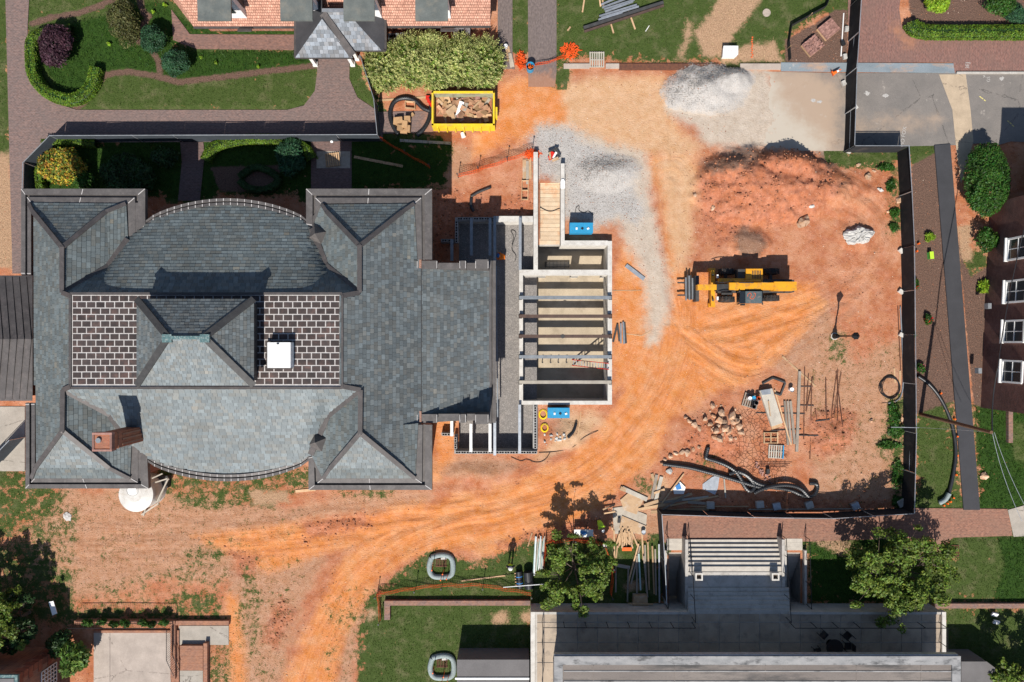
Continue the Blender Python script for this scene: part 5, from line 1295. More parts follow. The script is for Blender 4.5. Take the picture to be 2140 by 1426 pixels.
def shrub(px, py, rx, ry, h, mt, lb, cat='shrub', name='shrub', n=2600, size=.09, group=None, k=9, core=True, clump=.45, aspect=2., at=None, stem=True, core_mt='leaf_dark', extra=None):
    """round shrub: plan centre surveyed at half height, radii in plan units"""
    SEED[0] += 1; z = h * .5 if at is None else at; c = W(px, py, z); R = (rx / S * (1 - z / H), ry / S * (1 - z / H), h * .52)
    t = thing(name, (c[0], c[1], 0), lb, cat, group); cc = (c[0], c[1], h * .47)
    V, F = leafcloud(lumpy(cc, R, k, SEED[0], clump), n, size, seed=SEED[0], aspect=aspect)
    cr = npmesh('crown', V, F, mt, t)
    if extra:
        V, F = leafcloud(lumpy(cc, R, k, SEED[0], clump), int(n * extra[1]), size * extra[2], seed=SEED[0] + 500, aspect=aspect, shell=.95); npmesh('blossom' if 'flower' in extra[0] else 'young_leaves', V, F, extra[0], t)
    if stem:
        b = MB(); b.tube([(c[0], c[1], -.05), (c[0] + .02, c[1], h * .5)], .05, 6, r2=.03)
        for a in range(5): b.tube([(c[0], c[1], h * .2), (c[0] + math.cos(a * 1.26) * R[0] * .6, c[1] + math.sin(a * 1.26) * R[1] * .6, h * .6)], .025, 5, r2=.012)
        b.build('stem', 'bark', t)
    return t
def hedge(path, w, h, mt, lb, n_per=420, size=.06, name='hedge'):
    """clipped hedge along a plan polyline"""
    SEED[0] += 1; r = np.random.default_rng(SEED[0]); P = smooth([Vector(W(x, y, h * .7)[:2] + (0,)) for x, y in path], 2); t = thing(name, tuple(P[len(P) // 2]), lb, 'hedge')
    L = np.cumsum([0] + [(b - a).length for a, b in zip(P[:-1], P[1:])]); tot = L[-1]; n = int(n_per * tot * (w + 2 * h * .5)); s = r.random(n) * tot
    X = np.interp(s, L, [p.x for p in P]); Y = np.interp(s, L, [p.y for p in P]); DX = np.interp(s + .05, L, [p.x for p in P]) - np.interp(s - .05, L, [p.x for p in P]); DY = np.interp(s + .05, L, [p.y for p in P]) - np.interp(s - .05, L, [p.y for p in P])
    nn = np.hypot(DX, DY) + 1e-9; NX, NY = -DY / nn, DX / nn
    th = (r.random(n) - .5) * math.pi * 1.15; cs = np.sign(np.sin(th)) * np.abs(np.sin(th)) ** .6; cz = np.clip(np.cos(th), -.2, 1) ** 1 if False else np.cos(th)
    wob = 1 + .12 * vnoise(X * 28, Y * 28, 30, SEED[0])
    u = cs * w / 2 * wob; z = h * (.55 + .45 * np.sign(cz) * np.abs(cz) ** .5) * wob; z = np.where(np.abs(cs) > .85, z * (.25 + .75 * r.random(n)), z); z += r.normal(size=n) * .02
    pos = np.stack([X + NX * u, Y + NY * u, np.maximum(z, .03)], 1)
    nrm = np.stack([NX * cs * .8, NY * cs * .8, np.clip(cz, 0, 1) + .3], 1) + r.normal(size=(n, 3)) * .5; nrm /= np.linalg.norm(nrm, axis=1)[:, None]
    a = r.normal(size=(n, 3)); a -= (a * nrm).sum(1)[:, None] * nrm; a /= np.linalg.norm(a, axis=1)[:, None]; b = np.cross(nrm, a); sz = size * (.6 + .8 * r.random(n))[:, None]
    V = np.stack([pos + a * sz, pos + b * sz * .55, pos - a * sz, pos - b * sz * .55], 1).reshape(-1, 3)
    npmesh('foliage', V, np.arange(4 * n).reshape(-1, 4), mt, t)
    m = MB(); Q = P; k = len(Q); vs = []; fs = []
    for i, p in enumerate(Q):
        d = (Q[min(i + 1, k - 1)] - Q[max(i - 1, 0)]).normalized(); nr = Vector((-d.y, d.x, 0))
        for uu, zz in ((-.43, 0), (-.43, .75), (-.25, .9), (.25, .9), (.43, .75), (.43, 0)): vs.append(tuple(p + nr * (uu * w) + Vector((0, 0, zz * h))))
    for i in range(k - 1):
        for j in range(5): fs.append([i * 6 + j, (i + 1) * 6 + j, (i + 1) * 6 + j + 1, i * 6 + j + 1])
    m.add(vs, fs); m.build('twigs', 'leaf_dark', t); return t
# western garden
hedge([(150,62),(100,70),(66,76),(64,120),(68,160),(92,192),(130,208),(165,206),(192,180),(200,142)], .85, .75, 'leaf_box', 'clipped bright green box hedge curling round the purple shrub')
shrub(119, 95, 37, 46, 1.9, 'leaf_purple', 'dark purple smoke bush inside the curled hedge', n=5200, size=.10, k=14)
shrub(262, 45, 38, 52, 1.7, 'leaf_olive', 'olive brown thorny bush at the lawn edge', n=5000, size=.075, k=14)
shrub(321, 83, 33, 34, 1.7, 'leaf_blue', 'bluish green ball conifer, upper of two', n=5200, size=.065, k=18, clump=.3, group='ball conifers')
shrub(367, 131, 35, 34, 1.7, 'leaf_blue', 'bluish green ball conifer, lower right of two', n=5200, size=.065, k=18, clump=.3, group='ball conifers')
shrub(130, 350, 52, 46, 1.9, 'leaf_amber', 'golden orange shrub just inside the fence corner', n=3600, size=.12, k=12, extra=('leaf_tree', .5, .9))
shrub(175, 372, 26, 24, 1.2, 'leaf_bush', 'small green bush beside the golden shrub', n=1500, size=.09)
hedge([(90,300),(120,296),(160,296),(200,300)], .6, .7, 'leaf_box', 'low hedge under the fence corner'); hedge([(86,400),(82,370),(84,350)], .55, .7, 'leaf_box', 'short bright hedge between fence and golden shrub')
hedge([(428,335),(444,306),(490,292),(560,290),(610,294),(640,310),(652,334)], .75, .6, 'leaf_box', 'curved green hedge lit at the edge of the hall shadow')
shrub(610, 330, 30, 38, 1.5, 'leaf_blue', 'grey green spiky bush half in the hall shadow', n=2600, size=.12, aspect=4)
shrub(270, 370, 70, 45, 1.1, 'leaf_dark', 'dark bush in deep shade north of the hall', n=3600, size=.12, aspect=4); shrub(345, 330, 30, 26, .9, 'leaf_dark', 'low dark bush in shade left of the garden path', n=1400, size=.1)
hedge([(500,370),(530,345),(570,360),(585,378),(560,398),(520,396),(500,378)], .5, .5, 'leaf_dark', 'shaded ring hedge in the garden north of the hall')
for x, y, s_ in ((420, 120, 3), (452, 132, 3), (540, 140, 3), (228, 92, 5), (320, 25, 4), (345, 10, 5)): shrub(x, y, s_, s_, .3, 'leaf_lime', 'small lime weed sprouting in dark ground cover', 'weed', 'weed', 34, .09, 'lime weeds in the ground cover', stem=False, k=2)
# cottage shrubs: dense radiating shoots
def shooty(px, py, rx, ry, h, lb, n=560, mt='leaf_yellow', tone=None):
    SEED[0] += 1; r = np.random.default_rng(SEED[0]); c = W(px, py, h * .5); R = np.array((rx / S, ry / S, h * .5)); t = thing('variegated_shrub', (c[0], c[1], 0), lb, 'shrub', 'variegated shrubs by the cottage'); Vs = []
    d = r.normal(size=(n, 3)); d[:, 2] = np.abs(d[:, 2]); d /= np.linalg.norm(d, axis=1)[:, None]; base = np.array((c[0], c[1], h * .5)); tips = base + d * R * (.78 + .3 * r.random(n))[:, None]
    for i in range(n):
        dirn = d[i] * np.array((1, 1, .8)) + r.normal(size=3) * .15; dirn /= np.linalg.norm(dirn); L = .42 * (.7 + .6 * r.random()); u = np.cross(dirn, (0.3, .2, 1)); u /= np.linalg.norm(u); v = np.cross(dirn, u)
        for j in range(11):
            f = j / 11; p = tips[i] - dirn * L * (1 - f); a = j * 2.4; s = np.cos(a) * u + np.sin(a) * v; ld = dirn * .65 + s * .75; ld /= np.linalg.norm(ld); w = np.cross(ld, dirn); w /= np.linalg.norm(w) + 1e-6; l = .17 * (1.1 - .4 * f)
            Vs += [p, p + ld * l * .5 + w * .026, p + ld * l, p + ld * l * .5 - w * .026]
    V = np.array(Vs); npmesh('crown', V, np.arange(len(V)).reshape(-1, 4), mt, t)
    V, F = leafcloud([((c[0], c[1], h * .45), tuple(R * .86))], 2200, .12, seed=SEED[0]); npmesh('inner_leaves', V, F, 'leaf_tree', t)
    b = MB(); b.tube([(c[0], c[1], -.05), (c[0], c[1], h * .5)], .07, 6, r2=.04); b.build('stem', 'bark', t)
for x, y, rx, ry, h, lb in ((805,140,50,58,2.0,'yellow green leafy shrub beside the porch, westernmost of the row'), (862,128,48,62,2.1,'yellow green shrub second from the porch in the cottage row'), (912,135,50,62,2.1,'yellow green shrub in the middle of the cottage row'), (965,128,48,58,2.1,'yellow green shrub fourth in the cottage row'), (1012,132,46,58,2.0,'yellow green leafy shrub at the east end of the cottage row'), (900,90,30,24,1.9,'tall greener shoots rising behind the cottage shrub row')): shooty(x, y, rx, ry, h, lb)
# east side
shrub(2061, 375, 58, 96, 2.6, 'leaf_bush', 'big rounded glossy green bush by the road', n=15000, size=.085, k=40, clump=.22)
shrub(2190, 360, 50, 70, 2.4, 'leaf_bush', 'dark bush beyond the rounded one at the right edge', n=4000, size=.1)
shrub(2060, 500, 26, 26, 1.5, 'leaf_bush', 'small green bush at the corner of the brick building', n=1600, size=.09)
shrub(1955, 5, 26, 30, 1.2, 'leaf_lime', 'bright lime shrub in the mulch bed', n=2200, size=.1); shrub(2085, 10, 38, 24, 1.3, 'leaf_bush', 'rounded green shrub in the north-east mulch bed', n=3000, size=.08, k=14)
shrub(2120, 30, 26, 20, .8, 'leaf_blue', 'silvery lavender clump at the top right corner', n=1800, size=.08, aspect=5)
hedge([(1905,46),(1910,58),(1935,66),(1990,66),(2070,66),(2200,66)], 1.0, .65, 'leaf_box', 'broad clipped hedge along the north-east brick pavement')
for x, y, r_, m_, lb in ((1943, 495, 9, 'leaf_lime', 'small lime seedling in the mulch strip'), (2054, 600, 15, 'leaf_lime', 'small bright fern against the brick building'), (1905, 700, 7, 'leaf_bush', 'tiny weed at the fence foot')):
    shrub(x, y, r_, r_ * 1.1, .4, m_, lb, 'plant', 'plant', 240, .12, stem=False, k=3, aspect=3)
for x, y, m_, lb in ((1941, 668, 'flower_red', 'small rose bush with red blooms in the mulch'), (1925, 770, 'flower_pink', 'pink blossoms against the foot of the fence'), (1912, 595, 'flower_red', 'single red bloom by the fence')):
    shrub(x, y, 10, 13, .5, 'leaf_bush', lb, 'plant', 'flowering_plant', 420, .09, stem=False, k=4, extra=(m_, .06, 1.0))
for i, (x, y, rx, ry) in enumerate(((1868,872,14,30),(1860,930,22,8),(1874,985,12,34),(1878,1050,12,14),(1872,900,16,16),(1862,385,8,14),(1870,445,9,9),(1868,475,8,8),(1850,350,16,8))):
    shrub(x, y, rx * 1.15, ry * 1.1, .22, 'leaf_bush', 'ragged green weeds at the foot of the eastern fence', 'weeds', 'weed_patch', 260, .09, 'weeds along the eastern fence', stem=False, k=12, clump=.55, aspect=3.5)
# trees
def tree(px, py, h, R, lb, mt='leaf_tree', n=9000, size=.12, trunk=None, limbs=9, seed=5, gap=.55):
    r = random.Random(seed); b0 = Vector(W(px, py, 0)); t = thing('tree', b0, lb, 'tree'); m = MB(); top = b0 + Vector((0, 0, h * .5)); m.tube([b0 - Vector((0, 0, .1)), b0 + Vector((.05, .03, h * .25)), top], .14, 8, r2=.08); L = []
    for i in range(limbs):
        a = i * 2.4 + r.uniform(-.3, .3); rr = R * r.uniform(.35, .95); e = Vector((b0.x + math.cos(a) * rr, b0.y + math.sin(a) * rr, h * r.uniform(.62, .92)))
        s0 = b0 + Vector((0, 0, h * r.uniform(.22, .45))); md = s0.lerp(e, .5) + Vector((0, 0, .25)); m.tube([s0, md, e], .06, 6, r2=.015)
        for j in range(10):
            e2 = e + Vector((r.uniform(-1, 1), r.uniform(-1, 1), r.uniform(-.5, .6))) * R * .42; m.tube([md.lerp(e, r.uniform(.2, .9)), e2], .022, 5, r2=.008)
            L.append((tuple(e2), (R * .15 * r.uniform(.5, 1.5), R * .15 * r.uniform(.5, 1.5), R * .1 * r.uniform(.6, 1.4))))
    m.build('trunk', 'bark', t); V, F = leafcloud(L, n, size, seed=seed, shell=.15, aspect=1.7, up=.5); npmesh('crown', V, F, mt, t); return t
tree(1197, 1174, 3.6, 2.3, 'small leafy tree fenced in orange netting beside the timber', n=10500, size=.11, seed=5, limbs=9)
tree(1838, 1170, 4.0, 2.9, 'spreading tree over the eastern lawn and terrace edge', n=15000, size=.115, seed=8, limbs=13)
tree(14, 1268, 3.6, 2.5, 'dense dark tree at the left edge above the brick house', 'leaf_tree', n=9000, size=.13, seed=11, limbs=9)
tree(62, 1280, 2.8, 1.8, 'shaded tree beside the picket railing', 'leaf_dark', n=5000, size=.12, seed=21, limbs=6)
tree(2100, 1425, 3.4, 2.5, 'tree in the shade of the lower right corner', 'leaf_tree', n=7000, size=.13, seed=13)
shrub(158, 1372, 32, 40, 2.0, 'leaf_magnolia', 'glossy magnolia bush between house and patio', n=1500, size=.17, aspect=2.2, k=10); shrub(125, 1345, 28, 30, 1.7, 'leaf_dark', 'dark bush behind the magnolia', n=1200, size=.13)
for x in (185, 215, 238, 262, 300, 318, 345): shrub(x, 1300 + (x % 5), 12, 8, .9, 'leaf_bush', 'creeper clump growing through the picket railing', 'creeper', 'creeper', 260, .1, 'creepers on the patio railing', stem=False, k=4)
# grass blades and chippings over the ground sheet
def scatter(n, cond, seed):
    r = np.random.default_rng(seed); x = r.uniform(-40, 2180, n); y = r.uniform(-40, 1466, n); j = np.clip(np.searchsorted(xs, x), 0, len(xs) - 1); i = np.clip(np.searchsorted(ys, y), 0, len(ys) - 1)
    k = cond(i, j, r, n) & ~hole[i, j]; return x[k], y[k], Z[i, j][k], r
def blades(nm, n, cond, hgt, wid, mt, lb, seed, lean=.7):
    x, y, z, r = scatter(n, cond, seed); m = len(x); X, Y = (x - CX) / S, (CY - y) / S; a = r.random(m) * 6.28; hh = hgt * (.5 + r.random(m)); w = wid * (.6 + .8 * r.random(m)); l = hh * lean * (.4 + r.random(m)); b = r.random(m) * 6.28
    V = np.stack([np.stack([X + np.cos(a) * w, Y + np.sin(a) * w, z - .01], 1), np.stack([X - np.cos(a) * w, Y - np.sin(a) * w, z - .01], 1), np.stack([X + np.cos(b) * l, Y + np.sin(b) * l, z + hh], 1)], 1).reshape(-1, 3)
    return npmesh(nm, V, np.arange(3 * m).reshape(-1, 3), mt, None, kind='stuff', label=lb, cat='grass')
gA, gL, gS, gM, gP = A['grass'], A['lush'], A['straw'], A['mulch'], PV
blades('lawn_grass', 420000, lambda i, j, r, n: (gA[i, j] + .25 * r.normal(size=n) > .12) & (gL[i, j] < .1) & (gS[i, j] < 0) & (gM[i, j] < 0) & (gP[i, j] < -.05), .075, .02, 'grass_blade', 'short green lawn grass', 1)
blades('ground_cover_grass', 300000, lambda i, j, r, n: (gA[i, j] + .15 * r.normal(size=n) > .05) & (gL[i, j] > 0) & (gM[i, j] < 0) & (gP[i, j] < -.03), .17, .022, 'grass_lush', 'deep green grassy ground cover', 2, .9)
blades('straw', 260000, lambda i, j, r, n: (gS[i, j] + .3 * r.normal(size=n) > .1) & (gP[i, j] < 0), .05, .015, 'leaf_straw', 'dry straw strewn on bare ground', 3, 2.5)
def pebbles(nm, n, cond, s0, s1, mt, lb, seed):
    x, y, z, r = scatter(n, cond, seed); m = len(x); C = np.stack([(x - CX) / S, (CY - y) / S, z], 1); s = s0 + (s1 - s0) * r.random(m) ** 3
    O = np.array([(1, 0, 0), (0, 1, 0), (-1, 0, 0), (0, -1, 0), (0, 0, .8), (0, 0, -.8)]); jit = 1 + .5 * (r.random((m, 6, 1)) - .5); ang = r.random(m) * 6.28; ca, sa = np.cos(ang), np.sin(ang)
    P = O[None] * jit * s[:, None, None]; Xr = P[..., 0] * ca[:, None] - P[..., 1] * sa[:, None]; Yr = P[..., 0] * sa[:, None] + P[..., 1] * ca[:, None]; V = (np.stack([Xr, Yr, P[..., 2]], -1) + C[:, None]).reshape(-1, 3)
    T = np.array([(0,1,4),(1,2,4),(2,3,4),(3,0,4),(1,0,5),(2,1,5),(3,2,5),(0,3,5)]); F = (T[None] + 6 * np.arange(m)[:, None, None]).reshape(-1, 3); return npmesh(nm, V, F, mt, None, kind='stuff', label=lb, cat='stones')
litter = lambda i, j, r, n: (gP[i, j] > .05) & (r.random(n) < .5)
bare = lambda i, j: (gA[i, j] < -.1) & ((gP[i, j] < -.1) | (Z[i, j] > .1))
pebbles('gravel_stones', 500000, lambda i, j, r, n: (A['gravel'][i, j] + .5 * r.normal(size=n) > .1) & bare(i, j), .018, .045, 'gravel_grey', 'loose grey gravel', 4)
pebbles('pile_stones', 1100000, lambda i, j, r, n: (A['gravel'][i, j] > .05) & (A['dust'][i, j] > -.5) & (Z[i, j] > .12) & bare(i, j) & (r.random(n) < .6), .018, .045, 'gravel_grey', 'heaped grey crushed stone', 5)
pebbles('clods', 220000, lambda i, j, r, n: (A['dark'][i, j] + .4 * r.normal(size=n) > .1) & bare(i, j) & (r.random(n) < .5), .02, .12, 'pebble_dirt', 'loose clods of red clay', 6)
pebbles('site_stones', 26000, lambda i, j, r, n: bare(i, j) & (r.random(n) < .3), .012, .05, 'stone_pale', 'small pale stones scattered on the clay', 7)
pebbles('site_clods', 170000, lambda i, j, r, n: bare(i, j) & (A['orange'][i, j] < .6) & (r.random(n) < .3), .012, .05, 'pebble_dirt', 'small clods of clay scattered over the site', 8)

pebbles('path_litter', 30000, litter, .01, .032, 'leaf_straw', 'fine leaf litter and grit on the paths', 12)
# ================================================================ site objects
def lum(a, b, w, th, mt, lb, name='plank', cat='plank', group=None, z=0., z2=None):
    p = Vector(G(*a)); q = Vector(G(*b)); p.z = max(p.z, q.z - .25) + th / 2 + z; q.z = max(q.z, p.z - 99) + 0 if False else q.z + th / 2 + (z if z2 is None else z2)
    mb = MB(); mb.bar(p, q, w, th); return mb.build(name, mt, None, lb, cat, group)
def sheetbox(pts, th, mt, lb, name, cat, z=0., group=None):
    zz = max(gz(x, y) for x, y in pts) + z; mb = MB(); mb.prism([W(x, y, zz)[:2] for x, y in pts], zz, zz + th); return mb.build(name, mt, None, lb, cat, group)
def hose(pts, r, mt, lb, name='hose', cat='hose', it=2, zs=None, group=None, n=8, ribs=False):
    P = []
    for i, q in enumerate(pts):
        g = G(q[0], q[1]); P.append(Vector((g[0], g[1], g[2] + r + (zs[i] if zs else 0))))
    P = smooth(P, it); mb = MB(); mb.tube(P, r, n); o = mb.build(name, mt, None, lb, cat, group, smooth=True)
    if ribs:
        L = np.cumsum([0] + [(b - a).length for a, b in zip(P[:-1], P[1:])]); m2 = MB()
        for s in np.arange(.1, L[-1], .16):
            c = Vector([np.interp(s, L, [p[k] for p in P]) for k in range(3)]); d = Vector([np.interp(s + .03, L, [p[k] for p in P]) - np.interp(s - .03, L, [p[k] for p in P]) for k in range(3)])
            if d.length > 0: d.normalize(); m2.tube([c - d * .035, c + d * .035], r * 1.09, n)
        m2.build('corrugation', mt, o, kind='stuff')
    return o
def pallet(px, py, rz, lb, mt='lumber_grey', w=1.15, d=1.02, z=0., nb=7, edge=None):
    g = G(px, py, z); t = thing('pallet', g, lb, 'pallet', 'timber pallets on the site'); t.rotation_euler[2] = rz; t2 = t
    def part(nm, c, s, m_=mt):
        mb = MB(); mb.box(c, s); mb.build(nm, m_, t, local=True)
    for y in (-d / 2 + .04, 0, d / 2 - .04): part('stringer', (0, y, .06), (w, .05, .1))
    for i in range(nb): part('deck_board', (-w / 2 + .05 + i * (w - .1) / (nb - 1), 0, .122), (.095, d, .02), edge if (edge and i == nb - 1) else mt)
    return t
# ---------------------------------------------------------------- telescopic handler
TH = thing('telehandler', W(1560, 600, 0), 'yellow telescopic handler parked in the clay yard carrying steel', 'telehandler')
def tb(nm, x0, y0, x1, y1, z0, z1, mt, par=TH, at=None):
    mb = MB(); mb.pbox(x0, y0, x1, y1, z0, z1, at=at); return mb.build(nm, mt, par)
tb('chassis', 1500, 584, 1655, 612, .55, 1.05, 'steel_dark')
for x in (1517, 1611): tb('axle', x - 3, 566, x + 3, 630, .45, .7, 'steel_dark')
for x, y in ((1518, 568.5), (1518, 626), (1611, 568), (1611, 623.5)):
    c = Vector(W(x, y, .55)); mb = MB(); R_ = .56; w_ = .42; pr_ = [(-w_/2, R_*.62), (-w_/2, R_*.93), (-w_/2*.8, R_), (w_/2*.8, R_), (w_/2, R_*.93), (w_/2, R_*.62)]
    n_ = 28; vs = []; fs = []
    for k in range(n_):
        a = 2 * math.pi * k / n_
        for u, r in pr_: vs.append((c.x + r * math.cos(a), c.y + u, c.z + r * math.sin(a)))
    for k in range(n_):
        for j in range(5): fs.append([k*6+j, ((k+1)%n_)*6+j, ((k+1)%n_)*6+j+1, k*6+j+1])
    mb.add(vs, fs)
    wh = mb.build('wheel', 'rubber', TH, smooth=True)
    b = MB()
    for k in range(14):
        a = 2 * math.pi * k / 14
        for sg in (-1, 1): b.box((c.x + (R_ + .01) * math.cos(a + .1 * sg), c.y + sg * .1, c.z + (R_ + .01) * math.sin(a + .1 * sg)), (.05, .2, .07), ry=-a, rz=.0)
    b.build('tread', 'rubber', wh)
    b = MB(); b.tube([(c.x, c.y - .14, c.z), (c.x, c.y + .14, c.z)], R_ * .62, 18); b.build('rim', 'yellow_paint', wh)
tb('boom', 1524, 591, 1650, 606, 1.75, 2.3, 'yellow_paint'); bt = tb('boom_tail', 1618, 589, 1665, 607, 1.4, 2.36, 'yellow_paint')
tb('boom_extension', 1458, 595, 1526, 606, 1.55, 2.05, 'yellow_paint')
for k in range(4): tb('boom_rib', 1540 + k * 26, 590, 1541.2 + k * 26, 606, 2.3, 2.325, 'yellow_paint')
tb('boom_pivot', 1498, 594, 1524, 608, 1.5, 2.1, 'steel_dark')
mb = MB(); mb.tube([W(1500, 590, 1.35), W(1590, 588, 1.7)], .09, 10); mb.build('lift_ram', 'yellow_paint', TH)
mb = MB(); mb.tube([W(1545, 591, 2.32), W(1575, 591, 2.32)], .035, 8); mb.build('boom_hose', 'black_plastic', TH)
tb('side_beam', 1503, 582, 1594, 590, 1.05, 1.5, 'yellow_paint')
hd = tb('engine_cover', 1559, 562, 1594, 585, .8, 1.62, 'yellow_paint'); tb('radiator_housing', 1542, 563, 1559, 585, .8, 1.45, 'steel_dark')
for k in range(6): b = MB(); b.pbox(1572 + k * 3.3, 566, 1573.6 + k * 3.3, 583, 1.62, 1.64); b.build('louvre', 'steel_dark', hd)
cab = MB(); q0 = [W(1539, 610, 1.0), W(1595, 610, 1.0), W(1595, 636, 1.0), W(1539, 636, 1.0)]; q1 = [W(1546, 609, 2.42), W(1594, 609, 2.42), W(1594, 634, 2.42), W(1546, 634, 2.42)]
cab.hexa(q0[::-1], q1[::-1]); cab_o = cab.build('cab', 'glass_dark', TH)
mat('cab_roof', (.085, .11, .115), (.06, .08, .085), .6, 3, stain=((.3, .2, .15), 4, .5))
b = MB(); b.pbox(1558, 609, 1592, 634, 2.42, 2.5); b.build('cab_roof', 'cab_roof', cab_o)
for (a_, b_) in (((1541, 610), (1546, 609)), ((1541, 636), (1546, 634)), ((1594, 636), (1593, 634))): b = MB(); b.bar(W(*a_, 1.0), W(*b_, 2.45), .08, .08); b.build('cab_pillar', 'steel_dark', cab_o)
b = MB(); b.tube(smooth([W(1562, 620, 2.51), W(1563, 614, 2.51), W(1568, 612, 2.51), W(1571, 617, 2.51), W(1566, 622, 2.51), W(1572, 626, 2.51), W(1577, 622, 2.51), W(1580, 614, 2.51), W(1575, 612, 2.51)], 2), .018, 5); b.build('spray_mark', 'paint_orange', cab_o)
mb = MB(); mb.box(W(1552, 637, 1.9), (.25, .12, .3)); mb.build('mirror', 'black_plastic', TH)
tb('axle_frame', 1486, 566, 1494, 640, .5, .9, 'yellow_paint')
for y in (589, 607): mb = MB(); mb.tube(smooth([W(1496, y, 2.0), W(1510, y + 2, 2.25), W(1524, y, 2.2), W(1535, y - 1, 2.0)], 2), .03, 6); mb.build('hydraulic_hose', 'black_plastic', TH)
for y in (578, 624): mb = MB(); mb.box(W(1499, y, 1.3), (.12, .25, .2)); mb.build('headlight', 'white_plastic', TH)
tb('fender', 1508, 612, 1530, 616, 1.1, 1.2, 'steel_dark'); tb('seat', 1566, 616, 1582, 628, 1.1, 1.6, 'black_plastic')
for y in (563, 636): tb('stabiliser_foot', 1481, y - 2, 1495, y + 6, .02, .32, 'yellow_paint')
for y in (575, 628): b = MB(); b.tube([W(1490, y, .3), W(1490, y, 1.2)], .07, 8); b.build('stabiliser_leg', 'steel_dark', TH)
tb('fork_carriage', 1454, 576, 1461, 630, .35, 1.25, 'steel_dark')
for y in (591, 617): tb('fork', 1416, y - 1.6, 1458, y + 1.6, .35, .42, 'steel_dark')
tb('counterweight', 1640, 585, 1660, 611, .5, 1.3, 'steel_dark')
for i in range(6):
    lbm = MB(); x = 1433 + i * 3.4; lbm.bar(W(x, 580 + random.uniform(-6, 4), .5 + .05 * (i % 2)), W(x + .6, 626 + random.uniform(-2, 2), .5 + .05 * (i % 2)), .1, .12)
    lbm.build('steel_channel', 'steel_dark' if i % 2 else 'steel_grey', None, 'dark steel channel carried on the telehandler forks', 'steel channel', 'steel on the telehandler forks')
# ---------------------------------------------------------------- skip with rubble
SK_ = thing('skip', W(966, 232, 0), 'yellow rubbish skip heaped with broken boards', 'skip')
def sb(nm, x0, y0, x1, y1, z0, z1, mt): mb = MB(); mb.pbox(x0, y0, x1, y1, z0, z1, at=1.35); return mb.build(nm, mt, SK_)
sb('side_wall', 902, 191, 1034, 195, .1, 1.35, 'skip_yellow'); sb('side_wall', 902, 259, 1034, 263, .1, 1.35, 'skip_yellow'); sb('end_wall', 902, 195, 906, 259, .1, 1.35, 'skip_yellow'); sb('end_wall', 1030, 195, 1034, 259, .1, 1.35, 'skip_yellow')
sb('liner', 906, 195, 1030, 196, .15, 1.28, 'skip_inner'); sb('floor', 904, 193, 1032, 261, .1, .2, 'skip_inner')
for a, b in (((902,193),(1034,193)), ((902,261),(1034,261)), ((904,191),(904,263)), ((1032,191),(1032,263))): mb = MB(); mb.bar(W(*a, 1.36), W(*b, 1.36), .13, .1); mb.build('rim', 'skip_yellow', SK_)
for k in range(7): mb = MB(); x = 914 + k * 18; p = W(x, 263.5, 1.35); mb.box((p[0], p[1] - .04, .65), (.1, .1, 1.1)); mb.build('rib', 'skip_yellow', SK_)
mb = MB(); p = W(1037, 235, .8); mb.box((p[0] + .02, p[1] - .1, .8), (.14, .8, .5)); mb.build('latch', 'skip_yellow', SK_)
R = random.Random(3)
for i in range(64):
    x, y = R.uniform(918, 1020), R.uniform(206, 248); z = .45 + .55 * R.random() * (1 - abs(y - 226) / 40); L = R.uniform(.35, 1.3); w_ = R.uniform(.12, .45); mb = MB(); mb.box(W(x, y, z), (L, min(w_, .5), R.uniform(.02, .06)), R.uniform(0, 3.14), rx=R.uniform(-.35, .35), ry=R.uniform(-.25, .25))
    mb.build('scrap_board', R.choice(['scrap', 'scrap', 'plywood', 'lumber', 'ply_grey', 'brick_pale', 'cardboard', 'white_paint' if i % 5 == 0 else 'scrap', 'steel_dark' if i % 6 == 0 else 'scrap']), None, 'broken board heaped in the yellow skip', 'scrap board', 'debris in the skip')
mb = MB(); mb.pbox(908, 199, 1028, 256, .2, .55, at=.6); mb.build('rubble_fill', 'pebble_dirt', None, 'bed of brown rubble filling the bottom of the skip', 'rubble')
# near the skip
hose([(833,282),(820,262),(814,236),(824,212),(850,205),(872,214),(884,228),(900,234)], .16, 'black_plastic', 'grey black corrugated pipe curling beside the cardboard stack', 'drain_pipe', 'pipe', ribs=True)
hose([(900,205),(902,222),(898,250),(886,272),(872,284)], .15, 'black_plastic', 'black corrugated pipe bent round the end of the skip', 'drain_pipe', 'pipe', ribs=True)
lum((786,211),(900,203), .14, .06, 'lumber', 'long pale timber batten leading to the skip')
t = thing('crate_frame', G(858, 220), 'open rectangular wooden frame on the grass by the skip', 'frame')
for a, b in (((848,214),(868,216)), ((848,227),(868,229)), ((848,214),(848,227)), ((868,216),(868,229))): mb = MB(); p = Vector(G(*a)); q = Vector(G(*b)); mb.bar(p + Vector((0,0,.15)), q + Vector((0,0,.15)), .04, .3); mb.build('side', 'lumber', t)
for i, (x, y, w_, d_, z) in enumerate(((836,255,.5,.45,.5),(853,252,.45,.35,.55),(848,264,.4,.5,.6),(838,270,.45,.4,.45),(853,272,.4,.45,.5),(828,256,.3,.5,.4),(845,277,.5,.3,.35))):
    g = G(x, y); mb = MB(); mb.box((g[0], g[1], g[2] + z / 2), (w_, d_, z), R.uniform(-.1, .1)); mb.build('cardboard_box', 'cardboard', None, 'brown box in the stack on the brick path by the skip', 'box', 'stacked brown boxes')
g = G(862, 241); mb = MB(); mb.box((g[0], g[1], .1), (.25, .22, .2), .6); mb.build('cardboard_box', 'cardboard', None, 'single small brown box between stack and wooden frame', 'box')
mb = MB()
for i in range(5): mb.box((W(894 + i * 2, 206 + i * 2, .15)[0], W(0, 204 + i * 4, .15)[1], .12 + .02 * i), (.3, .25, .2), i * .5)
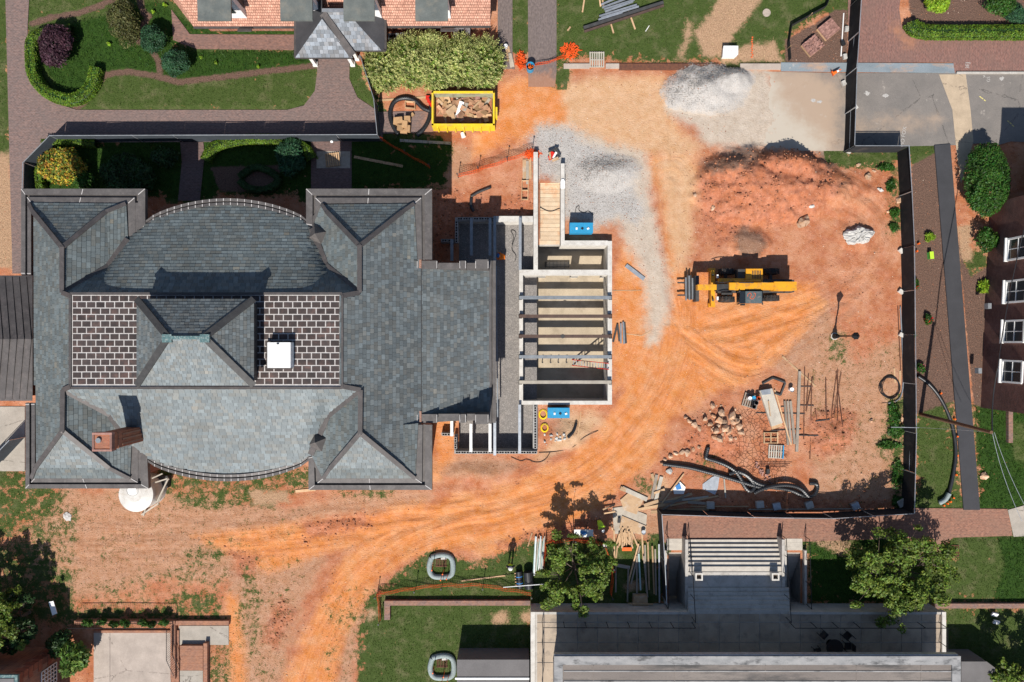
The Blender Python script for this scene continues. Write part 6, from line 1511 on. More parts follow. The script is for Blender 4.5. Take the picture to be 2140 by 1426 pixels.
mb.build('red_bag', 'red_tool', None, 'crumpled bright red bag by the corner of the skip', 'bag')
def bucket(px, py, r, h, mt, lb, lid=True, tilt=None, inner=None, z=0.):
    g = G(px, py, z); t = thing('bucket', g, lb, 'bucket'); mb = MB()
    if tilt is not None: d = Vector((math.cos(tilt), math.sin(tilt), 0)) * h / 2; mb.tube([Vector(g) - d + Vector((0, 0, r)), Vector(g) + d + Vector((0, 0, r))], r, 16, r2=r * .85); mb.build('body', mt, t); return t
    n_ = 18; vs = []; fs = []
    prof = [(r * .86, 0), (r, h), (r * .9, h), (r * .78, .03 if not lid else h - .02)]
    for k in range(n_):
        a = 2 * math.pi * k / n_
        for rr, zz in prof: vs.append((g[0] + rr * math.cos(a), g[1] + rr * math.sin(a), g[2] + zz))
    for k in range(n_):
        for j in range(3): fs.append([k*4+j, ((k+1)%n_)*4+j, ((k+1)%n_)*4+j+1, k*4+j+1])
    fs.append([k*4+3 for k in range(n_)]); mb.add(vs, fs); mb.build('body', mt, t)
    if inner: m2 = MB(); [m2.box((g[0] + math.cos(k*2.1) * r * .4, g[1] + math.sin(k*2.1) * r * .4, g[2] + h * .75), (.22, .1, .12), k * 1.3) for k in range(5)]; m2.build('contents', inner, t)
    b = MB(); b.tube(smooth([(g[0] - r, g[1], g[2] + h), (g[0] - r * .7, g[1] - r * 1.0, g[2] + h + .03), (g[0] + r * .7, g[1] - r * 1.0, g[2] + h + .03), (g[0] + r, g[1], g[2] + h)], 2), .012, 5); b.build('handle', 'steel_grey', t); return t
bucket(968, 284, .17, .36, 'white_plastic', 'white bucket lying on its side below the skip', tilt=1.9)
bucket(1108, 146, .31, .75, 'blue_paint', 'bright blue drum filled with orange offcuts', lid=False, inner='orange_cone')
# orange safety netting
def net(pts, h, lb, posts=True, lean=0., cell=.11, droop=.12, th=.02):
    P = [Vector(G(x, y)) for x, y in pts]; t = thing('safety_net', P[0], lb, 'safety netting', 'orange safety netting'); mb = MB(); Q = resample(P, cell * 1.2); k = len(Q); rows = 7
    def pt(i, j):
        s = abs(math.sin(i * .12)) * droop; d = (Q[min(i + 1, k - 1)] - Q[max(i - 1, 0)]).normalized(); nr = Vector((-d.y, d.x, 0)); f = j / rows
        return Q[i] + nr * (lean * f + .05 * math.sin(i * .5 + j)) + Vector((0, 0, .02 + (h - s) * f * (1 if lean < .5 else .25)))
    for i in range(k):
        mb.bar(pt(i, 0), pt(i, rows), th, .006)
        if i < k - 1:
            for j in range(rows + 1): mb.bar(pt(i, j), pt(i + 1, j), .006, th * 1.3)
    mb.build('net', 'orange_net', t, kind='stuff')
    if posts:
        for p in P: b = MB(); b.tube([p - Vector((0, 0, .05)), p + Vector((0, 0, 1.25))], .025, 6); b.cyl((p.x, p.y, p.z + 1.2), .06, .06, 8); b.build('stake', 'steel_dark', t)
    return t
net([(958,372),(1000,358),(1060,338),(1112,318)], .9, 'orange safety net sagging across the clay north of the basement')
net([(1076,128),(1084,142),(1110,140),(1145,132),(1180,122)], .5, 'orange safety net strung across the grey brick path', posts=False)
net([(795,292),(850,324),(900,352)], .8, 'orange safety net in the hall shadow beside the fence corner')
net([(797,1292),(790,1238),(870,1226),(925,1220),(1010,1220),(1110,1238)], .7, 'orange safety net along the brick garden wall')
net([(1140,1130),(1200,1124),(1262,1134),(1278,1180),(1276,1240)], .9, 'orange safety net round the small fenced tree')
net([(1136,1180),(1140,1130)], .9, 'short orange net west of the small fenced tree')
def crumple(px, py, rx, ry, lb, mt='orange_net', hh=.35):
    mb = MB(); r = np.random.default_rng(int(px)); g = G(px, py)
    for i in range(260): a = r.random() * 6.28; d = r.random() ** .6; p = Vector((g[0] + math.cos(a) * d * rx / S, g[1] + math.sin(a) * d * ry / S, g[2] + .03 + hh * r.random() * (1 - d))); q = p + Vector((r.normal() * .13, r.normal() * .13, r.normal() * .05)); q.z = max(q.z, g[2] + .01); mb.bar(p, q, .05, .012)
    return mb.build('crumpled_net', mt, None, lb, 'safety netting', 'orange safety netting')
crumple(1191, 107, 17, 16, 'crumpled heap of orange netting on the lawn edge'); crumple(1089, 126, 7, 18, 'bundled orange netting roll beside the blue drum', hh=.5); crumple(1112, 322, 16, 7, 'red orange netting bunched at the corridor wall end')
mb = MB(); mb.cyl(G(1057, 100), .14, .4, 14); mb.build('pipe_stub', 'white_plastic', None, 'white plastic pipe end standing by the cottage shrubs', 'pipe')
sheetbox([(1056,98),(1064,98),(1070,128),(1060,130)], .08, 'lumber', 'tan board beside the cottage shrubs', 'board', 'board'); sheetbox([(1062,112),(1069,113),(1075,140),(1066,142)], .1, 'ply_grey', 'grey board leaning by the blue drum', 'board', 'board', z=.02)
# top lawn: steel studs on timber bearers
for i, (a, b) in enumerate((((1217,26),(1221,0)), ((1255,14),(1252,-6)), ((1262,18),(1258,-4)), ((1272,35),(1282,70)), ((1313,22),(1327,62)), ((1186,65),(1192,57)))): lum(a, b, .11, .07, 'lumber', 'timber bearer under the steel on the top lawn', 'bearer', 'timber', 'bearers under the lawn steel')
for i, (a, b) in enumerate((((1256,12),(1296,-6)), ((1262,22),(1325,2)), ((1264,27),(1322,6)), ((1252,36),(1330,12)), ((1256,40),(1334,16)), ((1250,44),(1300,29)), ((1258,18),(1318,-4)), ((1252,50),(1348,18)))): lum(a, b, .13, .1, 'galv', 'galvanised steel stud in the bundle on the top lawn', 'steel_stud', 'steel stud', 'steel studs on the top lawn', z=.08 + .02 * (i % 3))
lum((1219,61),(1385,8), .2, .2, 'steel_dark', 'long dark steel girder on the top lawn', 'girder', 'girder', z=.07); lum((1221,68),(1386,14), .14, .14, 'steel_brown', 'long reddish brown steel girder beside the dark one', 'girder', 'girder', z=.07)
lum((1349,66),(1357,54), .05, .03, 'white_paint', 'short white stake lying on the top lawn', 'stake', 'stake')
pallet(1247, 126, 0., 'bleached pallet on the kerb of the top lawn', 'lumber_bleached', 1.1, 1.15)
t = thing('white_tub', G(1525, 109), 'white plastic tub with faint red marker lettering', 'tub'); c = W(1525, 109, .35); mb = MB()
mb.hexa([(c[0]-.52,c[1]-.36,0),(c[0]+.42,c[1]-.36,0),(c[0]+.52,c[1]-.2,0),(c[0]+.52,c[1]+.36,0),(c[0]-.46,c[1]+.36,0)], [(c[0]-.58,c[1]-.4,.5),(c[0]+.44,c[1]-.4,.5),(c[0]+.58,c[1]-.22,.5),(c[0]+.58,c[1]+.4,.5),(c[0]-.5,c[1]+.4,.5)]); mb.build('body', 'white_plastic', t)
def text(body, px, py, z, size, rz, mt, par=None, lb=None):
    cu = bpy.data.curves.new('lettering', 'FONT'); cu.body = body; cu.size = size; cu.align_x = 'CENTER'; cu.align_y = 'CENTER'; cu.extrude = .001; o_ = bpy.data.objects.new('lettering_curve', cu); COL.objects.link(o_)
    bpy.context.view_layer.update(); me = bpy.data.meshes.new_from_object(o_.evaluated_get(bpy.context.evaluated_depsgraph_get())); bpy.data.objects.remove(o_); me.materials.clear(); me.materials.append(M[mt])
    o = bpy.data.objects.new('lettering', me); COL.objects.link(o); p = Vector(W(px, py, z)); o.rotation_euler[2] = rz; WORLD[o] = p
    if par is not None: o.parent = par; o.location = p - WORLD[par]
    else: o.location = p; settags(o, lb, 'lettering')
    return o
mat('marker_pink', (.62, .45, .42), (.6, .42, .4), .6, 4); text('5X91E', 1527, 107, .505, .34, 0, 'marker_pink', t)
text('PIO FOX', 1888, 286, .02, .4, 1.42, 'paint_white', None, 'faded white chalk lettering on the asphalt by the fence corner')
text('8', 1658, 137, .05, .3, 0, 'paint_white', None, 'small white painted figure eight on the grey board'); text('O', 1651, 143, .05, .22, 0, 'paint_white', None, 'small white painted ring on the grey board')
text('3EJ', 2022, 137, .02, .4, 1.57, 'paint_white', None, 'faint white utility marks on the brick pavement'); text('X', 2057, 160, .02, .3, .2, 'paint_white', None, 'faint white cross mark on the asphalt'); text('GS', 2066, 166, .02, .35, 1.57, 'paint_white', None, 'faint white letters on the asphalt below the kerb')
for x, y in ((2094, 165), (1700, 210), (1812, 195), (1850, 200), (1712, 213)):
    mb = MB(); g = W(x, y, .02); r = np.random.default_rng(x); P_ = [(g[0] + math.cos(a) * (.08 + .22 * r.random()), g[1] + math.sin(a) * (.06 + .14 * r.random())) for a in np.arange(0, 6.28, .35)]; mb.prism(P_, .013, .018); mb.build('paint_splash', 'paint_white', None, 'white paint splash on the asphalt ' + {2094: 'at the far right below the kerb', 1700: 'west of the northern fence, left of its pair', 1812: 'just east of the northern fence', 1850: 'midway between fence and concrete strip', 1712: 'west of the northern fence, right of its pair'}[x], 'paint mark', 'white splashes on the road')
for x, y in ((2049,203),(2053,206),(2058,210),(2107,254),(2112,258),(2117,263)): mb = MB(); g = W(x, y, .02); mb.box((g[0], g[1], .018), (.16, .06, .006), -.7); mb.build('paint_dash', 'paint_yellow', None, 'short yellow survey dash on the asphalt', 'paint mark', 'yellow survey dashes on the road')
# traffic cone, toppled slightly
t = thing('traffic_cone', W(1738, 156, 0), 'orange traffic cone lying tipped on the road', 'cone'); c = Vector(W(1738, 156, 0)); d = Vector((.75, .35, .28)).normalized()
mb = MB(); mb.tube([c + Vector((0, 0, .17)), c + Vector((0, 0, .17)) + d * .62], .15, 14, r2=.03); mb.build('body', 'orange_cone', t); mb = MB(); mb.box(c + Vector((-.02, 0, .17)), (.04, .36, .36), .44, ry=-.25); mb.build('base', 'orange_cone', t); mb = MB(); mb.tube([c + Vector((0, 0, .17)) + d * .3, c + Vector((0, 0, .17)) + d * .45], .095, 14, r2=.07); mb.build('stripe', 'white_paint', t)
mb = MB(); mb.cyl(G(1602, 27), .3, .03, 20); mb.build('manhole_cover', 'concrete_pink', None, 'round manhole cover in the top lawn', 'manhole cover')
for px, py, lb, jit in ((1729, 64, 'pallet of stacked brown pavers farther from the road', .0), (1696, 98, 'pallet of loosely piled brown pavers nearer the road', 1.)):
    rz = .68; t = thing('paver_pallet', G(px, py), lb, 'pallet of pavers', 'pallets of pavers'); t.rotation_euler[2] = rz
    mb = MB(); mb.box((0, 0, .06), (1.25, 1.1, .12)); mb.build('pallet_base', 'lumber', t, local=True); pm = None
    for lay in range(3):
        for i in range(6):
            for j in range(11):
                if lay == 2 and jit and R.random() < .35: continue
                c = (-.5 + i * .205 + R.uniform(-.01, .01) * (1 + 3 * jit * (lay == 2)), -.5 + j * .1, .16 + lay * .075)
                if lay < 2 and 0 < i < 5 and 0 < j < 10 and not jit: continue
                if pm is None: mb = MB(); mb.box((0, 0, 0), (.195, .092, .07)); o = mb.build('paver', 'brick_pale', t, local=True); pm = o.data; o.location = c
                else: o = bpy.data.objects.new('paver', pm); COL.objects.link(o); o.parent = t; o.location = c; o.rotation_euler[2] = R.uniform(-.05, .05) * (1 + 6 * jit * (lay == 2)); WORLD[o] = Vector(c)
mat('silt_black', (.02, .02, .02), (.014, .014, .014), .9, 4)
def silt(pts, lb, h=.5):
    P = resample([Vector(G(*p)) for p in pts], .4); t = thing('silt_fence', P[0], lb, 'silt fence'); mb = MB()
    for a, b in zip(P[:-1], P[1:]): mb.bar(a + Vector((0, 0, h / 2)), b + Vector((0, 0, h / 2)), .03, h)
    mb.build('fabric', 'silt_black', t)
    for p in P[::7]: b = MB(); b.bar(p, p + Vector((0, 0, h + .15)), .04, .04); b.build('stake', 'lumber', t)
silt([(1742,-30),(1722,18),(1700,30),(1650,58),(1645,90),(1648,128)], 'black silt fence curving across the top lawn')
lum((1763,28),(1757,118), .07, .05, 'white_paint', 'thin white pole lying by the northern fence', 'pole', 'pole')
for i, (x, y, m_) in enumerate(((1768,62,'rock_white'), (1764,120,'rock_white'), (1760,92,'black_plastic'), (1762,175,'rock_white'), (1786,225,'rock_white'), (1881,525,'concrete_light'), (1881,610,'concrete_light'), (1882,700,'concrete_light'), (1772,317,'concrete_light'))):
    g = G(x, y); mb = MB(); mb.box((g[0], g[1], g[2] + .12), (.26, .36, .2), .15 * i); mb.build('fence_ballast', m_, None, ['pale sandbag below the topmost fence panel','pale sandbag by the grey board','black rubber foot under the northern fence','pale sandbag on the road inside the fence','pale sandbag on the road outside the fence','white block at the fence level with the rubble','white block at the fence east of the telehandler','white block at the fence east of the lamp post','white block at the fence corner by the dirt heap'][i], 'fence foot', 'fence feet')
for i, (x, y, m_) in enumerate(((1482,1054,'concrete'),(1584,1052,'concrete'),(1619,1056,'galv'),(1688,1054,'concrete'),(1784,1056,'galv'),(1880,1050,'concrete'))):
    g = G(x, y); mb = MB(); mb.box((g[0], g[1], g[2] + .15), (.55, .5, .3), .1 * i); mb.build('fence_ballast', m_, None, ['westernmost','second','third','fourth','fifth','easternmost'][i] + ' ballast block from the west along the shaded southern fence', 'fence foot', 'ballast along the southern fence')
# ---------------------------------------------------------------- around the basement
def jobbox(px0, py0, px1, py1, lb):
    t = thing('tool_chest', W((px0 + px1) / 2, (py0 + py1) / 2, 0), lb, 'tool chest', 'blue tool chests'); mb = MB(); mb.pbox(px0, py0, px1, py1, .12, .95); mb.build('body', 'blue_paint', t)
    mb = MB(); mb.pbox(px0 - .5, py0 - .3, px1 + .5, py1 + .3, .95, 1.02); mb.build('lid', 'blue_paint', t)
    for x in (px0 + 4, px1 - 4): mb = MB(); mb.pbox(x - 2, py0 + 2, x + 2, py1 - 2, 0, .12); mb.build('skid', 'steel_dark', t)
    for i in range(3): mb = MB(); p = W(px0 + 14 + i * 12, py0 + 12, 1.05); mb.box((p[0], p[1], 1.05), (.13, .16, .06), i); mb.build('gauge', ['white_plastic', 'black_plastic', 'white_plastic'][i], t)
jobbox(1191, 466, 1239, 487, 'blue tool chest north of the basement'); jobbox(1145, 853, 1190, 874, 'blue tool chest south of the basement with a cable on its lid')
for pts, lb in (([(1070,510),(1074,490),(1066,480),(1072,478),(1080,484),(1074,500),(1068,520),(1080,532),(1076,545)], 'black cable tangled on the gravel bed'), ([(1128,430),(1150,442),(1172,432),(1186,430),(1192,440)], 'black cable crossing the plank floor'), ([(1202,445),(1204,432),(1212,430),(1208,440),(1220,446),(1230,440),(1240,450)], 'black cable looped behind the northern tool chest'), ([(1126,946),(1160,945),(1200,935),(1215,915),(1250,900)], 'black cable trailing over the clay south of the basement'), ([(1068,955),(1090,965),(1100,958),(1120,968),(1140,962),(1150,945)], 'black cable coiled below the block foundation')):
    zz = -.58 if 'gravel bed' in lb else (-.55 if 'plank' in lb else 0); P = smooth([Vector(W(x, y, 0)) + Vector((0, 0, .03 + (zz if zz else gz(x, y)))) for x, y in pts], 3); mb = MB(); mb.tube(P, .022, 5); mb.build('cable', 'black_plastic', None, lb, 'cable', 'loose cables')
for x, y, r, lb in ((1135, 866, 9, 'coil of yellow cable beside the southern tool chest'), (1138, 894, 8, 'smaller coil of yellow cable on the clay')):
    mb = MB(); g = G(x, y)
    for k in range(5): mb.tube([(g[0] + math.cos(a) * (r / S - .02 * k) , g[1] + math.sin(a) * (r / S * 1.15 - .02 * k), g[2] + .04 + .015 * k) for a in np.linspace(0, 6.28, 22)], .022, 5)
    mb.build('cable_coil', 'yellow_cable', None, lb, 'cable coil')
hose([(1204,884),(1198,902),(1186,914)], .1, 'black_plastic', 'short black pipe offcut south of the basement', 'pipe_offcut', 'pipe', ribs=False)
for a, b, lb in (((1207,910),(1214,860), 'thin stake leaning by the clay south of the basement'), ((1200,930),(1212,905), 'thin splintered lath near the cable')): lum(a, b, .05, .03, 'lumber', lb, 'lath', 'lath')
lum((1308,555),(1346,584), .28, .1, 'galv', 'single pale steel track lying on orange clay', 'steel_track', 'steel track')
for i, (a, b, m_) in enumerate((((1281,715),(1290,678),'steel_dark'), ((1290,678),(1294,714),'steel_dark'), ((1297,676),(1297,718),'steel_grey'), ((1302,673),(1304,719),'steel_grey'), ((1305,676),(1308,718),'steel_dark'))): lum(a, b, .13, .1, m_, 'dark steel length in the bundle east of the basement', 'steel_length', 'steel length', 'steel lengths east of the basement', z=.03)
for a, b, lb in (((1280,608),(1340,607), 'thin lath on the clay level with the first beam'), ((1308,698),(1340,702), 'thin lath beside the dark steel bundle'), ((1341,702),(1360,692), 'short lath pointing away from the dark steel bundle')): lum(a, b, .05, .03, 'lumber', lb, 'lath', 'lath')
t = thing('timber_form', G(1098, 380), 'tall timber formwork frame beside the corridor wall', 'formwork')
for a, b in (((1091,378),(1090,419)), ((1104,378),(1103,419)), ((1091,379),(1104,379)), ((1091,399),(1104,399)), ((1091,418),(1103,418))): mb = MB(); mb.bar(Vector(G(*a)) + Vector((0,0,.12)), Vector(G(*b)) + Vector((0,0,.12)), .05, .22); mb.build('rail', 'lumber', t)
sheetbox([(1092,334),(1110,334),(1110,374),(1092,376)], .08, 'plywood', 'plywood panel west of the corridor wall', 'plywood_sheet', 'plywood'); lum((1102,338),(1102,386), .2, .06, 'ply_grey', 'grey plank lying on the plywood panel', z=.09); lum((1109,330),(1110,374), .07, .07, 'lumber', 'narrow batten along the corridor wall', z=.09)
t = thing('tool_pile', G(1157, 328), 'pile of red and white tools on grey gravel', 'tools')
for i, (dx, dy, w_, d_, m_, rz) in enumerate(((-4,2,.5,.3,'red_tool',.3), (-4,-6,.35,.25,'red_tool',-.4), (2,-2,.14,.5,'white_plastic',-.5), (-8,-2,.12,.6,'lumber',.1), (3,7,.5,.2,'plywood',.4), (8,-8,.1,.8,'steel_dark',.5), (-1,-12,.8,.1,'steel_dark',.35))): mb = MB(); g = G(1157 + dx, 328 + dy); mb.box((g[0], g[1], g[2] + .12 + .03 * i), (w_, d_, .14), rz); mb.build('tool', m_, t)
hose([(985,415),(984,432),(990,443)], .12, 'black_plastic', 'black pipe bending out of the hall shadow', 'drain_pipe', 'pipe'); hose([(984,412),(1000,402),(1026,392)], .1, 'steel_dark', 'grey pipe lying at the edge of the hall shadow', 'drain_pipe', 'pipe', it=1)
lum((836,294),(942,300), .2, .06, 'lumber_bleached', 'long grey plank in the hall shadow near the fence'); lum((740,328),(842,348), .2, .06, 'lumber', 'long brown plank on the shaded lawn')
sheetbox([(662,317),(732,317),(732,352),(662,352)], .05, 'ply_grey', 'grey plywood sheet at the shadow edge under a pallet', 'plywood_sheet', 'plywood'); pallet(696, 335, .12, 'sunlit pallet on plywood beside the shaded garden', 'lumber', 1.05, 1.0, .05)
g = G(694, 296); mb = MB(); mb.rock((g[0], g[1], .12), .2, sub=1, seed=4); mb.build('sandbag', 'white_plastic', None, 'white sandbag at the foot of the garden fence', 'sandbag')
# ---------------------------------------------------------------- rocks
def rock(px, py, r, lb, mt='rock_pale', sub=2, group=None, seed=None, fl=.65): 
    g = G(px, py); mb = MB(); mb.rock((g[0], g[1], g[2] + r * fl * .45), r, sub=sub, seed=seed or int(px * 7 + py), flat=fl); return mb.build('rock', mt, None, lb, 'rock', group)
rock(1676, 464, .55, 'large pale boulder on the clay heap'); rock(1812, 370, .3, 'brown white boulder near the fence weeds'); rock(1838, 398, .2, 'small pale block near the fence', 'rock_white'); rock(1878, 420, .24, 'tan rock touching the fence foot'); rock(1688, 435, .17, 'small slab above the large boulder', 'rock_white'); rock(1488, 436, .2, 'pale stone at the west edge of the clay heap'); rock(1450, 410, .12, 'small stone on the orange track edge'); rock(1826, 358, .14, 'small tan stone below the weeds'); rock(1793, 345, .16, 'narrow pale stone at the grassy corner'); rock(1856, 443, .13, 'small pink stone by the fence weeds')
mb = MB(); g = G(1787, 494); rr = np.random.default_rng(4); n_ = 44; vs = []; fs = []
for j, f_ in enumerate((1., .8, .55, .3)):
    for k in range(n_):
        a = 2 * math.pi * k / n_; q = f_ * (1 + .18 * math.sin(a * 2 + 1) + .1 * math.sin(a * 5) + .04 * rr.normal()) ; vs.append((g[0] + math.cos(a) * q * .98 + .1, g[1] + math.sin(a) * q * .75, g[2] + (-.05 if j == 0 else .12 + .15 * rr.random())))
for j in range(3):
    for k in range(n_): fs.append([j*n_+k, j*n_+(k+1)%n_, (j+1)*n_+(k+1)%n_, (j+1)*n_+k])
fs.append([3*n_+k for k in range(n_)]); mb.add(vs, fs); mb.build('concrete_washout', 'rock_white', None, 'broad lump of spilled white concrete in the eastern yard', 'concrete')
for i in range(10):
    a = R.uniform(0, 6.28); d = .5 + .5 * R.random(); rock(1787 + math.cos(a) * d * 27, 494 + math.sin(a) * d * 21, R.uniform(.1, .22), 'broken white concrete chunk in the rubble patch', 'rock_white', 1, 'white rubble patch', i + 50)
for i, (x, y, r) in enumerate(((1488,848,.26),(1506,862,.3),(1472,876,.3),(1490,870,.22),(1500,878,.36),(1528,868,.38),(1543,890,.36),(1530,880,.3),(1510,893,.4),(1492,898,.32),(1520,900,.34),(1500,915,.4),(1536,880,.3),(1482,886,.22),(1512,882,.28),(1546,902,.24),(1524,915,.26),(1490,912,.28))): rock(x, y, r * .98, 'pale broken rock in the pile by the cracked mud', sub=1, group='rock pile by the cracked mud', seed=i + 5, fl=.8)
for i, (x, y, r) in enumerate(((1432,872,.24),(1440,880,.3),(1450,888,.26),(1460,896,.24),(1390,960,.2),(1400,953,.24),(1412,948,.22),(1424,945,.26),(1436,946,.3),(1448,940,.22),(1460,935,.18),(1384,968,.22))): rock(x, y, r, 'rubble stone along the broken edge of the clay', 'rock_pale', 1, 'rubble ridge', i + 90)
rock(1399, 985, .24, 'grey white stone near the blue bag', 'rock_white'); rock(1820, 880, .2, 'upright pale stone in the eastern clay'); rock(1883, 875, .2, 'tan stone in the fence weeds'); rock(1868, 840, .12, 'small stone by the hose coil'); rock(2055, 995, .3, 'brown boulder on the lawn below the wires'); rock(1800, 990, .1, 'small pink stone on the eastern clay'); rock(142, 1080, .35, 'white lump of spilled concrete near the hall corner', 'rock_white', 2, None, 3, .3)
for i in range(14): rock(1158 + R.uniform(-20, 24), 918 + R.uniform(-12, 12), R.uniform(.06, .2), 'white rubble bit below the southern tool chest', 'rock_white', 1, 'rubble below the tool chest', 200 + i)
for i in range(40): a = R.uniform(0, 6.28); d = R.random() ** .5; rock(1508 + math.cos(a) * d * 48, 885 + math.sin(a) * d * 38, R.uniform(.05, .15), 'small broken fragment around the rock pile', 'rock_pale', 1, 'fragments round the rock pile', 300 + i, .7)
# ---------------------------------------------------------------- lamp post
LP = thing('lamp_post', G(1743, 703), 'black lamp post standing in the clay yard', 'lamp post'); g = Vector(G(1743, 703))
mb = MB(); mb.cyl(g, .22, .5, 16, r2=.16); mb.build('base', 'black_metal', LP); mb = MB(); mb.cyl(g, .27, .08, 16); mb.build('footing', 'concrete_light', LP)
mb = MB(); mb.tube([g + Vector((0, 0, .5)), g + Vector((0, 0, 2.75))], .07, 10, r2=.05); mb.cyl(g + Vector((0, 0, .62)), .1, .12, 12); mb.build('post', 'black_metal', LP)
mb = MB(); mb.cyl(g + Vector((0, 0, 2.72)), .1, .1, 6); mb.cyl(g + Vector((0, 0, 2.82)), .14, .42, 6, r2=.26); mb.cyl(g + Vector((0, 0, 3.24)), .28, .22, 6, r2=.08); mb.cyl(g + Vector((0, 0, 3.46)), .05, .12, 6); mb.build('lantern', 'black_metal', LP)
# ---------------------------------------------------------------- material yard
pallet(1568, 838, -.28, 'pallet crowded with buckets near the concrete form', 'lumber_grey')
for x, y, m_, lid, inn, lb in ((1571,831,'blue_paint',True,None,'blue lidded bucket on the pallet'), (1581,832,'red_tool',False,'orange_cone','bucket of orange offcuts on the pallet'), (1563,832,'white_plastic',True,None,'white lidded bucket on the pallet'), (1576,841,'black_plastic',False,None,'open black bucket at the middle of the pallet'), (1571,849,'black_plastic',False,None,'open black bucket at the lower edge of the pallet')): bucket(x, y, .15, .36, m_, lb, lid, inner=inn, z=.14)
t = thing('formwork_panel', G(1608, 848), 'weathered grey formwork panel lying in the material yard', 'formwork')
def formp(nm, pts, z0, z1, mt): mb = MB(); mb.prism([W(x, y, z1)[:2] for x, y in pts], z0, z1); mb.build(nm, mt, t)
zb = gz(1608, 848); formp('panel', [(1588,817),(1614,812),(1636,884),(1613,892)], zb, zb + .32, 'lumber_bleached'); formp('end_block', [(1610,886),(1633,879),(1636,891),(1614,898)], zb, zb + .2, 'lumber'); formp('hopper', [(1590,816),(1610,813),(1611,824),(1593,826)], zb + .32, zb + .42, 'galv')
mb = MB(); mb.bar(W(1606, 838, zb + .4), W(1610, 870, zb + .4), .06, .05); mb.build('batten', 'lumber', t)
lum((1618,815),(1652,930), .09, .06, 'lumber', 'long thin batten leaning along the formwork panel', z=.06)
lum((1635,745),(1704,808), .12, .06, 'lumber', 'long pale batten lying diagonally above the steel bars')
bucket(1651, 814, .16, .38, 'white_plastic', 'white lidded bucket above the steel bars')
mb = MB(); g = [Vector(G(*p)) + Vector((0, 0, .12)) for p in ((1592,802),(1614,790),(1640,800),(1630,826),(1618,822))]
for a, b in zip(g[:-1], g[1:]): mb.bar(a, b, .12, .1)
mb.build('steel_angle', 'steel_dark', None, 'bent dark steel angle above the formwork panel', 'steel angle')
for i, (a, b, w_) in enumerate((((1639,838),(1646,930),.16), ((1645,838),(1652,928),.14), ((1651,838),(1660,928),.18))): lum(a, b, w_, .12, 'lumber_grey', 'grey beam lying beside the formwork panel', 'beam', 'beam', 'grey beams in the material yard')
lum((1670,776),(1664,944), .2, .14, 'lumber_grey', 'long weathered beam, tallest in the material yard', 'beam', 'beam')
for i, (a, b) in enumerate((((1681,768),(1679,918)), ((1689,782),(1684,860)), ((1696,790),(1692,960)), ((1698,788),(1684,860)), ((1703,855),(1706,880)), ((1725,790),(1725,878)))): lum(a, b, .05, .05, 'rust', 'thin reinforcing bar lying north to south in the yard', 'rebar', 'rebar', 'reinforcing bars in the yard', z=.04)
for i, (a, b) in enumerate((((1671,808),(1698,808)), ((1668,847),(1700,848)), ((1580,863),(1682,865)), ((1612,900),(1674,897)), ((1662,910),(1708,910)), ((1632,850),(1640,850)))): lum(a, b, .06, .06, 'steel_dark', 'dark cross bar under the steel in the yard', 'cross_bar', 'steel bar', 'cross bars in the yard', z=.0)
lum((1703,880),(1732,876), .09, .08, 'steel_dark', 'short dark bar at the end of the rebar', 'steel_bar', 'steel bar')
for i, (a, b) in enumerate((((1748,775),(1735,878)), ((1750,772),(1748,880)), ((1757,778),(1740,870)), ((1746,780),(1758,890)))): lum(a, b, .035, .035, 'rust', 'crossed thin rebar rod near the eastern clay', 'rebar', 'rebar', 'crossed rebar rods', z=.03 + .03 * i)
pallet(1610, 915, 0., 'wooden pallet at the lower edge of the cracked mud', 'lumber', 1.1, .85, nb=3); pallet(1621, 944, -.05, 'bleached pallet with one blue edge board', 'lumber_bleached', 1.15, 1.0, edge='blue_paint')
for i in range(4): lum((1585 + i * 2, 966 + i * 3), (1655 - i * 4, 966 + i * 3.4), .03, .03, 'rust', 'thin rod lying below the bleached pallet', 'rod', 'rod', 'rods below the pallets')
bucket(1603, 984, .16, .35, 'steel_dark', 'dark bucket lying by broken bricks', tilt=1.5)
for i in range(16): g = G(1580 + i * 1.9 + R.uniform(-5, 5), 972 + i * 2.2 + R.uniform(-5, 5)); mb = MB(); mb.box((g[0], g[1], g[2] + .05), (.2, .1, .08), R.uniform(0, 3)); mb.build('loose_brick', 'brick_pale', None, 'loose brick scattered beside the black pipes', 'brick', 'loose bricks by the black pipes')
for pts, lb, zs in (([(1384,969),(1400,971),(1440,976),(1470,984),(1500,992),(1540,1004),(1580,1016),(1600,1020)], 'straight black corrugated pipe running from the clay edge', None), ([(1478,933),(1474,952),(1472,957),(1500,964),(1530,978),(1545,995),(1556,1020),(1568,1028),(1578,1014),(1560,992),(1540,984)], 'black corrugated pipe with a raised elbow and a loop', None), ([(1522,990),(1540,984),(1560,992),(1575,1008),(1610,1018),(1650,1022),(1676,1036),(1692,1038),(1704,1030),(1708,1010),(1690,1009)], 'black corrugated pipe ending in a hook near the fence', None), ([(1574,1030),(1590,1020),(1620,1012),(1645,1011),(1670,1018),(1686,1036)], 'black corrugated pipe arching over the hooked one', [0,.1,.2,.25,.2,.1])): hose(pts, .15, 'black_plastic', lb, 'drain_pipe', 'pipe', zs=zs, group='black drain pipes', ribs=True)
mb = MB()
for k in range(4): g = G(1858, 810); mb.tube([(g[0] + math.cos(a) * (.78 - .05 * k) + .05 * (k % 2), g[1] + math.sin(a) * (.74 + .03 * k), g[2] + .05 + .03 * k) for a in np.linspace(0, 6.28, 32)], .03, 6)
mb.build('hose_coil', 'black_plastic', None, 'coil of black hose by the eastern fence', 'hose coil')
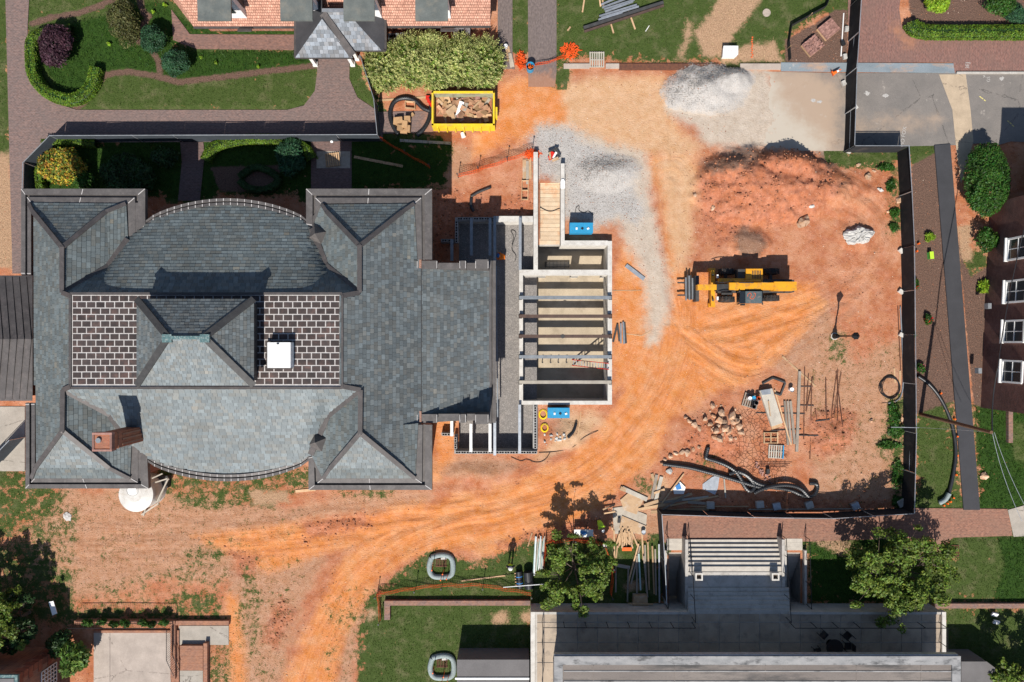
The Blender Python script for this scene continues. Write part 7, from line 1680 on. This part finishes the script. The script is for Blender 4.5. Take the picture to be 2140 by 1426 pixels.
hose([(1881,640),(1884,700),(1887,770),(1886,820),(1876,838),(1856,843)], .05, 'galv', 'long pale conduit along the inside of the eastern fence', 'conduit', 'conduit'); lum((1876,640),(1882,780), .06, .05, 'rust', 'rusty bar along the inside of the eastern fence', 'bar', 'bar')
for a, b, lb in (((1868,770),(1870,800), 'short board by the hose coil'), ((1880,775),(1880,805), 'narrow batten between hose coil and fence')): lum(a, b, .12, .05, 'lumber', lb)
mb = MB(); mb.tube([W(1862, 893, 1.7), W(1920, 894, 1.75)], .025, 6); mb.tube([W(1888, 893, 0), W(1888, 893, 1.7)], .03, 6); mb.build('fence_brace', 'galv', None, 'horizontal steel tube poking through the eastern fence', 'tube')
sheetbox([(1468,1012),(1488,997),(1504,992),(1500,1020),(1494,1034),(1468,1022)], .04, 'galv', 'bent corrugated grey sheet below the black pipes', 'metal_sheet', 'metal sheet')
sheetbox([(1406,1022),(1420,1006),(1432,1018),(1428,1032),(1408,1032)], .12, 'white_paint', 'torn white bag with blue print beside the planks', 'bag', 'bag'); sheetbox([(1411,1016),(1420,1010),(1424,1022),(1414,1024)], .05, 'tarp_blue', 'blue scrap on the torn white bag', 'scrap', 'scrap', z=.13)
# scrap timber along the southern fence
for i, (a, b, w_, m_) in enumerate((((1340,1062),(1446,1032),.2,'lumber'), ((1380,1050),(1470,1040),.18,'lumber_grey'), ((1360,1070),(1480,1062),.24,'lumber'), ((1425,1044),(1480,1038),.16,'lumber_bleached'), ((1400,1056),(1500,1036),.12,'lumber'), ((1384,1064),(1440,1030),.1,'lumber_grey'), ((1380,1054),(1428,990),.1,'lumber'), ((1512,1000),(1515,1040),.1,'lumber_bleached'), ((1436,1048),(1490,1052),.2,'lumber_grey'), ((1366,1030),(1388,1022),.16,'lumber'), ((1440,1056),(1560,1056),.08,'lumber'), ((1560,1062),(1800,1062),.07,'lumber_grey'))): lum(a, b, w_, .05, m_, 'loose plank among the scrap along the southern fence', 'plank', 'plank', 'scrap planks along the southern fence', z=.015 * i)
for i, (a, b, w_, m_) in enumerate((((1362,990),(1376,1040),.2,'lumber'), ((1372,992),(1362,1042),.22,'lumber_grey'), ((1382,996),(1370,1044),.26,'lumber_bleached'), ((1300,1020),(1352,1044),.32,'lumber_bleached'), ((1296,1020),(1308,1024),.3,'plywood'), ((1334,1064),(1388,1054),.2,'lumber'), ((1345,1056),(1375,1046),.24,'plywood'))): lum(a, b, w_, .05, m_, 'plank in the loose stack beside the plywood sheets', 'plank', 'plank', 'planks beside the plywood', z=.03 + .012 * i)
for pts, lb, m_, z in (([(1296,1045),(1318,1026),(1344,1046),(1330,1075),(1304,1066)], 'tilted tan plywood sheet above the others', 'plywood', .06), ([(1280,1062),(1306,1058),(1352,1076),(1350,1100),(1282,1100)], 'large plywood sheet beside the lumber heap', 'ply_grey', .02), ([(1300,1078),(1352,1100),(1340,1118),(1294,1104)], 'orange tan plywood sheet under the bucket', 'plywood', .09), ([(1282,1100),(1350,1100),(1350,1114),(1284,1116)], 'narrow plywood offcut by the lumber heap', 'ply_grey', .0)): sheetbox(pts, .03, m_, lb, 'plywood_sheet', 'plywood', z)
bucket(1343, 1110, .16, .38, 'galv', 'grey bucket standing on the plywood'); sheetbox([(1291,1082),(1297,1082),(1296,1092),(1290,1092)], .15, 'black_plastic', 'small black case on the plywood', 'case', 'case', .06)
for i in range(22): x = R.uniform(1292, 1322); a_ = R.uniform(-.35, .4); y0_ = R.uniform(1098, 1115); L_ = R.uniform(22, 36); lum((x, y0_), (x + math.sin(a_) * L_ , y0_ + math.cos(a_) * L_), .1, .06, 'lumber', 'short yellow stick in the heap of cut lumber', 'lumber_offcut', 'timber', 'heap of cut lumber', z=.03 + .03 * (i % 7))
for i, (x0, y0, x1, y1, m_) in enumerate(((1283,1108,1284,1170,'lumber'),(1278,1098,1280,1108,'lumber'),(1290,1140,1287,1166,'lumber'),(1319,1108,1332,1140,'lumber'),(1341,1116,1344,1170,'lumber'),(1334,1136,1310,1226,'lumber'),(1337,1140,1318,1220,'lumber_grey'),(1353,1132,1356,1232,'lumber'),(1347,1138,1350,1235,'lumber_grey'),(1334,1156,1338,1232,'mint_steel'),(1330,1160,1330,1240,'lumber_grey'),(1362,1140,1366,1240,'lumber'),(1368,1146,1370,1242,'lumber_grey'),(1376,1136,1377,1258,'galv'),(1286,1178,1286,1236,'lumber_grey'),(1312,1186,1310,1256,'lumber_grey'),(1344,1160,1352,1246,'lumber_grey'))): lum((x0, y0), (x1, y1), .11, .06, m_, 'long board laid north to south west of the stairwell', 'long_board', 'board', 'long boards by the stairwell', z=.01 + .012 * i)
t = thing('wheelbarrow', G(1309, 1146), 'orange wheelbarrow tray tipped on the grass', 'wheelbarrow'); g = G(1309, 1146); mb = MB(); mb.hexa([(g[0]-.25,g[1]-.08,.02),(g[0]+.25,g[1]-.08,.02),(g[0]+.25,g[1]+.08,.02),(g[0]-.25,g[1]+.08,.02)], [(g[0]-.36,g[1]-.13,.25),(g[0]+.36,g[1]-.13,.25),(g[0]+.36,g[1]+.13,.25),(g[0]-.36,g[1]+.13,.25)]); mb.build('tray', 'orange_cone', t); mb = MB(); mb.tube([(g[0]-.3,g[1]+.1,.2),(g[0]-.3,g[1]+.5,.3)], .02, 6); mb.tube([(g[0]+.3,g[1]+.1,.2),(g[0]+.3,g[1]+.5,.3)], .02, 6); mb.build('handle', 'steel_dark', t)
sheetbox([(1322,1240),(1350,1240),(1352,1266),(1320,1266)], .5, 'plywood', 'plywood box against the terrace wall', 'plywood_box', 'box'); lum((1310,1256),(1362,1257), .1, .06, 'lumber', 'batten across the plywood box', z=.5); lum((1284,1180),(1316,1186), .24, .06, 'lumber_bleached', 'grey board in the shade beside the small tree', z=.02)
lum((1274,1182),(1284,1192), .12, .12, 'red_tool', 'short red and white barrier end beside the tree', 'barrier', 'barrier', z=.4); sheetbox([(1259,1137),(1268,1136),(1269,1143),(1260,1144)], .02, 'white_plastic', 'small white sign on the tree netting', 'sign', 'sign', .5)
# steel bundle, rolls, pipe
for i in range(9): x = 1114 + i * 2.5; lum((x + 6 + R.uniform(-2, 2), 1122 + R.uniform(-3, 6)), (x + R.uniform(-1, 2), 1196 + R.uniform(-8, 6)), .08, .09, ['mint_steel', 'galv', 'lumber_bleached'][i % 3], 'pale steel stud in the bundle west of the small tree', 'steel_stud', 'steel stud', 'stud bundle west of the small tree', z=.05 + .03 * (i % 3))
for x, r, lb in ((1084, .24, 'narrow black membrane roll with two blue straps'), (1103, .34, 'wide black membrane roll beside the strapped one')):
    t = thing('membrane_roll', G(x, 1210), lb, 'roll'); p = Vector(G(x, 1192)); q = Vector(G(x + 3, 1226)); mb = MB(); mb.tube([p + Vector((0, 0, r)), q + Vector((0, 0, r))], r, 20); mb.build('roll', 'black_plastic', t, smooth=False)
    if r < .3:
        for f in (.3, .7): c = p.lerp(q, f) + Vector((0, 0, r)); d = (q - p).normalized() * .03; mb = MB(); mb.tube([c - d, c + d], r + .012, 20); mb.build('strap', 'tarp_blue', t)
pl2 = Vector(G(1052, 1220)); mb = MB(); mb.tube([pl2 + Vector((0, 0, .75)), Vector(G(1136, 1213)) + Vector((0, 0, .8))], .03, 8); mb.build('white_pipe', 'white_plastic', None, 'thin white pipe resting across the black rolls', 'pipe'); 
for i in range(5): lum((1075 + i * .4, 1198 + i * 6), (1079 + i * .4, 1198 + i * 6), .08, .1, 'lumber', 'small timber block beside the strapped roll', 'timber_block', 'timber', 'blocks beside the strapped roll')
lum((964,1214),(1056,1203), .1, .05, 'lumber', 'single pale batten lying on the lawn by the netting')
lum((1103,1142),(1112,1114), .08, .05, 'lumber', 'short stake lying west of the stud bundle', 'stake', 'stake')
# storm inlets wrapped in filter socks
for px, py, lb in ((922, 1184, 'storm drain inlet ringed by a grey green filter sock, upper of two'), (924, 1394, 'storm drain inlet ringed by a grey green filter sock, lower of two')):
    t = thing('drain_inlet', G(px, py), lb, 'drain inlet', 'ringed drain inlets')
    ring = smooth([G(px - 20, py - 20), G(px, py - 26), G(px + 22, py - 22), G(px + 26, py), G(px + 22, py + 20), G(px, py + 22), G(px - 20, py + 20), G(px - 26, py), G(px - 20, py - 20)], 2); mb = MB(); mb.tube([p + Vector((0, 0, .09)) for p in ring], .2, 10); mb.build('filter_sock', 'sock_green', t, smooth=True)
    b = MB(); g = G(px, py - 8)
    for k in range(7): b.box((g[0] - .36 + k * .12, g[1], .06), (.05, .5, .04))
    b.box((g[0], g[1] + .27, .06), (.85, .05, .05)); b.box((g[0], g[1] - .27, .06), (.85, .05, .05)); b.build('grate', 'rust', t); b = MB(); b.box((g[0] + .2, g[1] + .35, .1), (.4, .14, .12), .1); b.build('stone_lip', 'concrete_light', t)
    for dx, dy in ((-16, -2), (2, 18), (14, 16), (6, 6)): q = Vector(G(px + dx, py + dy)); b = MB(); b.tube([q, q + Vector((0, 0, 1.15))], .022, 6); b.cyl(q + Vector((0, 0, 1.12)), .05, .06, 8); b.build('stake', 'orange_cone', t)
b = MB(); g = G(1990, 1151)
for k in range(12): b.box((g[0] - .44 + k * .08, g[1], .05), (.03, .85, .04))
for k in range(6): b.box((g[0], g[1] - .4 + k * .16, .045), (.92, .03, .03))
b.build('drain_grate', 'rust', None, 'square rusty drain grate by the southern brick path', 'drain grate')
# ---------------------------------------------------------------- tank beside the hall
t = thing('storage_tank', W(282, 1036, 0), 'round silver tank beside the south-west pavilion', 'tank'); c = W(284, 1034, 2.0)
mb = MB(); mb.cyl((c[0], c[1], 0), 1.2, 2.0, 40); mb.build('shell', 'silver_tank', t); mb = MB(); mb.cyl((c[0], c[1], 2.0), 1.24, .16, 40, r2=.5); mb.build('lid', 'silver_tank', t)
mb = MB(); mb.cyl((c[0] - .15, c[1] + .35, 2.1), .33, .14, 24); mb.build('hatch', 'white_plastic', t); mb = MB(); mb.tube([(c[0] - .15 + .42 * math.cos(a), c[1] + .35 + .42 * math.sin(a), 2.15) for a in np.linspace(0, 6.28, 20)], .018, 5); mb.build('hatch_ring', 'steel_grey', t)
t = thing('scaffold_frame', W(340, 1010, 0), 'pale timber scaffold frame against the hall beside the silver tank', 'scaffold')
for a, b, za, zb_ in (((352,1000),(328,1050),1.6,1.6), ((352,1000),(320,1010),1.6,1.6), ((320,1010),(300,1078),1.2,.1), ((352,1002),(352,1002),0,1.6), ((328,1048),(328,1048),0,1.6), ((340,990),(318,1000),1.7,1.7), ((345,1015),(332,1048),1.5,1.5), ((332,1052),(296,1076),.8,.1)):
    mb = MB(); mb.bar(W(*a, za), W(*b, zb_), .09, .09); mb.build('rail', 'lumber_bleached', t)
mb = MB(); mb.pbox(318, 995, 350, 1020, .02, .5, at=.5); mb.build('cellar_hatch', 'steel_dark', t)
lum((618,1027),(660,1023), .2, .06, 'lumber', 'short board by the south-east pavilion wall')
mat('timber_post', (.2, .12, .07), (.15, .09, .05), .9, 5)
# ---------------------------------------------------------------- pole, wires, sock, odds on the east side
UP = thing('utility_pole', W(1924, 866, 0), 'tall brown wooden utility pole on the lawn beside the rubber walkway', 'utility pole'); b0 = Vector(W(1924, 866, 0)); b1 = Vector(W(2072, 904, 7.6))
mb = MB(); mb.tube([b0, b0.lerp(b1, .5), b1], .15, 12, r2=.11); mb.build('shaft', 'pole_wood', UP)
def wire(a, b, sag, lb, r=.018, mt='galv'):
    a = Vector(a); b = Vector(b); P = [a.lerp(b, t) - Vector((0, 0, sag * 4 * t * (1 - t))) for t in np.linspace(0, 1, 16)]; mb = MB(); mb.tube(P, r, 5); mb.build('wire', mt, None, lb, 'wire', 'overhead wires')
wire(W(2074, 904, 7.5), W(2136, 1090, 7.5), .3, 'overhead wire running south from the pole, left of its pair', .013, 'galv'); wire(W(2078, 904, 7.4), W(2160, 1090, 7.4), .3, 'overhead wire running south from the pole, right of its pair', .013, 'galv'); wire(W(2074, 903, 7.5), W(2085, 770, 7.3), .2, 'thick black overhead cable running north from the pole', .05, 'black_plastic'); wire(W(2085, 770, 7.3), W(2140, 480, 7.2), .2, 'black overhead cable passing the brick building windows', .035, 'black_plastic'); wire(W(1888, 893, 1.7), W(2072, 904, 6.8), .5, 'thin guy wire from the fence tube to the pole', .008)
hose([(1916,786),(1940,802),(1964,832),(1982,870),(1992,905),(1996,950),(1988,1000),(1980,1034)], .13, 'black_plastic', 'long black filter sock curving along the eastern lawn', 'filter_sock', 'filter sock')
hose([(1960,1050),(1972,1044),(1980,1030)], .18, 'sock_green', 'grey green end of filter sock by the brick path', 'filter_sock', 'filter sock')
for i, (x, y) in enumerate(((1916,774),(1964,822),(1993,876),(1998,912),(1998,952),(1996,992),(1990,1040),(1984,1048),(1978,1052),(1970,1056),(1918,510),(1914,526))): mb = MB(); g = G(x, y); mb.box((g[0], g[1], .12), (.12, .1, .2), i); mb.build('marker_flag', 'orange_cone', None, 'small orange marker flag along the eastern verge', 'marker flag', 'orange marker flags')
t = thing('green_box', G(1941, 535), 'small bright green box in the mulch strip', 'box'); g = G(1941, 535); mb = MB(); mb.box((g[0], g[1], g[2] + .17), (.24, .5, .34), .1); mb.build('body', 'box_green' if 'box_green' in M else 'cloth_hi_vis', t); mb = MB(); mb.box((g[0], g[1], g[2] + .37), (.28, .54, .05), .1); mb.build('lid', 'cloth_hi_vis', t)
for x, y, lb in ((2073, 1281, 'upper white floodlight on the lawn below the garden wall'), (2076, 1297, 'lower white floodlight on the lawn below the garden wall')): t = thing('floodlight', G(x, y), lb, 'floodlight', 'lawn floodlights'); g = G(x, y); mb = MB(); mb.box((g[0], g[1], .3), (.42, .28, .12), -.2, rx=.5); mb.build('head', 'white_plastic', t); mb = MB(); mb.cyl((g[0], g[1], 0), .04, .28, 8); mb.build('stake', 'steel_dark', t)
sheetbox([(102,1258),(112,1256),(120,1282),(110,1286)], .04, 'white_plastic', 'white notice board leaning by the dark tree', 'notice_board', 'notice board', 1.0)
for i in range(10): mb = MB(); g = W(1572, 78 + i * 4.6, .08); mb.box((g[0] + R.uniform(-.04, .04), g[1], .06), (.1, .1, .01)); mb.build('paint_dash', 'paint_orange', None, 'orange survey dash sprayed on the top lawn', 'paint mark', 'orange survey dashes on the lawn')
# ================================================================ people
def person(px, py, face, lb, legs, torso, hat, vest=None, pose='stand', z=0.):
    """body grown round a jointed skeleton, then clothed by region"""
    g = Vector(G(px, py, z)); t = thing('person', g, lb, 'person'); R_ = Matrix.Rotation(face, 3, 'Z')
    if pose == 'stand':
        J = dict(pel=(0,0,.93), wai=(0,.0,1.08), che=(.02,0,1.3), nec=(.02,0,1.48), hea=(.05,0,1.63), top=(.05,0,1.74), hl=(0,.1,.9), kl=(.03,.11,.5), al=(0,.12,.09), tl=(.17,.13,.04), hr=(0,-.1,.9), kr=(.03,-.11,.5), ar=(-.02,-.12,.09), tr=(.15,-.13,.04), sl=(.02,.19,1.42), el=(-.02,.27,1.15), wl=(.14,.26,.93), fl=(.2,.24,.86), sr=(.02,-.19,1.42), er=(-.02,-.27,1.15), wr=(.14,-.26,.93), fr=(.2,-.24,.86))
    elif pose == 'bend':
        J = dict(pel=(-.12,0,.88), wai=(0,0,1.0), che=(.2,0,1.12), nec=(.36,0,1.2), hea=(.48,0,1.26), top=(.58,0,1.32), hl=(-.1,.1,.85), kl=(.0,.12,.48), al=(-.06,.13,.09), tl=(.11,.14,.04), hr=(-.1,-.1,.85), kr=(.08,-.12,.5), ar=(.06,-.13,.09), tr=(.22,-.14,.04), sl=(.3,.18,1.16), el=(.38,.25,.92), wl=(.5,.2,.74), fl=(.56,.18,.68), sr=(.3,-.18,1.16), er=(.38,-.25,.92), wr=(.5,-.2,.74), fr=(.56,-.18,.68))
    else:
        J = dict(pel=(-.1,0,.42), wai=(.0,0,.56), che=(.16,0,.74), nec=(.28,0,.86), hea=(.38,0,.96), top=(.45,0,1.05), hl=(-.08,.1,.42), kl=(.3,.16,.46), al=(.1,.15,.09), tl=(.27,.16,.04), hr=(-.08,-.1,.42), kr=(.26,-.16,.3), ar=(-.12,-.15,.09), tr=(.02,-.16,.03), sl=(.24,.18,.82), el=(.38,.24,.6), wl=(.54,.14,.46), fl=(.6,.1,.42), sr=(.24,-.18,.82), er=(.38,-.24,.6), wr=(.54,-.14,.46), fr=(.6,-.1,.42))
    rad = dict(pel=.15, wai=.135, che=.155, nec=.06, hea=.095, top=.075, hl=.095, kl=.065, al=.05, tl=.04, hr=.095, kr=.065, ar=.05, tr=.04, sl=.075, el=.05, wl=.036, fl=.035, sr=.075, er=.05, wr=.036, fr=.035)
    E_ = [('pel','wai'),('wai','che'),('che','nec'),('nec','hea'),('hea','top'),('pel','hl'),('hl','kl'),('kl','al'),('al','tl'),('pel','hr'),('hr','kr'),('kr','ar'),('ar','tr'),('che','sl'),('sl','el'),('el','wl'),('wl','fl'),('che','sr'),('sr','er'),('er','wr'),('wr','fr')]
    names = list(J); ix = {k: i for i, k in enumerate(names)}; pts = {k: R_ @ Vector(v) for k, v in J.items()}
    me = bpy.data.meshes.new('skeleton'); me.from_pydata([pts[k] for k in names], [(ix[a], ix[b]) for a, b in E_], []); o = bpy.data.objects.new('skeleton', me); COL.objects.link(o)
    sk = o.modifiers.new('Skin', 'SKIN'); su = o.modifiers.new('Sub', 'SUBSURF'); su.levels = 2; su.render_levels = 2
    for i, k in enumerate(names): r = rad[k]; me.skin_vertices[0].data[i].radius = (r, r * (1.25 if k in ('che', 'wai', 'pel') else 1)); me.skin_vertices[0].data[i].use_root = (k == 'pel')
    bpy.context.view_layer.update(); bm_ = bpy.data.meshes.new_from_object(o.evaluated_get(bpy.context.evaluated_depsgraph_get())); bpy.data.objects.remove(o)
    for m_ in (legs, torso, 'skin', 'rubber'): bm_.materials.append(M[m_])
    seg = [(a, b) for a, b in E_]; kind = {}
    for a, b in E_:
        if (a, b) in (('wl','fl'), ('wr','fr'), ('nec','hea'), ('hea','top')): kind[(a, b)] = 2
        elif b in ('tl', 'tr'): kind[(a, b)] = 3
        elif b in ('hl','kl','al','hr','kr','ar'): kind[(a, b)] = 0
        else: kind[(a, b)] = 1
    for p in bm_.polygons:
        best = 1e9; mi = 1
        for a, b in E_:
            A_, B_ = pts[a], pts[b]; d = B_ - A_; tt = max(0, min(1, (p.center - A_).dot(d) / d.length_squared)); dist = (p.center - A_ - d * tt).length - (rad[a] * (1 - tt) + rad[b] * tt)
            if dist < best: best = dist; mi = kind[(a, b)]
        p.material_index = mi; p.use_smooth = True
    bo = bpy.data.objects.new('body', bm_); COL.objects.link(bo); bo.parent = t; WORLD[bo] = g
    def loc(v): return R_ @ Vector(v)
    top = pts['top']; hd = pts['hea']; ax = (top - hd).normalized()
    if hat:
        mb = MB(); q = ax.to_track_quat('Z', 'Y').to_matrix(); c = hd + ax * .045; n_ = 20; vs = []; fs = []
        prof = [(.155, 0), (.15, .012), (.128, .02), (.12, .06), (.095, .1), (.05, .125), (.005, .132)]
        for k in range(n_):
            a = 2 * math.pi * k / n_
            for r, h in prof: vs.append(tuple(c + q @ Vector((r * math.cos(a), r * math.sin(a), h))))
        m_ = len(prof)
        for k in range(n_):
            for j in range(m_ - 1): fs.append([k*m_+j, ((k+1)%n_)*m_+j, ((k+1)%n_)*m_+j+1, k*m_+j+1])
        mb.add(vs, fs); mb.build('hard_hat', hat, t, local=True, smooth=True)
    fc = (loc((1, 0, 0)) - ax * ax.dot(loc((1, 0, 0)))).normalized(); sd_ = ax.cross(fc)
    mb = MB()
    for s in (-1, 1): mb.rock(tuple(hd + fc * .088 + sd_ * (.035 * s) + ax * .005), .014, sub=1, seed=1)
    mb.build('eyes', 'black_metal', t, local=True); mb = MB(); mb.rock(tuple(hd + fc * .1 - ax * .025), .02, sub=1, seed=2); mb.build('nose', 'skin', t, local=True)
    # fingers
    for s, w_, f_ in (('l', 'wl', 'fl'), ('r', 'wr', 'fr')):
        mb = MB(); d = (pts[f_] - pts[w_]).normalized(); sid = d.cross(Vector((0, 0, 1))).normalized() if abs(d.z) < .95 else loc((0, 1, 0)); nrm = sid.cross(d)
        for k, L_ in enumerate((.07, .08, .085, .075)): b_ = pts[f_] + sid * (.027 - .018 * k); mb.tube([b_, b_ + d * L_ * .55, b_ + d * L_ * .95 - nrm * .02], .0095, 6, r2=.007)
        b_ = pts[w_] + d * .03 + sid * .03; mb.tube([b_, b_ + d * .03 + sid * .03, b_ + d * .06 + sid * .035], .011, 6, r2=.008); mb.build('fingers', 'skin', t, local=True)
    if vest:
        mb = MB(); n_ = 20; rows = []
        for f_, rr in ((0, .165), (.5, .17), (1., .178)): 
            c = pts['wai'].lerp(pts['che'], f_) if f_ < 1 else pts['che'] + (pts['nec'] - pts['che']) * .35
            up_ = (pts['che'] - pts['wai']).normalized(); lat = loc((0, 1, 0)); fw = lat.cross(up_)
            rows.append([tuple(c + fw * (rr * .88 * math.cos(2*math.pi*k/n_)) + lat * (rr * 1.22 * math.sin(2*math.pi*k/n_))) for k in range(n_)])
        vs = [v for r in rows for v in r]; fs = [[i*n_+k, i*n_+(k+1)%n_, (i+1)*n_+(k+1)%n_, (i+1)*n_+k] for i in range(2) for k in range(n_)]; mb.add(vs, fs)
        c = rows[2]; mb.add([tuple(Vector(v).lerp(pts['nec'], .45)) for v in c] + list(c), [[n_+k, n_+(k+1)%n_, (k+1)%n_, k] for k in range(n_)]); mb.build('vest', vest, t, local=True, smooth=True)
    return t
person(1067, 1172, -1.57, 'worker in white hard hat and yellow vest standing on the lawn edge', 'cloth_navy', 'cloth_navy', 'hat_white', 'cloth_hi_vis')
person(1250, 1086, -1.2, 'worker in lime vest and white hard hat beside the plywood', 'cloth_navy', 'cloth_hi_vis', 'hat_white', 'cloth_hi_vis', 'bend')
person(1052, 537, 3.0, 'crouching worker in orange with a blue hard hat on the gravel bed', 'cloth_orange', 'cloth_orange', 'cloth_blue', 'cloth_orange', 'crouch', z=-.6 - gz(1052, 537))
t = thing('work_trestle', G(1262, 1060), 'small timber trestle beside the bending worker', 'trestle')
for a, b in (((1258,1062),(1282,1052)), ((1260,1070),(1284,1066))): mb = MB(); mb.bar(Vector(G(*a)) + Vector((0,0,.5)), Vector(G(*b)) + Vector((0,0,.5)), .1, .06); mb.build('rail', 'lumber', t)
for x, y in ((1260,1062),(1280,1054),(1262,1070),(1282,1066)): mb = MB(); mb.bar(G(x, y), Vector(G(x, y)) + Vector((0,0,.5)), .05, .05); mb.build('leg', 'lumber', t)
t = thing('work_table', G(1218, 1110), 'white folding table with a blue jacket in tree shade', 'table'); g = G(1218, 1110); mb = MB(); mb.box((g[0], g[1], .62), (1.4, .55, .04)); mb.build('top', 'white_paint', t)
for sx in (-.6, .6):
    for sy in (-.22, .22): mb = MB(); mb.bar((g[0] + sx, g[1] + sy, 0), (g[0] + sx, g[1] + sy, .6), .04, .04); mb.build('leg', 'steel_dark', t)
mb = MB(); mb.rock((g[0] - .02, g[1] + .05, .7), .2, sub=2, seed=8, flat=.4); mb.build('jacket', 'tarp_blue', None, 'blue jacket dropped on the white folding table', 'jacket')
